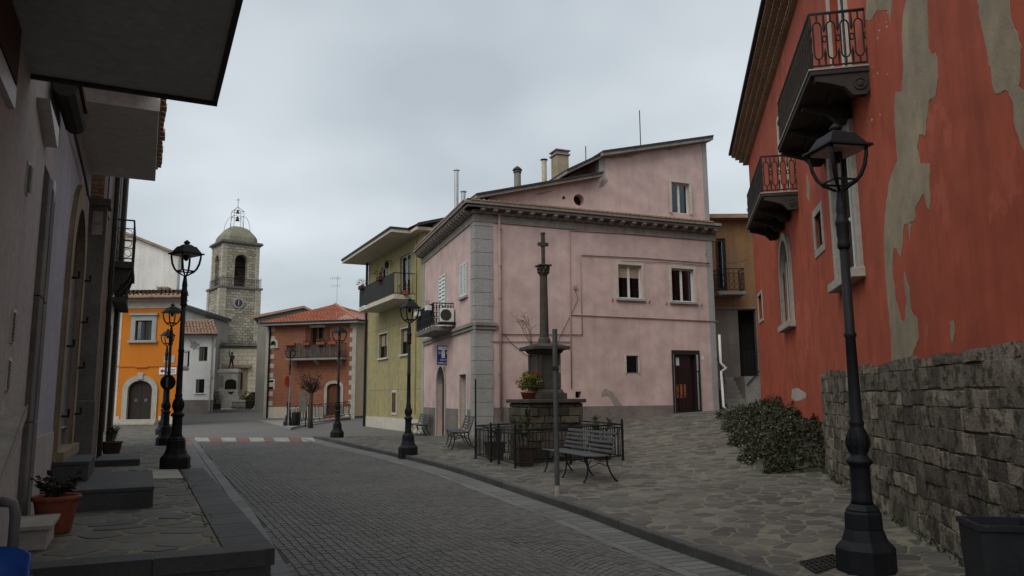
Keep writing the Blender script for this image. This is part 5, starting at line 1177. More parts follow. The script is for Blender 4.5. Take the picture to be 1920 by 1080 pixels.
W_ = window(OF, wn, ORH, DKWOOD, curtain=True); a0, a1, z0, z1 = wn; mb = MB(); [mb.fbox(OF, *b, -.04, .06) for b in ((a0 - .26, a0, z0, z1 + .3), (a1, a1 + .26, z0, z1 + .3), (a0, a1, z1, z1 + .3))]; mb.fbox(OF, a0 - .34, a1 + .34, z1 + .301, z1 + .42, -.04, .16); mb.fbox(OF, a0 - .36, a1 + .36, z0 - .14, z0 - .001, -.04, .16); mb.build('stone_surround', GREYSTUC, W_)
# roof of half-round tiles: each visible tile column
def coppi(F, a0, a1, z0, o0, z1, o1, parent, pitch=.24, courses=8, individual=1):
    mb = MB(); n = int((a1 - a0) / pitch); cnt = 0
    for j in range(courses):
        t0, t1 = j / courses, (j + 1.15) / courses
        za, zb_, oa, ob_ = z0 + (z1 - z0) * t0, z0 + (z1 - z0) * t1, o0 + (o1 - o0) * t0, o0 + (o1 - o0) * t1
        for i in range(n):
            c = a0 + (i + .5) * pitch; one = MB() if j < individual else mb
            jt = random.uniform(-.02, .02); jz = random.uniform(-.012, .012)
            for k in range(5):
                A0, A1 = math.pi * k / 5, math.pi * (k + 1) / 5; r0, r1 = pitch * .50, pitch * .40
                P_ = lambda A, r, z, o, l: F.P(c + jt + r * math.cos(A), z + l + jz + r * .8 * math.sin(A), o)
                one.quad(P_(A0, r0, za, oa, .035), P_(A1, r0, za, oa, .035), P_(A1, r1, zb_, ob_, 0), P_(A0, r1, zb_, ob_, 0))
            if j < individual: one.quad(*[F.P(c + jt + pitch * .5 * math.cos(math.pi * k / 5), za + .035 + jz + pitch * .4 * math.sin(math.pi * k / 5), oa) for k in range(6)]); one.build('roof_tile', COPPO, parent)
    tag(mb.build('roof_tiles', COPPO, parent), kind='stuff')
    b = MB(); b.hexa([F.P(a, z, o) for dz in (-.12, 0) for a, z, o in ((a0, z0 + dz, o0 - .03), (a1, z0 + dz, o0 - .03), (a1, z1 + dz, o1), (a0, z1 + dz, o1))]); b.build('roof', ROOFEDGE, parent)
coppi(OF, -.3, OW + .35, ZO + .15, .55, ZO + 1.3, -4.5, ORH, .26, 9, 2)
mb = MB(); zz = ZO; mb.fbox(OF, -.3, OW + .3, ZO + .021, ZO + .1, -.2, .5); mb.build('eaves', CREAM, ORH)
# street-name plate, direction sign
p = OF.rect(307, 667, 328, 680); SN = empty('street_plate', tuple(OF.P(p[0], p[2])), 'small pale street name plate on orange house', 'plate'); mb = MB(); mb.fbox(OF, *p, .01, .03); mb.build('panel', LSTONE, SN); text_mesh('VIA ROMA', .12, OF, (p[0] + p[1]) / 2, (p[2] + p[3]) / 2 - .05, .031, ROOFEDGE, SN, thick=.001) if False else None
p = OF.rect(299, 689, 331, 702); DS = empty('direction_sign', tuple(OF.P(p[0], p[2])), 'white direction sign with red arrow on orange house', 'sign'); mb = MB(); mb.fbox(OF, *p, .01, .04); mb.build('panel', SIGNWHITE, DS)
SRED = mat('sign_red', (.25, .01, .015), bump=0); zc = (p[2] + p[3]) / 2; mb = MB(); mb.fprism(OF, [(p[0] + .05, zc), (p[0] + .2, zc + .12), (p[0] + .2, zc + .05), (p[0] + .42, zc + .05), (p[0] + .42, zc - .05), (p[0] + .2, zc - .05), (p[0] + .2, zc - .12)], .041, .045); mb.build('arrow', SRED, DS)
for k in range(3): mb = MB(); mb.fbox(OF, p[1] - .4, p[1] - .06, zc - .13 + k * .1, zc - .09 + k * .1, .041, .044); mb.build('text_line', ROOFEDGE, DS)
# side balcony (dark) on the road side
OS = Frame(OF.P(OW, 0).xy, SD); OS.n = SIDE.copy(); zs = OF.az(345, 688)[1]
balcony(OS, .3, 1.9, zs, .62, ORH, CONC, IRON, h=.95, pitch=.13, t=.14, solid=BLACKSH)
# ---- white gabled house behind the orange one
WF = Frame((at_y(232, 700, 51.5).x, 51.5), (1, 0)); WF.sk = SD; WH = empty('white_house', tuple(WF.P(2, .3)), 'tall white plastered house rising behind orange house', 'house')
t0 = WF.az(232, 436); t1 = WF.az(340, 481)
mb = MB(); mb.fprism(WF, [(t0[0], .2), (t1[0], .2), (t1[0], t1[1]), (t0[0], t0[1])], -7, 0); mb.build('wall', WHITE, WH)
mb = MB(); mb.fprism(WF, [(t0[0] - .2, t0[1] + .02), (t1[0] + .3, t1[1] - .1), (t1[0] + .3, t1[1] + .07), (t0[0] - .2, t0[1] + .2)], -7.2, .25); mb.build('roof_verge', COPPO, WH)
mb = MB(); mb.tube([WF.P(t1[0] - .12, t1[1], .1), WF.P(t1[0] - .12, 4, .1)], .06, 6); mb.build('downpipe', STEEL, WH)
c = WF.rect(303, 540, 320, 556, .8); CH = MB(); CH.fbox(WF, c[0], c[1], c[2] - .5, c[3] - .12, .8, 1.4); c_ = CH.build('chimney', STONE, WH); mb = MB(); [mb.fbox(WF, c[0] - .05 + i * (c[1] - c[0] + .1) / 2, c[0] - .05 + (i + .9) * (c[1] - c[0] + .1) / 2, c[3] - .119, c[3], .75, 1.45) for i in range(2)]; mb.build('chimney_cap', COPPO, c_)
# ---- peeling white house
PF = Frame((at_y(336, 720, 63).x, 63), (1, 0)); PF.sk = SD; PH = empty('peeling_house', tuple(PF.P(1.5, .6)), 'low white house with peeling plaster beside church wall', 'house')
PE = PF.az(402, 700)[0]; ZP = PF.az(370, 630)[1]; p1 = PF.rect(373, 650, 389, 677); p2 = PF.rect(367, 711, 383, 737)
mb = MB(); wall_face(mb, PF, -2.0, PE, .2, ZP, [p1, p2]); mb.quad(PF.P(PE, .2), PF.P(PE, .2, -8), PF.P(PE, ZP, -8), PF.P(PE, ZP)); mb.build('wall', PEEL, PH)
window(PF, p1, PH, GSTONE, casing=None, curtain=True); window(PF, p2, PH, DKWOOD, leaves=1, sill=WHITE)
coppi(PF, -2.3, PE + .3, ZP + .1, .5, ZP + 1.75, -5.0, PH, .28, 9, 1)
mb = MB(); mb.tube([PF.P(PE - .25, ZP, .08), PF.P(PE - .25, .8, .08)], .06, 6); mb.build('downpipe', LSTONE, PH)
mb = MB(); mb.fbox(PF, -2, PE, .2, PF.az(360, 750)[1], -.05, .03); mb.build('plinth', DADO, PH)
# farther grey roof between
mb = MB(); f_ = Frame((at_y(340, 700, 72).x, 72), (1, 0)); t0 = f_.az(345, 572); t1 = f_.az(385, 590); FH = empty('far_house', tuple(f_.P(1, .6)), 'grey house with dark roof between peeling house and bell tower', 'house'); mb.fprism(f_, [(-3, .5), (t1[0], .5), (t1[0], t1[1] - .1), (-3, t0[1] + .6)], -6, 0); mb.build('wall', GGR, FH); mb = MB(); mb.fprism(f_, [(-3, t0[1] + .6), (t1[0] + .3, t1[1] - .15), (t1[0] + .3, t1[1] + .2), (-3, t0[1] + 1.0)], -6, .4); mb.build('roof', ROOFEDGE, FH)
# ================================================================== HOUSES ON THE LEFT
HA = empty('beige_house', tuple(LF.P(-5, 0)), 'grey-beige rendered house under dark overhanging roof slab', 'house')
mb = MB(); wall_face(mb, LF, -12, -2.9, -.1, 7.5); mb.quad(LF.P(-2.9, -.1), LF.P(-2.9, -.1, -5), LF.P(-2.9, 7.5, -5), LF.P(-2.9, 7.5)); mb.build('wall', LBEIGE, HA)
SOFF = mat('grey_soffit_paint', (.46, .48, .48), (.39, .41, .41), s1=.6, bump=.05)  # plain neutral grey soffit colour
mb = MB(); mb.fbox(LF, -12, -4.2, 4.4, 4.62, -.05, 1.42); SL = mb.build('roof_slab', SOFF, HA)
mb = MB(); mb.fbox(LF, -12.04, -4.16, 4.38, 4.66, 1.422, 1.46); mb.build('edge_trim', ROOFEDGE, SL); mb = MB(); mb.fbox(LF, -4.198, -4.15, 4.37, 4.66, -.05, 1.46); mb.build('edge_trim', ROOFEDGE, SL)
def vent(F, px, py, parent, w=.14, h=.24, n=9):
    a, z = F.az(px, py); mb = MB(); mb.fbox(F, a - w / 2, a + w / 2, z - h / 2, z + h / 2, 0, .012); v = mb.build('louvre_vent', PVC, parent)
    for k in range(n):
        zz = z - h / 2 + .015 + k * (h - .03) / n; mb = MB(); mb.hexa([F.P(x, y, o) for (y, o_) in ((zz, .03), (zz + .018, .013)) for x, o in ((a - w / 2 + .01, o_), (a + w / 2 - .01, o_), (a + w / 2 - .01, o_ + .004), (a - w / 2 + .01, o_ + .004))]); mb.build('louvre', LSTONE, v)
for px, py in ((51, 335), (23, 612), (14, 702), (4, 795)): vent(LF, px, py, HA, .16, .27)
# sloping coping beside an entrance stair
q0 = LF.az(46, 765, .14); q1 = LF.az(0, 905, .14)
mb = MB(); mb.fprism(LF, [(q1[0] - .8, q1[1] - .40), (q0[0], q0[1] - .06), (q0[0], q0[1] + .02), (q1[0] - .8, q1[1] - .30)], .0, .16); mb.build('sloping_coping', LSTONE, HA, bevel=.01)
mb = MB(); mb.fprism(LF, [(q1[0] - .8, .0), (q0[0] - .02, .0), (q0[0] - .02, q0[1] - .07), (q1[0] - .8, q1[1] - .41)], .0, .12); mb.build('stair_cheek', LBEIGE, HA)
mb = MB(); a, z = LF.az(12, 945, .16); mb.tube([LF.P(a, z + .02, .12), LF.P(a + .0, z, .2), LF.P(a, z - .08, .22), LF.P(a, -.05, .22)], .036, 10); mb.build('downpipe', mat('grey_pvc', (.16, .165, .175), rough=.5, bump=.05), HA, smooth=True)
# dark red panel above; white lower panel is a painted stand-in for bright sky
SKYPAN = empty('red_and_sky_panels', tuple(LF.P(-4.9, 3.6, .3)), 'dark red panel over white panel painted as bright sky on beige wall', 'sign')
zf_ = LF.az(12, 180)[1]
mb = MB(); mb.fbox(LF, LF.az(2, 180)[0] - .6, LF.az(18, 180)[0], LF.az(10, 215)[1] + .08, LF.az(12, 147)[1], .0, .04); mb.build('sky_patch_panel', SIGNWHITE, SKYPAN); mb = MB(); mb.fbox(LF, LF.az(2, 100)[0] - .6, LF.az(22, 100)[0], LF.az(12, 146)[1], 4.38, .0, .05); mb.build('dark_red_panel', mat('dark_red_panel', (.06, .018, .014), bump=0), SKYPAN)
# awning box and rolled awning
AWN = empty('wall_light_box', tuple(LF.P(-3.1, 4.0, .1)), 'white box lamp mounted on beige wall below roof slab', 'lamp box')
a0 = LF.az(66, 155)[0]; a1 = LF.az(86, 270)[0]; mb = MB(); mb.fprism(LF, [(a0 + .15, 4.36), (a1 + .02, 4.36), (a1 + .02, LF.az(86, 275)[1] + .0), (a1 - .06, LF.az(86, 275)[1])], .0, .10); mb.build('casing', PVC, AWN)
RA = empty('rolled_awning', tuple(LF.P(-2.5, 4.6, .2)), 'dark rolled awning fixed high between beige and blue-grey houses', 'awning'); mb = MB(); mb.tube([LF.P(-3.1, 4.75, .14), LF.P(-1.9, 4.75, .14)], .11, 10); mb.build('roll', mat('dark_canvas', (.035, .03, .026), bump=.3), RA); mb = MB(); mb.fbox(LF, -3.0, -2.0, 4.86, 4.93, 0, .26); mb.build('cover_board', WOODB, RA)
# ---- stone doorway between
mb = MB(); GD = empty('stone_doorway', tuple(LF.P(-2.5, .45)), 'tall grey stone doorway between beige and blue-grey houses', 'doorway')
for x0, x1, z1 in ((-2.9, -2.62, 4.0), (-2.34, -2.08, 4.0)):
    zz = .3; k = 0
    while zz < z1 - .1: mb = MB(); mb.fbox(LF, x0, x1, zz, min(zz + 1.2, z1) - .008, -.2, .05 if x0 < -2.7 else .03); mb.build('jamb_stone', GSTONE, GD, bevel=.01); zz += 1.2
mb = MB(); mb.fbox(LF, -2.62, -2.34, .3, 4.0, -.3, -.1); mb.build('door_leaf', DKWOOD, GD)
mb = MB(); mb.fbox(LF, -2.9, -2.08, 4.0, 7.0, -.2, .0); mb.build('upper_wall', LBEIGE, GD)
# ---- blue-grey house with arched door
HB = empty('blue_grey_house', tuple(LF.P(.4, .45)), 'blue-grey rendered house with arched stone door and white eaves', 'house')
ar = (0.15, 1.95, .95, 4.45); ac = (ar[0] + ar[1]) / 2; hw = .9
mb = MB(); wall_face(mb, LF, -2.08, 2.9, 1.32, 5.5, [(ar[0], ar[1], 1.32, ar[3])], .3); mb.quad(LF.P(-2.08, .3, -5), LF.P(2.9, .3, -5), LF.P(2.9, 5.5, -5), LF.P(-2.08, 5.5, -5)); mb.build('wall', LBLUE, HB)
for x0, x1 in ((-2.08, ar[0]), (ar[1], 2.9)): mb = MB(); mb.fbox(LF, x0, x1, .2, 1.318, -.2, .015); mb.build('plinth', LBEIGE, HB)
mb = MB(); arch_band(mb, LF, ac, .9, ar[3] - hw, hw, hw + .33, -.05, .06); D = mb.build('door', STONE, HB, bevel=.012)
mb = MB(); spandrel(mb, LF, ac, ar[3] - hw, hw, ar[3] + .01, -.3, -.02); mb.build('spandrel', STONE, D); mb = MB(); [mb.fbox(LF, x0, x1, .9, ar[3] - .02, -.24, -.18) for x0, x1 in ((ar[0], ac - .01),)]; mb.build('door_leaf', DKWOOD, D); mb = MB(); mb.fbox(LF, ac + .01, ar[1], .9, ar[3] - .02, -.24, -.18); mb.build('door_leaf', DKWOOD, D)
mb = MB(); mb.fbox(LF, ar[0] - .36, ar[1] + .36, .93, 1.06, -.3, .14); mb.build('threshold', STONE, D)
for s_, zs_ in ((ar[1] + .15, (1.5, 2.2, 2.9, 3.55)), (ar[0] - .12, (1.5, 2.4, 3.3))):
    for z in zs_: mb = MB(); mb.tube([LF.P(s_, z, .05), LF.P(s_, z, .14), LF.P(s_, z + .09, .14)], .018, 5); mb.build('shutter_pintle', IRON, D)
mb = MB(); mb.fbox(LF, -.6, 3.0, 5.5, 5.72, -.05, .97); E_ = mb.build('eaves', WHITE, HB, bevel=.01)
mb = MB(); mb.fbox(LF, -.62, 3.02, 5.721, 5.76, -.05, 1.0); mb.build('eaves_board', CEMENT, HB)
for i in range(16):
    a = -.55 + i * .225; mb = MB(); mb.fprism(LF, [(a + .11 + .105 * math.cos(math.pi * k / 5), 5.765 + .085 * math.sin(math.pi * k / 5)) for k in range(6)], -.1, 1.06 + random.uniform(-.02, .02)); mb.build('eaves_tile', COPPO, HB)
mb = MB(); mb.quad(LF.P(-2.08, 5.77, .9), LF.P(3, 5.77, .9), LF.P(3, 7.4, -5), LF.P(-2.08, 7.4, -5)); mb.build('roof', COPPO, HB)
mb = MB(); mb.fbox(LF, -.62, -.601, 5.5, 5.8, -.1, .98); mb.build('eaves_end', WHITE, HB)
mb = MB(); mb.lathe([(.0, 0), (.1, .0), (.1, .02), (.0, .03)], n=14); a, z = LF.az(97, 365); mb.v = [tuple(LF.P(a + x * .6, z + y * 1.6, .005 + z_)) for x, y, z_ in mb.v]; mb.build('wall_plaque', PVC, HB)
# cable sagging along the facade
cb = MB(); pts = [LF.P(*LF.az(x, y, .06), .06) for x, y in ((122, 163), (130, 200), (140, 250), (152, 300), (160, 335), (165, 365), (172, 385))]; cb.tube(pts, .018, 6); tag(cb.build('overhead_cable', CABLE and ROOFEDGE), 'black twisted cable sagging along blue-grey house front', 'cable')
# ---- old house with grey pilaster, brick wall and iron balcony
HC = empty('old_brick_house', tuple(LF.P(8, .45)), 'old brick house with grey pilaster and iron balcony', 'house')
mb = MB(); mb.fbox(LF, 2.9, 3.25, 1.7, 4.95, -.1, .27); PI = mb.build('pilaster', GSTONE, HC, bevel=.015); mb = MB(); mb.fbox(LF, 2.88, 3.27, .4, 1.695, -.1, .29); mb.build('pilaster_base', GSTONE, PI, bevel=.015); mb = MB(); mb.fbox(LF, 2.85, 3.3, 4.95, 5.08, -.1, .32); mb.build('pilaster_cap', GSTONE, PI, bevel=.02)
PF2 = Frame(LF.P(2.9, 0).xy, LF.n); PF2.n = -LF.d.copy()
pp = MB(); sq_ = PF2.az(167, 432); pp.fbox(PF2, .06, .21, 4.45, 4.85, .001, .012); EL = tag(empty('notice_plate', tuple(PF2.P(.13, 4.6, .01)), 'small white plate with faint letters on grey pilaster', 'plate')); pp.build('panel', LSTONE, EL); text_mesh('ELE', .07, PF2, .135, 4.62, .013, ROOFEDGE, EL, thick=.001)
OBR = masonry('old_thin_brick', (.23, .13, .085), (.16, .10, .07), (.5, .45, .4), .26, .075, .012)
OST = masonry('old_rubble', (.20, .17, .13), (.13, .11, .085), (.5, .45, .4), .4, .2, .02)
mb = MB(); wall_face(mb, LF, 3.25, 6.5, .3, 8.8, o=.18); mb.quad(LF.P(3.25, 5.0, .18), LF.P(3.25, 5.0, -5), LF.P(3.25, 8.8, -5), LF.P(3.25, 8.8, .18)); mb.build('brick_wall', OBR, HC)
mb = MB(); wall_face(mb, LF, 6.5, 10.2, .3, 8.9, o=.2); mb.build('plaster_wall', WHITE, HC); mb = MB(); wall_face(mb, LF, 10.2, 14.2, .3, 9.1, o=.22); mb.quad(LF.P(14.2, .3, .22), LF.P(14.2, .3, -6), LF.P(14.2, 9.1, -6), LF.P(14.2, 9.1, .22)); mb.build('rubble_wall', OST, HC)
for a, z0, z1, o in ((6.5, .4, 8.7, .24), (10.2, .4, 8.7, .26)): mb = MB(); mb.tube([LF.P(a, z0, o), LF.P(a, z1, o)], .05, 6); mb.build('downpipe', RUSTIRON, HC)
mb = MB(); mb.fbox(LF, 3.25, 14.5, 8.8, 9.2, -.5, .36); mb.build('eaves', WOODB, HC)
mb = MB(); mb.fbox(LF, 7.3, 8.5, 1.0, 3.4, .19, .23); mb.build('door', DKWOOD, HC); mb = MB(); mb.fbox(LF, 4.3, 5.2, 5.2, 6.9, .17, .2); mb.build('window', DKWOOD, HC); mb = MB(); mb.fbox(LF, 8.9, 9.8, 5.0, 7.4, .19, .22); mb.build('balcony_door', DKWOOD, HC)
balcony(LF, 8.5, 11.2, 4.95, .60, HC, SLABD, IRON, h=1.0, style='scroll', pitch=.2, t=.16)
for i in range(3): 
    a = 8.7 + i * 1.1; mb = MB(); mb.fprism(Frame(LF.P(a, 0).xy, LF.n), [(.2, 4.79), (.56, 4.79), (.5, 4.6), (.2, 4.2)], -.1, .1); mb.build('corbel', SLABD, HC)
balcony(LF, 8.6, 11.0, 4.1, .50, HC, SLABD, IRON, h=.3, style='bars', pitch=.2, t=.12)
# ---- entrance blocks in dark stone
P3 = lambda a, o, z: LF.P(a, z, o)
def block(a0, a1, o0, o1, z0, z1, label, name='entrance_step'):
    e_ = empty(name, tuple(LF.P((a0 + a1) / 2, z0, (o0 + o1) / 2)), label, 'step')
    mb = MB(); mb.fbox(LF, a0 + .005, a1 - .005, z0, z1 - .05, o0, o1 - .005); mb.build('riser', BASALT, e_, bevel=.01)
    n = max(1, int((o1 - o0) / .6))
    for k in range(2): mb = MB(); am = a0 + (a1 - a0) * .5; mb.fbox(LF, a0 if k == 0 else am + .004, am - .004 if k == 0 else a1, z1 - .049, z1, o0, o1); mb.build('tread_slab', BASALT, e_, bevel=.008)
pa = at_z(287, 953, .45); aA = (Vector((pa.x, pa.y)) - LF.o).dot(LF.d); oA = (Vector((pa.x, pa.y)) - LF.o).dot(LF.n)
block(aA, aA + 2.3, .02, oA, .44, .70, 'long low dark stone entrance step behind terracotta flowerpot')
pb = at_z(165, 902, .70); aB = (Vector((pb.x, pb.y)) - LF.o).dot(LF.d); oB = (Vector((pb.x, pb.y)) - LF.o).dot(LF.n)
block(aB, aB + 1.35, .02, oB, .70, .945, 'smaller dark stone step stacked below arched door')
block(5.2, 7.0, .24, 1.0, .38, .58, 'low stone doorstep at old brick house')
mb = MB(); mb.fbox(LF, -3.6, -2.95, .44, .62, .0, .32); e_ = empty('wall_ledge', tuple(LF.P(-3.2, .44, .15)), 'pale marble ledge beside grey drainpipe', 'ledge'); mb.build('support', LBEIGE, e_); mb = MB(); mb.fbox(LF, -3.66, -2.92, .621, .66, .0, .36); mb.build('marble_top', LSTONE, e_, bevel=.006)
# ================================================================== BELL TOWER AND CHURCH WALL
TOWERM = masonry('tower_stone', (.50, .45, .36), (.36, .325, .255), (.34, .31, .26), .55, .29, .03, .05)
ASHLAR = masonry('church_ashlar', (.66, .59, .45), (.56, .50, .38), (.38, .34, .30), .95, .40, .02, .01, c2v=.8)
TW = empty('bell_tower', (0, 0, .7), 'square stone bell tower with clock and domed top', 'tower')
tc = at_y(403, 740, 79); th = math.radians(38); s_ = 4.36
tR = Vector((math.cos(th), math.sin(th))); tL = Vector((-math.sin(th), math.cos(th))); T0 = Vector((tc.x, tc.y))
TW.location = (tc.x, tc.y, .7)
FR = Frame(T0, tR); FL = Frame(T0, tL)
cen = T0 + (tR + tL) * s_ / 2
zl = [FR.az(412, y)[1] for y in (765, 650, 538, 454, 415)]
def tower_box(mb, half, z0, z1, half1=None):
    h1 = half1 or half
    c = lambda h: [cen + tR * (i * h) + tL * (j * h) for i, j in ((-1, -1), (1, -1), (1, 1), (-1, 1))]
    a, b = c(half), c(h1); mb.hexa([(p.x, p.y, z0) for p in a] + [(p.x, p.y, z1) for p in b])
mb = MB(); tower_box(mb, s_ / 2, .3, zl[2], s_ / 2 - .05); mb.build('shaft', TOWERM, TW)
mb = MB(); tower_box(mb, s_ / 2 + .16, zl[2], zl[2] + .2); mb.build('ledge', GSTONE, TW)
hb = 1.95; FR2 = Frame(cen - (tR + tL) * hb, tR); FL2 = Frame(cen - (tR + tL) * hb, tL)
zb0 = zl[2] + .2; zb1 = zl[3]
aw2 = (2 * hb - 1.35) / 2
opn = (aw2, aw2 + 1.35, zb0 + .05, zb0 + 3.55)
mb = MB(); wall_face(mb, FR2, 0, 2 * hb, zb0, zb1, [opn], .7); wall_face(mb, FL2, 0, 2 * hb, zb0, zb1, [opn], .7)
o3 = cen + (tR + tL) * hb; F3 = Frame(o3, -tR); F3.n = tL.copy(); F4 = Frame(o3, -tL); F4.n = tR.copy()
wall_face(mb, F3, 0, 2 * hb, zb0, zb1, [], .7); wall_face(mb, F4, 0, 2 * hb, zb0, zb1, [], .7)
mb.build('belfry', TOWERM, TW)
for F in (FR2, FL2):
    mb = MB(); spandrel(mb, F, aw2 + .675, opn[3] - .675, .675, opn[3] + .01, -.7, -.005); mb.build('arch_spandrel', TOWERM, TW)
    mb = MB(); arch_band(mb, F, aw2 + .675, opn[3] - .675, opn[3] - .675, .675, .95, -.02, .04); mb.build('arch_ring', STONE, TW)
    for a in (0, 2 * hb - .45): mb = MB(); mb.fbox(F, a, a + .45, zb0, zb1, -.02, .05); mb.build('corner_pilaster', masonry('tower_quoin', (.50, .455, .37), (.40, .365, .295), (.45, .4, .35), .9, .42, .02, .0, c2v=.8), TW)
    n = 16
    for k in range(n + 1): mb = MB(); mb.tube([F.P(k * 2 * hb / n, zb0, .12), F.P(k * 2 * hb / n, zb0 + .9, .12)], .016, 4); mb.build('railing_bar', IRON, TW)
    mb = MB(); mb.tube([F.P(-.1, zb0 + .9, .12), F.P(2 * hb + (.25 if F is FR2 else 0), zb0 + .9, .12)], .022, 5); mb.build('railing_rail', IRON, TW)
for k in range(5): mb = MB(); q = FR2.P(2 * hb + .25, zb0 - .1, .12 - k * .2); mb.tube([q, q + Vector((0, 0, 1.2))], .016, 4); mb.build('railing_bar', IRON, TW)
for F, W2 in ((FR, s_), (FL, s_)):
    for a in (0, s_ - .65): mb = MB(); mb.fbox(F, a, a + .65, zl[1], zl[2] - .01, -.1, .06); mb.build('corner_pilaster', MATS['tower_quoin'], TW)
bell = lambda c, r: [(0.01, r * 1.9), (r * .35, r * 1.85), (r * .5, r * 1.5), (r * .6, r * .8), (r * .75, r * .35), (r, 0)]
mb = MB(); mb.lathe(bell(0, .42), (cen.x, cen.y, zb0 + 1.6), 14); bo = mb.build('bell', BRONZE, TW, smooth=True); mb = MB(); mb.tube([FR2.P(.2, zb0 + 2.45, -hb), FR2.P(2 * hb - .2, zb0 + 2.45, -hb)], .07, 6); mb.build('bell_beam', DKWOOD, bo)
for z0, z1, h in ((zb1, zb1 + .14, hb + .12), (zb1 + .141, zb1 + .28, hb + .3), (zb1 + .281, zb1 + .40, hb + .22)): mb = MB(); tower_box(mb, h, z0, z1); mb.build('cornice', GSTONE, TW)
# dome: chamfered square cap
DOMEM = mat('mossy_cement_cap', (.24, .225, .165), (.17, .165, .12), s1=1.2, streak=.3, bump=.2)
mb = MB(); zt = zl[4] + .1; z0 = zb1 + .4; H = zt - z0; prof = ((hb - .05, 0), (hb - .12, .28 * H), (hb - .28, .44 * H), (hb * .55, .84 * H), (hb * .30, .98 * H), (.05, H))
def oct_ring(h, z, ch):
    out = []
    for i, j in ((-1, -1), (1, -1), (1, 1), (-1, 1)):
        c = cen + tR * i * h + tL * j * h; k = ch * h
        if (i, j) in ((-1, -1), (1, 1)): ds = (tL * (-j) * k, tR * (-i) * k) 
        else: ds = (tR * (-i) * k, tL * (-j) * k)
        out += [c + ds[0], c + ds[1]]
    return [(p.x, p.y, z) for p in out]
rings = [oct_ring(h, z0 + dz, .28) for h, dz in prof]; vs = sum(rings, []); fs = []
for i in range(len(rings) - 1): fs += [(i * 8 + k, i * 8 + (k + 1) % 8, (i + 1) * 8 + (k + 1) % 8, (i + 1) * 8 + k) for k in range(8)]
fs.append(tuple(range((len(rings) - 1) * 8, len(rings) * 8))); mb.add(vs, fs); mb.build('dome', DOMEM, TW)
# iron bell cage, two small bells, cross
cg = empty('bell_cage', (cen.x, cen.y, zt)); cg.parent = TW; cg.location = (cen.x - tc.x, cen.y - tc.y, zt - .7)
CI = mat('cage_iron', (.10, .105, .11), rough=.6, bump=0)
zz = [at_y(434, y, 79 + 3)[2] for y in (414, 408, 397, 388, 374)]
h = .52; cor = [cen + tR * i * h + tL * j * h for i, j in ((-1, -1), (1, -1), (1, 1), (-1, 1))]
for p in cor: mb = MB(); mb.tube([(p.x, p.y, zt - .5), (p.x, p.y, zz[2])], .025, 4); mb.tube([(p.x, p.y, zz[2]), (cen.x, cen.y, zz[3])], .025, 4); mb.build('cage_post', CI, cg)
for z in (zz[0] + .45, zz[2]): mb = MB(); mb.tube([(p.x, p.y, z) for p in cor + [cor[0]]], .022, 4); mb.build('cage_ring', CI, cg)
for p in cor:
    d = (p - cen).normalized(); mb = MB(); mb.tube([(cen.x + d.x * (h * 1.4 + .85 * math.sin(t)), cen.y + d.y * (h * 1.4 + .85 * math.sin(t)), zz[0] + .45 - (zz[0] + 1.55 - zt) * (1 - math.cos(t))) for t in [k * math.pi / 2 / 7 for k in range(8)]], .022, 4); mb.build('cage_stay', CI, cg)
for z, r in ((zz[0] + .0, .26), (zz[0] + .85, .22)): mb = MB(); mb.lathe(bell(0, r), (cen.x, cen.y, z), 12); mb.build('small_bell', BRONZE, cg, smooth=True)
mb = MB(); mb.tube([(cen.x, cen.y, zz[3] - .1), (cen.x, cen.y, zz[4] + .15)], .028, 4); q = Vector((cen.x, cen.y, zz[4] - .05)); mb.tube([q - Vector((.22, 0, 0)), q + Vector((.22, 0, 0))], .028, 4); mb.build('iron_cross', CI, cg)
# clock
a, z = FR.az(447, 568); mb = MB(); mb.lathe([(.40, 0), (.58, 0), (.58, .08), (.40, .08)], n=24); mb.v = [tuple(FR.P(a + x, z + y, z_)) for x, y, z_ in mb.v]; CK = mb.build('clock', LSTONE, TW)
mb = MB(); mb.lathe([(.0, 0.0), (.40, 0.0), (.40, .03), (.0, .03)], n=24); mb.v = [tuple(FR.P(a + x, z + y, .085 + z_)) for x, y, z_ in mb.v]; mb.build('clock_face', mat('dark_clock_face', (.05, .055, .06), bump=0), CK)
mb = MB(); mb.fbox(FR, a - .02, a + .02, z - .06, z + .3, .116, .13); mb.fbox(FR, a - .02, a + .02, z - .24, z - .061, .116, .13); mb.build('clock_hands', SIGNWHITE, CK)
# church wall below
CWF = Frame((at_y(398, 740, 76).x, 76), (.985, .17)); CW_ = empty('church_wall', tuple(CWF.P(2.5, .7)), 'ashlar church wall with portal below bell tower', 'wall'); CE = CWF.az(493, 720)[0]; CZ = CWF.az(440, 648)[1]
pt_ = (CWF.az(443, 720)[0], CWF.az(455, 720)[0], .6, CWF.az(450, 697)[1])
mb = MB(); wall_face(mb, CWF, 0, CE, .3, CZ, [pt_], .5); mb.quad(CWF.P(0, .3), CWF.P(0, .3, -5), CWF.P(0, CZ, -5), CWF.P(0, CZ)); mb.build('wall', ASHLAR, CW_)
mb = MB(); mb.quad(CWF.P(0, CZ), CWF.P(CE, CZ), CWF.P(CE, CZ, -5), CWF.P(0, CZ, -5)); mb.build('wall_top', GSTONE, CW_)
for z0, z1, o in ((CZ - .25, CZ - .05, .12), (CZ - .049, CZ + .12, .3)): mb = MB(); mb.fbox(CWF, -.1, CE, z0, z1, -.2, o); mb.build('cornice', GSTONE, CW_, bevel=.02)
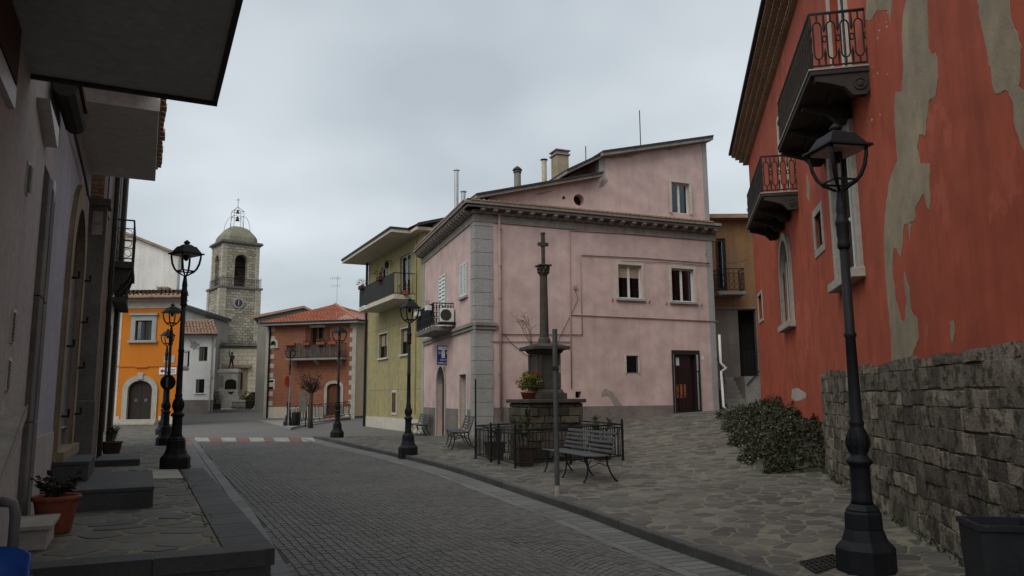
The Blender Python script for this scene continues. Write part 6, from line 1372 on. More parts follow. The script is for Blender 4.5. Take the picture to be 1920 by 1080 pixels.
mb = MB(); [mb.fbox(CWF, *b, -.05, .12) for b in ((pt_[0] - .4, pt_[0], .6, pt_[3] + .25), (pt_[1], pt_[1] + .4, .6, pt_[3] + .25), (pt_[0], pt_[1], pt_[3], pt_[3] + .25))]; PO = mb.build('portal', STONE, CW_); mb = MB(); x0, x1 = CWF.az(417, 690)[0], CWF.az(471, 690)[0]; zz_ = CWF.az(445, 690)[1]; mb.fbox(CWF, x0, x1, zz_, zz_ + .3, -.05, .45); mb.build('portal_cornice', STONE, PO, bevel=.03); mb = MB(); mb.fbox(CWF, pt_[0], pt_[1], .6, pt_[3], -.6, -.45); mb.build('door_leaf', DKWOOD, PO)
for i in range(40):
    a = random.uniform(0, CE); mb = MB()
lm = MB()
for i in range(260): a = random.uniform(0, CE); leaf(lm, CWF.P(a, CZ + .12 + random.random() ** 2 * .35, random.uniform(-.3, .25)), .16)
tg = empty('wall_weeds', tuple(CWF.P(2, CZ + .12)), 'weeds growing along top of ashlar church wall', 'weeds'); tag(lm.build('foliage', LEAF2, tg), kind='stuff')
# ================================================================== STREET LAMPS
def make_lamp(loc, label, rz):
    e_ = empty('street_lamp', (0, 0, 0), label, 'street lamp', 'cast iron street lamps'); H = 1.0
    mb = MB(); mb.lathe([(.26, -.1), (.26, .19), (.245, .215), (.20, .26), (.165, .36)], n=8, rot=math.pi / 8); mb.build('base', IRON, e_, bevel=.006)
    mb = MB(); mb.lathe([(.165, .361), (.16, .50), (.145, .515), (.15, .53), (.13, .55), (.105, .58)], n=8, rot=math.pi / 8); mb.build('base_cap', IRON, e_, bevel=.005)
    mb = MB(); mb.lathe([(.10, .58), (.09, .62), (.085, .90), (.09, .92), (.115, .945), (.118, .965), (.105, .98), (.08, 1.0), (.07, 1.03), (.085, 1.09), (.092, 1.14), (.085, 1.20), (.065, 1.26), (.06, 1.28), (.068, 1.30), (.066, 1.32), (.056, 1.34), (.046, 2.10), (.056, 2.115), (.056, 2.14), (.046, 2.155), (.041, 2.95)], n=16); mb.build('shaft', IRON, e_, smooth=True)
    for k in range(8):
        t = 2 * math.pi * k / 8; mb = MB(); mb.tube([(.075 * math.cos(t), .075 * math.sin(t), 1.03), (.098 * math.cos(t), .098 * math.sin(t), 1.11), (.094 * math.cos(t), .094 * math.sin(t), 1.17), (.07 * math.cos(t), .07 * math.sin(t), 1.25)], [.004, .012, .011, .004], 5); mb.build('bulb_flute', IRON, e_)
    mb = MB(); mb.lathe([(.041, 2.95), (.055, 2.96), (.062, 2.99), (.055, 3.02), (.052, 3.05), (.058, 3.09), (.058, 3.17), (.066, 3.20), (.066, 3.22), (.055, 3.24), (.044, 3.30), (.05, 3.34), (.042, 3.40), (.028, 3.50), (.035, 3.53)], n=16); mb.build('collar', IRON, e_, smooth=True)
    zq = 3.93; hs = .235; c4 = [(1, 1), (-1, 1), (-1, -1), (1, -1)]
    for i, j in c4:   # curved corner ribs
        mb = MB(); pts = [(.025, 3.53), (.07, 3.57), (.105, 3.60), (.14, 3.66), (.168, 3.75), (.182, 3.85), (.186, zq)]; mb.tube([(i * r, j * r, z) for r, z in pts], [.014, .016, .018, .02, .02, .019, .017], 6); mb.build('lantern_rib', IRON, e_, smooth=True)
    mb = MB(); r = .118; mb.tube([(i * r, j * r, 3.615) for i, j in c4 + [c4[0]]], .013, 5); mb.build('lantern_ring', IRON, e_)
    def fr(h0, z0, h1, z1): return [(i * h0, j * h0, z0) for i, j in ((-1, -1), (1, -1), (1, 1), (-1, 1))] + [(i * h1, j * h1, z1) for i, j in ((-1, -1), (1, -1), (1, 1), (-1, 1))]
    mb = MB(); mb.hexa(fr(hs, zq, hs - .005, zq + .022)); mb.hexa(fr(hs - .035, zq + .0225, .125, zq + .15)); mb.hexa(fr(.105, zq + .1505, .06, zq + .19)); R_ = mb.build('lantern_roof', IRON, e_)
    mb = MB(); mb.hexa(fr(hs - .05, zq - .02, hs - .05, zq - .001)); mb.build('reflector', mat('lamp_reflector', (.35, .33, .30), rough=.4, bump=0), e_)
    mb = MB(); mb.lathe([(.03, zq + .185), (.035, zq + .20), (.055, zq + .215), (.06, zq + .235), (.04, zq + .255), (.025, zq + .262), (.02, zq + .275), (.005, zq + .28)], n=12); mb.build('finial', IRON, R_, smooth=True)
    mb = MB(); mb.lathe([(.02, zq - .12), (.045, zq - .09), (.045, zq - .02)], n=8); mb.build('lamp_holder', IRON, e_)
    e_.location = loc; e_.rotation_euler = (0, 0, rz); return e_
def spot(px, py, Y):
    p = at_y(px, py, Y); return p.x
lamps = [(at_y(1626, 1075, 7.15), 'pav', 'black cast iron street lamp beside stone wall of red house', 0.20),
         (at_y(765, 848, 20.6), 'pav', 'black street lamp standing in front of olive house', 0.6),
         (at_y(632, 818, 28.8), 'pav', 'black street lamp at kerb by red and white crossing, before brick house door', 0.9),
         (at_y(540, 797, 40.8), 'g', 'black street lamp beside red road sign at corner of brick house', 1.0),
         (at_y(328, 872, 14.0), 'l', 'black street lamp next to pale slab on narrow raised sidewalk', 0.95),
         (at_y(309, 837, 22.8), 'l', 'black street lamp carrying round sign before orange house', 0.9),
         (at_y(304, 815, 30.6), 'l', 'black street lamp closest to arched doorway of orange house', 0.8),
         (at_y(516, 765, 66.5), 'z', 'black street lamp among shrubs beside war memorial', 0.3)]
proto_l = None
for p, k, lab, rz in lamps:
    z = {'pav': lambda: pav(p.x, p.y) + .01, 'g': lambda: .29, 'l': lambda: gl(p.y) + .01, 'z': lambda: .82}[k]()
    if proto_l is None: proto_l = make_lamp((p.x, p.y, z), lab, rz)
    else:
        c = copy_tree(proto_l); c.location = (p.x, p.y, z); c.rotation_euler = (0, 0, rz); c['label'] = lab
# lean of the nearest one in the picture is perspective only
# round sign (seen from behind) on the second left lamp
p = lamps[5][0]; e_ = empty('round_sign', (p.x + .02, p.y - .08, gl(p.y) + 2.0), 'round dark sign seen from behind on lamp post', 'sign'); q = at_y(315, 717, p.y - .08)
mb = MB(); mb.lathe([(.0, 0), (.23, 0), (.23, .015), (.0, .015)], n=24); mb.v = [(q.x + x, p.y - .09 + z, q.z + y) for x, y, z in mb.v]; mb.build('disc', IRON, e_); mb = MB(); mb.box((q.x - .02, p.y - .05, q.z), (.06, .1, .3)); mb.build('clamp', STEEL, e_)
# red road sign edge-on on post by brick house lamp
p = at_y(545, 797, 40.0); e_ = empty('road_sign', (p.x, p.y, .3), 'red-edged road sign on thin post seen nearly edge-on', 'sign'); q = at_y(539, 715, 40.0); mb = MB(); mb.tube([(q.x + .12, 40, .25), (q.x + .12, 40, q.z + .3)], .03, 6); mb.build('post', STEEL, e_); mb = MB(); mb.lathe([(0, 0), (.3, 0), (.3, .02), (0, .02)], n=20); mb.v = [(q.x + x * .32 + z, 39.95 + x * .9, q.z + y + x * -.15) for x, y, z in mb.v]; mb.build('disc', mat('sign_orange_red', (.62, .07, .03), bump=0), e_)
# ================================================================== WAYSIDE CROSS, FENCE AND PLANTERS
FA = Vector((-0.93, 19.1)); FB = Vector((0.04, 16.5)); FC = Vector((2.47, 17.44)); FDd = FA + FC - FB
fc = (FA + FC) / 2; gz = .24
MON = empty('wayside_cross', (fc.x, fc.y, gz), 'stone column with cross on a rough masonry pedestal', 'monument')
ux = (FC - FB).normalized(); uy = (FA - FB).normalized(); mrz = math.atan2(ux.y, ux.x); uy = Vector((-ux.y, ux.x))
def mbox(h0, z0, z1, h1=None):
    h1 = h1 or h0; m = MB(); c = lambda h, z: [(fc.x + ux.x * i * h + uy.x * j * h, fc.y + ux.y * i * h + uy.y * j * h, z) for i, j in ((-1, -1), (1, -1), (1, 1), (-1, 1))]; m.hexa(c(h0, z0) + c(h1, z1)); return m
zp = at_y(1020, 748, fc.y)[2]
ped_h = .66
mbox(ped_h - .03, gz - .2, zp - .09).build('pedestal_core', JOINT, MON)
rm = random.Random(8); zc = gz - .1
PEDST = mat('dark_mossy_stone', (.085, .068, .048), (.05, .042, .03), s1=4, s2=16, bump=.8, bscale=30, tone=1, spot=(.03, .026, .018), spot_t=.56, spot_s=10)
while zc < zp - .12:
    h = min(rm.choice((.16, .2, .24)), zp - .095 - zc)
    for (du, dv) in ((ux, -uy), (-uy, -ux), (ux, uy), (uy, ux)):
        t = -ped_h
        while t < ped_h - .02:
            w = min(rm.uniform(.2, .48), ped_h - t); o0, o1 = ped_h - .06, ped_h + rm.uniform(-.01, .03)
            m = MB(); pts = [fc + du * a + dv * o for a, o in ((t + .008, o0), (t + w - .008, o0), (t + w - .012, o1), (t + .012, o1))]; m.hexa([(p.x, p.y, zc + .006) for p in pts] + [(p.x, p.y, zc + h - .006) for p in pts]); m.t = [rm.uniform(.6, 1.5)] * 6; m.build('pedestal_stone', PEDST, MON, bevel=.012); t += w
    zc += h
GM = mat('grey_brown_weathered_stone', (.075, .066, .053), (.046, .041, .034), s1=4, s2=15, streak=.35, bump=.6, bscale=40)
mbox(ped_h + .07, zp - .09, zp).build('pedestal_slab', GM, MON, bevel=.015)
Zp = lambda y: at_y(1022, y, fc.y)[2]
mbox(.40, zp, Zp(737)).build('plinth_step', GM, MON, bevel=.015); mbox(.36, Zp(737) + .001, Zp(729), .30).build('plinth_moulding', GM, MON, bevel=.015)
mbox(.285, Zp(729) + .001, Zp(664)).build('die', GM, MON, bevel=.02)
for i in (-1, 1):
    for (du, dv) in ((ux, -uy), (-uy, -ux)):
        m = MB(); c = fc + du * i * .235 + dv * .295; m.box((c.x, c.y, (Zp(729) + Zp(664)) / 2), (.09, .05, Zp(664) - Zp(729) - .02), mrz if du is ux else mrz + math.pi / 2); m.build('die_pilaster', GM, MON, bevel=.008)
mbox(.30, Zp(664) + .001, Zp(657), .36).build('die_cornice', GM, MON); mbox(.47, Zp(657) + .001, Zp(650)).build('die_cornice', GM, MON, bevel=.015); mbox(.42, Zp(650) + .001, Zp(645), .26).build('die_cornice', GM, MON)
m = MB(); m.lathe([(.16, Zp(645) - .01), (.16, Zp(643)), (.145, Zp(641)), (.15, Zp(637)), (.12, Zp(633))], (fc.x, fc.y, 0), 20); m.build('column_base', GM, MON, smooth=True)
# fluted shaft
m = MB(); nfl = 16; rows = []
for k in range(9):
    t = k / 8; z = Zp(634) + (Zp(516) - Zp(634)) * t; r0 = .110 - .020 * t; fl = 0.010 if t > .35 else 0.0
    rows.append([(fc.x + (r0 - (fl if q % 2 else 0)) * math.cos(q * math.pi / nfl), fc.y + (r0 - (fl if q % 2 else 0)) * math.sin(q * math.pi / nfl), z) for q in range(2 * nfl)])
n2 = 2 * nfl; m.add(sum(rows, []), [(i * n2 + k, i * n2 + (k + 1) % n2, (i + 1) * n2 + (k + 1) % n2, (i + 1) * n2 + k) for i in range(8) for k in range(n2)]); m.build('column_shaft', GM, MON)
m = MB(); m.lathe([(.10, Zp(516)), (.115, Zp(515)), (.10, Zp(513)), (.11, Zp(507)), (.15, Zp(501)), (.15, Zp(500))], (fc.x, fc.y, 0), 16); CAP = m.build('capital', GM, MON, smooth=True)
for tier, (zz_, rr_, n) in enumerate(((Zp(510), .115, 8), (Zp(504), .135, 8))):
    for k in range(n): 
        t = (k + .5 * tier) * 2 * math.pi / n; m = MB(); m.lathe([(.005, -.05), (.035, -.02), (.035, .02), (.005, .05)], (fc.x + rr_ * math.cos(t), fc.y + rr_ * math.sin(t), zz_), 6); m.build('acanthus_leaf', GM, CAP)
mbox(.165, Zp(500) + .001, Zp(497)).build('abacus', GM, CAP, bevel=.01)
zc0, zc1 = Zp(497), Zp(436); m = MB(); dx = ux * .055; dy = uy * .045
def xbox(c, a, b, z0, z1): m.hexa([(fc.x + ux.x * i * a + c * ux.x + uy.x * j * b, fc.y + ux.y * i * a + c * ux.y + uy.y * j * b, z) for z in (z0, z1) for i, j in ((-1, -1), (1, -1), (1, 1), (-1, 1))])
hz = Zp(458); xbox(0, .04, .04, zc0, hz - .06); xbox(0, .055, .055, hz - .0599, hz + .06); xbox(0, .042, .042, hz + .0601, zc1 - .05); xbox(0, .05, .05, zc1 - .0499, zc1); xbox(-.096, .0405, .04, hz - .04, hz + .04); xbox(.096, .0405, .04, hz - .04, hz + .04); m.build('cross', GM, MON, bevel=.012)
# dry weed growing from the ledge
wd = empty('dry_weed', (fc.x - .35, fc.y - .2, Zp(650)), 'dry weed growing from ledge of stone column', 'weed'); rr3 = random.Random(14); b = Vector((fc.x - .3, fc.y - .25, Zp(651)))
for k in range(7):
    d = Vector((rr3.uniform(-.6, .35), rr3.uniform(-.2, .2), 1)).normalized(); L_ = rr3.uniform(.4, .95); pts = [b + d * L_ * t + Vector((.12 * t * t * rr3.uniform(-1, .5), 0, 0)) for t in (0, .3, .6, 1)]; m = MB(); m.tube(pts, [.008, .006, .004, .002], 4)
    for q in range(9): c = pts[2].lerp(pts[3], rr3.random()); m.tube([c, c + Vector((rr3.uniform(-.14, .14), rr3.uniform(-.05, .05), rr3.uniform(.0, .14)))], .0035, 3)
    m.build('stem', mat('dry_stem', (.14, .10, .06), bump=0), wd)
# iron fence round it
FE = empty('iron_fence', (FB.x, FB.y, .2), 'low black iron fence around stone cross', 'fence'); HFn = .80
def fence_side(P_, Q_, posts, n):
    zz = lambda p: pav(p.x, p.y)
    for t in posts:
        p = P_.lerp(Q_, t); z = zz(p); m = MB(); m.box((p.x, p.y, z + HFn / 2 + .02), (.042, .042, HFn + .10), mrz); po = m.build('post', IRON, FE); m = MB(); m.lathe([(.01, 0), (.024, .012), (.028, .03), (.022, .045), (.005, .056)], (p.x, p.y, z + HFn + .07), 8); m.build('ball_finial', IRON, po, smooth=True)
    for h, r in ((HFn, .019), (HFn - .07, .012), (.10, .014)):
        m = MB(); m.tube([(p.x, p.y, zz(p) + h) for p in (P_, Q_)], r, 5); m.build('rail', IRON, FE)
    for i in range(1, n):
        p = P_.lerp(Q_, i / n); z = zz(p); m = MB(); m.tube([(p.x, p.y, z + .10), (p.x, p.y, z + HFn - .07)], .0105, 5); m.build('bar', IRON, FE)
fence_side(FA, FB, (0, .42, .62), 22); fence_side(FB, FC, (0, .5), 26); fence_side(FC, FDd, (0, .5), 24); fence_side(FDd, FA, (0, .5), 24)
m = MB(); m.tube([(FA.x, FA.y, pav(FA.x, FA.y)), (FA.x, FA.y, pav(FA.x, FA.y) + 1.95)], .022, 6); TPo = empty('thin_pole', (FA.x, FA.y, .2), 'thin dark pole at corner of iron fence before grey quoins', 'pole'); m.build('pole', IRON, TPo); m = MB(); m.lathe([(.05, 0), (.05, .02), (.024, .04)], (FA.x, FA.y, pav(FA.x, FA.y) + .005), 8); m.build('foot', IRON, TPo)
# planters with oleander inside the fence
POTM = mat('dark_terracotta', (.075, .045, .032), (.05, .032, .024), s1=4, bump=.2)
def planter(p, r, h, plant_h, label, seed, nst=9, leafm=LEAF2, square=True, pm=None, dens=26, lsize=.13):
    e_ = empty('planter', p, label, 'planter', None); m = MB(); n = 4 if square else 18; k = 1.25 if square else 1
    m.lathe([(r * .68 * k, 0), (r * .72 * k, .02), (r * .95 * k, h * .9), (r * 1.06 * k, h * .92), (r * 1.06 * k, h), (r * .9 * k, h), (r * .88 * k, h * .93)], p, n, rot=mrz + math.pi / 4); m.build('pot', pm or POTM, e_, smooth=not square)
    m = MB(); m.lathe([(r * .9 * k, h * .90), (.01, h * .94)], p, n, rot=mrz + math.pi / 4); m.build('soil', SOIL, e_)
    rp = random.Random(seed); fl = MB()
    for s_ in range(nst):
        a = rp.uniform(0, 6.28); tip = Vector((p[0] + math.cos(a) * r * rp.uniform(.2, 1.1), p[1] + math.sin(a) * r * rp.uniform(.2, 1.1), p[2] + h + plant_h * rp.uniform(.6, 1.05))); b = Vector((p[0] + math.cos(a) * .06, p[1] + math.sin(a) * .06, p[2] + h * .9)); mid = b.lerp(tip, .5) + Vector((0, 0, .06))
        m = MB(); m.tube([b, mid, tip], [.009, .007, .004], 5); m.build('stem', BARK, e_)
        for _ in range(dens):
            t = rp.uniform(.2, 1); c = (b.lerp(mid, t * 2) if t < .5 else mid.lerp(tip, t * 2 - 1)); leaf(fl, c, lsize * rp.uniform(.7, 1.3), rp, (rp.uniform(-1, 1), rp.uniform(-1, 1), rp.uniform(.1, 1.2)), .22)
    tag(fl.build('foliage', leafm, e_), kind='stuff'); return e_
IN = lambda u, v: FB + (FC - FB) * u + (FA - FB) * v
for (u, v), ph, lab, sd in (((.13, .12), .75, 'dark planter of tall oleander at street corner of iron fence', 31), ((.12, .80), .35, 'dark planter with low leafy plant at bench end of iron fence', 32), ((.88, .16), .55, 'dark planter of sparse oleander behind grey slatted bench', 33)):
    q = IN(u, v); planter((q.x, q.y, pav(q.x, q.y) + .01), .24, .42, ph, lab, sd, 9 if ph > .6 else 5)
q = at_y(992, 740, fc.y - .35); PT = empty('flowerpot', (q.x, q.y, zp), 'terracotta pot of yellow-green geranium with red bloom on pedestal', 'flowerpot')
m = MB(); m.lathe([(.15, 0), (.19, .14), (.205, .145), (.205, .17), (.18, .17)], (q.x, q.y, zp), 16); m.build('pot', TERRA, PT, smooth=True)
m = MB(); rg = random.Random(77)
for c, r in (((-.08, 0, .36), .2), ((.12, .02, .40), .22), ((.02, 0, .52), .16)): leaves_blob(m, (q.x + c[0], q.y + c[1], zp + c[2]), r, r, r * .8, 240, .075, rnd=rg, shell=.2)
tag(m.build('foliage', LEAFY, PT), kind='stuff'); m = MB(); leaves_blob(m, (q.x + .03, q.y - .1, zp + .3), .25, .2, .16, 190, .07, rnd=rg, shell=.2); tag(m.build('dark_foliage', LEAF2, PT), kind='stuff')
m = MB(); leaves_blob(m, (q.x + .16, q.y - .1, zp + .60), .05, .05, .04, 40, .04, rnd=rg, shell=.1); m.build('blossom', PETAL, PT)
# sign post without a sign
p = at_z(1045, 928, .13); q = at_y(1037, 617, p.y); PO_ = empty('bare_post', (p.x, p.y, .12), 'plain grey metal post standing in front of bench', 'post'); m = MB(); m.tube([(p.x, p.y, .1), (p.x, p.y, q.z)], .042, 8); m.build('pole', mat('grey_painted_post', (.075, .08, .082), (.06, .063, .065), rough=.6), PO_); m = MB(); z = at_y(1040, 690, p.y)[2]; m.box((p.x, p.y, z), (.11, .1, .05)); m.build('clamp', RUSTIRON, PO_); m = MB(); m.box((p.x + .07, p.y - .03, z - .02), (.03, .02, .12)); m.build('torn_sticker', SIGNWHITE and CONC, PO_); m = MB(); m.lathe([(.044, 0), (.044, .16)], (p.x, p.y, .12), 8); m.build('pale_foot', LSTONE, PO_)
# ================================================================== BENCHES
def make_bench(label):
    e_ = empty('bench', (0, 0, 0), label, 'bench', 'slatted street benches'); Lb = 2.16
    def sec(pts, x): return [(x, y, z) for y, z in pts]
    for x in (-.96, 0.0, .96):
        m = MB(); m.tube(sec([(-.34, -.03), (-.30, .0), (-.255, .12), (-.24, .26), (-.27, .41)], x), [.02, .016, .015, .016, .018], 6); m.build('leg', IRON, e_, smooth=True)
        m = MB(); m.tube(sec([(.34, -.03), (.29, .0), (.21, .12), (.15, .26), (.13, .41)], x), [.02, .016, .015, .016, .018], 6); m.build('leg', IRON, e_, smooth=True)
        m = MB(); m.tube(sec([(-.30, .41), (-.05, .395), (.14, .41), (.20, .50), (.27, .72), (.30, .83)], x), .014, 6); m.build('side_frame', IRON, e_, smooth=True)
        m = MB(); m.tube(sec([(-.25, .22), (-.02, .30), (.15, .24)], x), .009, 5); m.build('scroll_brace', IRON, e_, smooth=True)
        m = MB(); sx = 1 if x >= 0 else -1; m.tube([(x, -.24, .24), (x - sx * .22, -.06, .38)], .008, 5); m.build('stay', IRON, e_)
    def slat(y, z, tilt, w=.052, t=.026):
        m = MB(); c, s_ = math.cos(tilt), math.sin(tilt); m.hexa([(x, y + a * c - b * s_, z + a * s_ + b * c) for b in (-t / 2, t / 2) for x, a in ((-Lb / 2, -w / 2), (Lb / 2, -w / 2), (Lb / 2, w / 2), (-Lb / 2, w / 2))]); m.build('slat', SLAT, e_, bevel=.006)
    for k in range(7): slat(-.29 + k * .066, .435 - .012 * math.sin(k / 6 * math.pi), 0)
    for k in range(5): f = k / 4; slat(.185 + .10 * f, .50 + .32 * f, math.radians(75))
    return e_
bn = make_bench('grey slatted bench with iron legs beside bare metal post')
def put_bench(b, p, rz, lab):
    b.location = (p.x, p.y, pav(p.x, p.y) + .035); b.rotation_euler = (0, 0, rz); b['label'] = lab
# orientation of the near bench from the feet seen in the photograph
f1 = at_z(1016, 888, .16); f2 = at_z(1097, 908, .16); dirb = Vector((f2.x - f1.x, f2.y - f1.y)).normalized(); f3 = at_z(1160, 903, .17)
rb2 = math.atan2(dirb.y, dirb.x); cb_ = (Vector((f1.x, f1.y)) + Vector((f2.x, f2.y))) / 2 + Vector((-dirb.y, dirb.x)) * .34
put_bench(bn, cb_, rb2, 'grey slatted bench with iron legs beside bare metal post')
b2 = copy_tree(bn); p = at_z(852, 846, .2); put_bench(b2, Vector((p.x + .12, p.y + .4)), math.radians(-80), 'slatted bench between olive house lamp and iron fence')
b3 = copy_tree(bn); p = PL.P(7.3, 0, .42); put_bench(b3, Vector((p.x, p.y)), math.atan2(-DL.y, -DL.x), 'slatted bench against pink wall beside arched shop door')
# ================================================================== LEFT SIDEWALK THINGS
p = at_z(101, 1000, .45); FP = empty('flowerpot', (p.x, p.y, .46), 'round terracotta pot with dark wilting plant beside entrance step', 'flowerpot')
m = MB(); m.lathe([(.135, 0), (.14, .01), (.185, .27), (.195, .30), (.212, .305), (.214, .335), (.20, .345), (.18, .335), (.178, .30)], (p.x, p.y, .46), 28); m.build('pot', TERRA, FP, smooth=True); m = MB(); m.lathe([(.178, .30), (.01, .32)], (p.x, p.y, .46), 20); m.build('soil', SOIL, FP)
m = MB(); rq = random.Random(5)
for k in range(13):
    a = rq.uniform(0, 6.28); L_ = rq.uniform(.1, .3); b = Vector((p.x, p.y, .77)); t = b + Vector((math.cos(a) * L_ * .8, math.sin(a) * L_ * .8, L_ * .75)); s_ = MB(); s_.tube([b, b.lerp(t, .5) + Vector((0, 0, .05)), t], [.01, .008, .005], 5); s_.build('stem', BARK, FP)
    for _ in range(16): leaf(m, b.lerp(t, rq.uniform(.5, 1.1)), rq.uniform(.04, .08), rq, w=.7)
tag(m.build('foliage', mat('wilted_leaf', (.022, .017, .012), (.03, .026, .014), bump=0), FP), kind='stuff')
p = at_z(208, 858, .42); planter((p.x, p.y, gl(p.y) + .01), .22, .34, .28, 'small dark pot of green plants beyond stacked entrance steps', 41, 8, LEAF2, False, POTM, 30, .09)
# pale cover slab and drain grating
c4 = [at_z(*q, .47) for q in ((278, 881), (333, 880), (344, 897), (284, 898))]; mc = sum(((v.x, v.y) for v in []), ())
CV = empty('cover_slab', tuple(sum(c4, Vector()) / 4), 'pale rectangular stone access cover at foot of street lamp', 'cover'); m = MB(); m.hexa([(v.x, v.y, gl(v.y) - .02) for v in c4] + [(v.x, v.y, gl(v.y) + .02) for v in c4]); m.build('slab', LSTONE, CV, bevel=.005)
q = [at_z(*v, .12) for v in ((1500, 1056), (1562, 1044), (1590, 1058), (1530, 1074))]; GR = empty('drain_grating', tuple(sum(q, Vector()) / 4), 'rusty iron drain grating beside lamp base', 'grating')
zq_ = lambda v: pav(v.x, v.y) + .016
for k in range(8): 
    a, b = q[0].lerp(q[1], k / 7), q[3].lerp(q[2], k / 7); m = MB(); m.tube([(a.x, a.y, zq_(a)), (b.x, b.y, zq_(b))], .009, 4); m.build('bar', RUSTIRON, GR)
for k in range(5): a, b = q[0].lerp(q[3], k / 4), q[1].lerp(q[2], k / 4); m = MB(); m.tube([(a.x, a.y, zq_(a)), (b.x, b.y, zq_(b))], .010, 4); m.build('frame_bar', RUSTIRON, GR)
# square planter against stone wall
p = RF.P(-1.32, 0, .30); DP = empty('planter', (p.x, p.y, .13), 'dark square metal planter against stone block wall', 'planter'); DM = mat('stained_dark_metal', (.022, .024, .028), (.014, .015, .018), s1=4, rough=.5, spot=(.06, .062, .066), spot_t=.68, spot_s=6)
u_ = Vector((RF.d.x, RF.d.y, 0)); v_ = Vector((RF.n.x, RF.n.y, 0)); c0 = Vector((p.x, p.y, .19))
rg_ = lambda h, z: [c0 + u_ * i * h + v_ * j * h + Vector((0, 0, z)) for i, j in ((-1, -1), (1, -1), (1, 1), (-1, 1))]
m = MB(); m.hexa(rg_(.20, 0) + rg_(.22, .56)); m.f = [f for i, f in enumerate(m.f) if i != 1]; m.build('box', DM, DP); m = MB()
a, b, c, d = rg_(.232, .54), rg_(.232, .58), rg_(.20, .58), rg_(.20, .50)
m.add(a + b + c + d, [(k + 4 * o, (k + 1) % 4 + 4 * o, (k + 1) % 4 + 4 * (o + 1), k + 4 * (o + 1)) for o in range(3) for k in range(4)]); m.build('rim', DM, DP); m = MB(); m.quad(*rg_(.20, .5)); m.build('soil', SOIL, DP)
# blue plastic chair
p = at_z(62, 1028, .90); CHR = empty('chair', (p.x - .12, p.y - .1, .03), 'bright blue plastic chair', 'chair'); BLUE = mat('blue_plastic', (.012, .07, .32), (.010, .06, .28), rough=.3, bump=0, spec=.5)
bx_, by_ = p.x - .12, p.y - .25; ca = math.radians(35); cc, ss = math.cos(ca), math.sin(ca); T = lambda x, y, z: (bx_ + x * cc - y * ss, by_ + x * ss + y * cc, .03 + z)
m = MB(); N = 10; pts0 = []; 
for (r, z) in ((.0, .44), (.02, .6), (.05, .75), (.085, .87)):
    pts0 += [T(.24 * math.sin(t), .20 + .06 * math.cos(t) - .06 + r + .05 * math.cos(t), z - (.05 * abs(math.sin(t)) ** 4 if z > .8 else 0)) for t in [-1.35 + 2.7 * k / N for k in range(N + 1)]]
m.add(pts0, [(i * (N + 1) + k, i * (N + 1) + k + 1, (i + 1) * (N + 1) + k + 1, (i + 1) * (N + 1) + k) for i in range(3) for k in range(N)]); o = m.build('backrest', BLUE, CHR, smooth=True); md = o.modifiers.new('th', 'SOLIDIFY'); md.thickness = .014
m = MB(); m.hexa([T(x, y, z) for z in (.42, .445) for x, y in ((-.22, -.24), (.22, -.24), (.23, .2), (-.23, .2))]); m.build('seat', BLUE, CHR, bevel=.01)
for x, y in ((-.2, -.22), (.2, -.22), (.21, .18), (-.21, .18)): m = MB(); m.tube([T(x, y, .42), T(x * 1.12, y * 1.12, 0)], [.025, .02], 6); m.build('leg', BLUE, CHR)
for s_ in (-1, 1): m = MB(); m.tube([T(s_ * .23, -.22, .44), T(s_ * .25, -.2, .64), T(s_ * .25, .1, .66), T(s_ * .24, .2, .7)], .018, 6); m.build('armrest', BLUE, CHR, smooth=True)
# ================================================================== IN FRONT OF THE BRICK HOUSE
r0 = at_y(545, 803, 41.5); r1 = at_y(658, 776, 51.5); TR = Frame((r0.x, r0.y), (r1.x - r0.x, r1.y - r0.y)); TLn = (Vector((r1.x, r1.y)) - Vector((r0.x, r0.y))).length
zt0, zt1 = at_y(548, 800, 41.6)[2], at_y(658, 783, 51.4)[2]
PW_ = empty('ramp_wall', tuple(TR.P(TLn / 2, .1)), 'low dark stone wall under railing before brick house', 'wall'); m = MB(); m.fprism(TR, [(0, -.3), (TLn, -.5), (TLn, zt1), (0, zt0)], -.25, 0); m.build('masonry', masonry('dark_rubble', (.13, .11, .085), (.08, .07, .055), (.4, .36, .3), .4, .22, .02), PW_); m = MB(); m.fprism(TR, [(-.05, zt0 + .002), (TLn, zt1 + .002), (TLn, zt1 + .09), (-.05, zt0 + .09)], -.3, .05); m.build('coping', CONC, PW_)
RL = empty('railing', tuple(TR.P(TLn / 2, .3)), 'black panelled iron railing before brick house door', 'railing'); top = lambda a: zt0 + .1 + (zt1 - zt0) * a / TLn
for h in (.12, .95): m = MB(); m.tube([TR.P(0, top(0) + h, -.12), TR.P(TLn, top(TLn) + h, -.12)], .025, 5); m.build('rail', IRON, RL)
n = 11
for i in range(n + 1):
    a = TLn * i / n; m = MB(); m.tube([TR.P(a, top(a), -.12), TR.P(a, top(a) + .95, -.12)], .022, 5); m.build('post', IRON, RL)
    if i < n:
        a0, a1 = a + .2, a + TLn / n - .2; m = MB(); m.tube([TR.P(x, top(a) + z, -.12) for x, z in ((a0, .22), (a1, .22), (a1, .85), (a0, .85), (a0, .22))], .016, 4); m.build('panel_frame', IRON, RL)
        for k in range(4): m = MB(); x = a0 + (a1 - a0) * (k + .5) / 4; m.tube([TR.P(x, top(a) + .22, -.12), TR.P(x, top(a) + .85, -.12)], .010, 4); m.build('panel_bar', IRON, RL)
p = at_y(582, 806, 40.0); TRE = empty('maroon_tree', (p.x, 40.0, .15), 'small maroon-leaved tree beside grey board and railing', 'tree'); tz = at_y(582, 735, 40)[2]
m = MB(); m.tube([(p.x, 40, .1), (p.x - .03, 40, .9), (p.x - .02, 40, 1.5), (p.x, 40, tz)], [.15, .11, .10, .09], 8); m.build('trunk', BARK, TRE, smooth=True)
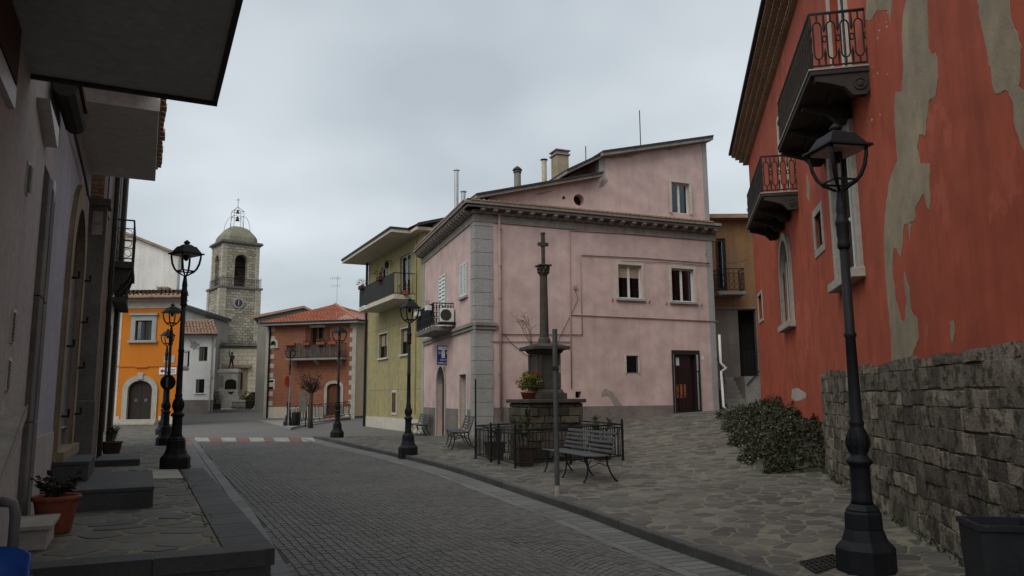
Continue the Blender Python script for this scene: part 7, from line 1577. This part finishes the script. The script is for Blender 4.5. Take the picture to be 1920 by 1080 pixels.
rt = random.Random(9); cr = MB(); cz = at_y(577, 712, 40)
for k in range(34):
    d = Vector((rt.uniform(-.75, .75), rt.uniform(-.6, .6), rt.uniform(.3, 1.1))); L_ = rt.uniform(.7, 1.35); b = Vector((p.x, 40, tz - .1)); t = b + d * L_; m = MB(); m.tube([b, b.lerp(t, .5) + Vector((rt.uniform(-.08, .08), 0, .05)), t], [.035, .022, .008], 5); m.build('branch', BARK, TRE)
    for _ in range(18): leaf(cr, b.lerp(t, rt.uniform(.5, 1.05)) + Vector((rt.uniform(-.08, .08), rt.uniform(-.08, .08), rt.uniform(-.05, .08))), rt.uniform(.08, .14), rt)
tag(cr.build('crown', LEAFR, TRE), kind='stuff')
b = [at_y(*v, 41.0) for v in ((560, 772), (576, 735))]; BD = empty('grey_board', (b[0].x, 41, .3), 'grey notice board behind maroon tree', 'board'); m = MB(); m.box(((b[0].x + b[1].x) / 2, 41, (b[0].z + b[1].z) / 2), (b[1].x - b[0].x, .06, b[1].z - b[0].z)); m.build('panel', GSTONE, BD, bevel=.01)
for x in (b[0].x + .06, b[1].x - .06): m = MB(); m.tube([(x, 41.05, .2), (x, 41.05, b[0].z + .1)], .03, 5); m.build('post', STEEL and IRON, BD)
p = at_y(550, 800, 40.6); BN = empty('litter_bin', (p.x, 40.6, .29), 'dark cylindrical litter bin by street lamp at railing corner', 'bin'); m = MB(); m.lathe([(.17, 0), (.2, .05), (.21, .65), (.18, .70), (.05, .72)], (p.x + .1, 40.6, .3), 14); m.build('drum', IRON, BN, smooth=True); m = MB(); m.lathe([(.222, .58), (.222, .63)], (p.x + .1, 40.6, .3), 14); m.build('band', RUSTIRON, BN)
tp = MB(); tp.prism([tuple(kp(484, 787, 0)), tuple(kp(545, 806, 0)), (r0.x + .6, r0.y), (r1.x, r1.y), (BF.P(BLEN, 0).x, BF.P(BLEN, 0).y), (BF.P(0, 0).x - .6, BF.P(0, 0).y)], .0, .30); tag(tp.build('terrace_pavement', CONC), kind='structure')
# ================================================================== WAR MEMORIAL PLAZA
YM = 69.0; MF = Frame((at_y(430, 750, YM).x, YM), (1, 0)); WM = empty('war_memorial', tuple(MF.P(0, .8)), 'pale stone war memorial with bronze soldier on top', 'memorial'); mm = lambda x, y: MF.az(x, y)
def mfb(x0, y0, x1, y1, d0, d1, name, m_, par=WM, bev=.02, e=0): r = MF.rect(x0, y0, x1, y1); m = MB(); m.fbox(MF, r[0], r[1], r[2], r[3], d0, d1); return m.build(name, m_, par, bevel=bev)
PALEST = mat('pale_memorial_stone', (.74, .70, .62), (.62, .58, .50), s1=1.2, streak=.3, bump=.1)
mfb(410, 742.2, 452, 762, -1.1, .5, 'step', PALEST); mfb(407, 750, 455, 763, -1.3, .8, 'step', PALEST); mfb(409, 731, 448, 742, -.9, .3, 'base_block', PALEST); mfb(411, 699, 446, 730.8, -.7, .1, 'die', PALEST); mfb(409, 694, 449, 698.8, -.8, .2, 'cap_moulding', PALEST); mfb(412, 691.5, 446, 693.8, -.7, .1, 'cap', PALEST)
r = MF.rect(423, 711, 444, 729.5); ac = (r[0] + r[1]) / 2; hw = (r[1] - r[0]) / 2; m = MB(); m.fprism(MF, [(r[1], r[2])] + [(ac + hw * math.cos(math.pi * k / 10), r[3] - .3 + .3 * math.sin(math.pi * k / 10)) for k in range(11)] + [(r[0], r[2])], .1, .16); m.build('bronze_relief', BRONZE, WM)
r = MF.rect(412, 704, 420, 726); m = MB(); m.fbox(MF, *r, .1, .14); m.build('inscription_tablet', SIGNWHITE and LSTONE, WM)
m = MB(); r = MF.rect(429, 734, 442, 740); m.fprism(MF, [(r[0], r[3]), (r[0] + .2, r[2] + .1), ((r[0] + r[1]) / 2, r[2]), (r[1] - .2, r[2] + .1), (r[1], r[3]), ((r[0] + r[1]) / 2, r[3] - .05)], .3, .36); m.build('bronze_eagle', BRONZE, WM)
# bronze soldier, arm raised : one skin surface
SO = MF.az(431, 691.5); sb = MF.P(SO[0], SO[1], -.3); HS = MF.az(431, 655)[1] - SO[1]; k = HS / 2.15
STA = tag(empty('soldier_statue', tuple(sb)), 'bronze statue of a soldier with one raised arm', 'statue')
V = {'pel': (0, 0, .95), 'ch': (.02, 0, 1.35), 'nk': (.03, 0, 1.52), 'hd': (.04, -.02, 1.66), 'ht': (.04, -.02, 1.78), 'ls': (.22, 0, 1.44), 'le': (.34, -.05, 1.18), 'lh': (.20, -.2, 1.02), 'rs': (-.18, 0, 1.45), 're': (-.28, -.04, 1.70), 'rh': (-.20, -.06, 2.0), 'rt': (-.19, -.06, 2.12), 'lhip': (.10, 0, .9), 'lk': (.20, -.06, .5), 'lf': (.24, 0, .07), 'lt': (.27, -.16, .03), 'rhip': (-.10, 0, .9), 'rk': (-.16, .05, .48), 'rf': (-.34, .1, .07), 'rtoe': (-.36, -.06, .03)}
Ed = ['pel ch', 'ch nk', 'nk hd', 'hd ht', 'ch ls', 'ls le', 'le lh', 'ch rs', 'rs re', 're rh', 'rh rt', 'pel lhip', 'lhip lk', 'lk lf', 'lf lt', 'pel rhip', 'rhip rk', 'rk rf', 'rf rtoe']
Rd = {'pel': .17, 'ch': .19, 'nk': .07, 'hd': .11, 'ht': .10, 'ls': .09, 'le': .065, 'lh': .05, 'rs': .09, 're': .065, 'rh': .05, 'rt': .04, 'lhip': .13, 'lk': .085, 'lf': .06, 'lt': .045, 'rhip': .13, 'rk': .085, 'rf': .06, 'rtoe': .045}
names = list(V); me = bpy.data.meshes.new('body'); me.from_pydata([tuple(c * k for c in V[n]) for n in names], [tuple(names.index(x) for x in e.split()) for e in Ed], []); so = bpy.data.objects.new('body', me); COL.objects.link(so); so.parent = STA; me.materials.append(BRONZE)
sm = so.modifiers.new('skin', 'SKIN'); so.modifiers.new('sub', 'SUBSURF').levels = 1
for i, n in enumerate(names): me.skin_vertices[0].data[i].radius = (Rd[n] * k, Rd[n] * k)
me.skin_vertices[0].data[0].use_root = True
m = MB(); m.lathe([(.05, .07), (.17, .0), (.15, .05), (.13, .12), (.05, .17), (.01, .18)], (0, 0, 0), 12); m.v = [(sb.x + (x + .04) * k, sb.y + (y - .02) * k, sb.z + (z + 1.68) * k) for x, y, z in m.v]; m.build('helmet', BRONZE, STA, smooth=True); m = MB(); m.tube([sb + Vector((-.19 * k, -.06 * k, 2.05 * k)), sb + Vector((-.17 * k, -.06 * k, 2.35 * k))], .02, 5); m.build('dagger', BRONZE, STA)
# low fence, hedges, car
FN = empty('memorial_fence', tuple(MF.P(1.2, .8, 1.6)), 'low pale railing in front of war memorial', 'railing'); x0, x1 = MF.az(436, 750, 2)[0], MF.az(478, 750, 2)[0]
for i in range(20): m = MB(); x = x0 + (x1 - x0) * i / 19; m.tube([MF.P(x, .8, 2), MF.P(x, 1.45, 2)], .02, 4); m.build('bar', STEEL and IRON, FN)
for z in (.95, 1.45): m = MB(); m.tube([MF.P(x0, z, 2), MF.P(x1, z, 2)], .025, 4); m.build('rail', IRON, FN)
for i, x in enumerate((446, 452, 458)): m = MB(); a = MF.az(x, 750, 1.6)[0]; m.fbox(MF, a - .14, a + .14, .8, 1.65, 1.5, 1.7); m.build('stone_post', PALEST, FN)
rh = random.Random(6)
for px, y0, y1, w, lab, cone in ((357, 735, 762, .30, 'small conical dark cypress before peeling white house', 1), (392, 728, 762, .55, 'dark clipped shrub left of war memorial steps', 0), (404, 735, 762, .7, 'wide dark hedge shrub touching war memorial', 0), (385, 738, 762, .5, 'low dark shrub under far street lamp', 0), (462, 735, 760, .6, 'yellow-green shrub between memorial and parked car', 0)):
    p = at_y(px, 762, 68); z1 = at_y(px, y0, 68)[2]; e_ = empty('shrub', (p.x, 68, .8), lab, 'shrub', 'shrubs in the memorial garden'); m = MB()
    for _ in range(420):
        t = rh.random(); rad = w * ((1 - t) if cone else math.sqrt(max(0, 1 - (2 * t - 1) ** 2)) * .9 + .1) * rh.uniform(.4, 1.05); a = rh.uniform(0, 6.28); leaf(m, Vector((p.x + math.cos(a) * rad, 68 + math.sin(a) * rad, .8 + (z1 - .8) * t)), .16, rh)
    tag(m.build('foliage', LEAFY if px == 462 else LEAF, e_), kind='stuff'); m = MB(); m.tube([(p.x, 68, .75), (p.x, 68, .8 + (z1 - .8) * .7)], .05, 5); m.build('stem', BARK, e_)
m = MB(); HW = empty('garden_wall', tuple(at_y(370, 760, 66.9)), 'low dark wall and fence before peeling white house', 'wall'); x0, x1 = at_y(340, 760, 67.4).x, at_y(412, 760, 67.4).x; m.box(((x0 + x1) / 2, 67.6, 1.05), (x1 - x0, .2, .55)); m.build('panel', mat('dark_green_panel', (.03, .035, .032), bump=.2), HW)
# parked car, mostly hidden
CAR = empty('car', tuple(at_y(485, 765, 70.5)), 'dark parked car beside church wall', 'car'); c = at_y(486, 765, 70.5); CX, CY = c.x, 70.5; CZ0 = .8; CP = mat('dark_car_paint', (.012, .016, .022), rough=.2, bump=0, spec=.6)
cf = lambda x, y, z: (CX + x, CY + y, CZ0 + z)
side = [(-1.75, .35), (-1.75, .75), (-1.6, .88), (-.95, .98), (-.45, 1.45), (.9, 1.48), (1.55, 1.0), (1.75, .85), (1.75, .35)]
m = MB(); n = len(side); m.add([cf(x, -.8, z) for x, z in side] + [cf(x, .8, z) for x, z in side], [tuple(range(n)), tuple(range(2 * n - 1, n - 1, -1))] + [(i, (i + 1) % n, n + (i + 1) % n, n + i) for i in range(n)]); m.build('body', CP, CAR, bevel=.07)
for pts in (((-.82, 1.0), (-.42, 1.38), (.12, 1.40), (.12, 1.0)), ((.18, 1.0), (.18, 1.40), (.82, 1.40), (1.25, 1.02))): m = MB(); m.add([cf(x, -.815, z) for x, z in pts], [(0, 1, 2, 3)]); m.build('side_window', mat('car_glass', (.03, .035, .04), rough=.08, bump=0, spec=.7), CAR)
m = MB(); m.quad(cf(-.97, -.68, 1.0), cf(-.97, .68, 1.0), cf(-.5, .62, 1.43), cf(-.5, -.62, 1.43)); m.v = [(x - .02, y, z) for x, y, z in m.v]; m.build('windscreen', MATS['car_glass'], CAR)
for x in (-1.1, 1.1):
    for y in (-.78, .78):
        m = MB(); m.lathe([(.31, -.1), (.31, .1)], n=18); m.v = [cf(x + a, y + c_, .31 + b) for a, b, c_ in m.v]; w = m.build('wheel', mat('tyre', (.015, .015, .015), bump=0), CAR); m = MB(); m.lathe([(.2, -.11), (.2, .11)], n=14); m.v = [cf(x + a, y + c_, .31 + b) for a, b, c_ in m.v]; m.build('rim', STEEL, w)
for y in (-.6, .6): m = MB(); m.box(cf(-1.74, y, .72), (.08, .3, .14)); m.build('headlight', SIGNWHITE, CAR, bevel=.02)

# ================================================================== WEEDS IN THE JOINTS
rz_ = random.Random(90); wm = MB()
for k in range(70):
    a = rz_.uniform(-1.5, 6.9); p = RF.P(a, 0, .085 + rz_.random() * .05); z = pav(p.x, p.y)
    for _ in range(rz_.randint(3, 9)): leaf(wm, Vector((p.x + rz_.uniform(-.04, .04), p.y + rz_.uniform(-.04, .04), z)), rz_.uniform(.03, .09), rz_, (rz_.uniform(-.7, .7), rz_.uniform(-.7, .7), 1), .25)
WE = empty('wall_foot_weeds', tuple(RF.P(3, .25, .1)), 'small weeds along foot of stone block wall', 'weeds'); tag(wm.build('foliage', LEAF2, WE), kind='stuff')
wm = MB()
for k in range(60):
    t = rz_.random() ** .7; q = in_edge[0].lerp(in_edge[1], t); z = gl(q.y)
    for _ in range(rz_.randint(2, 6)): leaf(wm, Vector((q.x + rz_.uniform(-.05, .05), q.y + rz_.uniform(-.05, .05), z)), rz_.uniform(.015, .045), rz_, (rz_.uniform(-.9, .9), rz_.uniform(-.9, .9), .7), .35)
WE = empty('joint_moss', (in_edge[0].x, in_edge[0].y, .45), 'yellowish moss along dark edge slabs of raised sidewalk', 'moss'); tag(wm.build('tufts', mat('yellow_moss', (.13, .105, .035), bump=0), WE), kind='stuff')
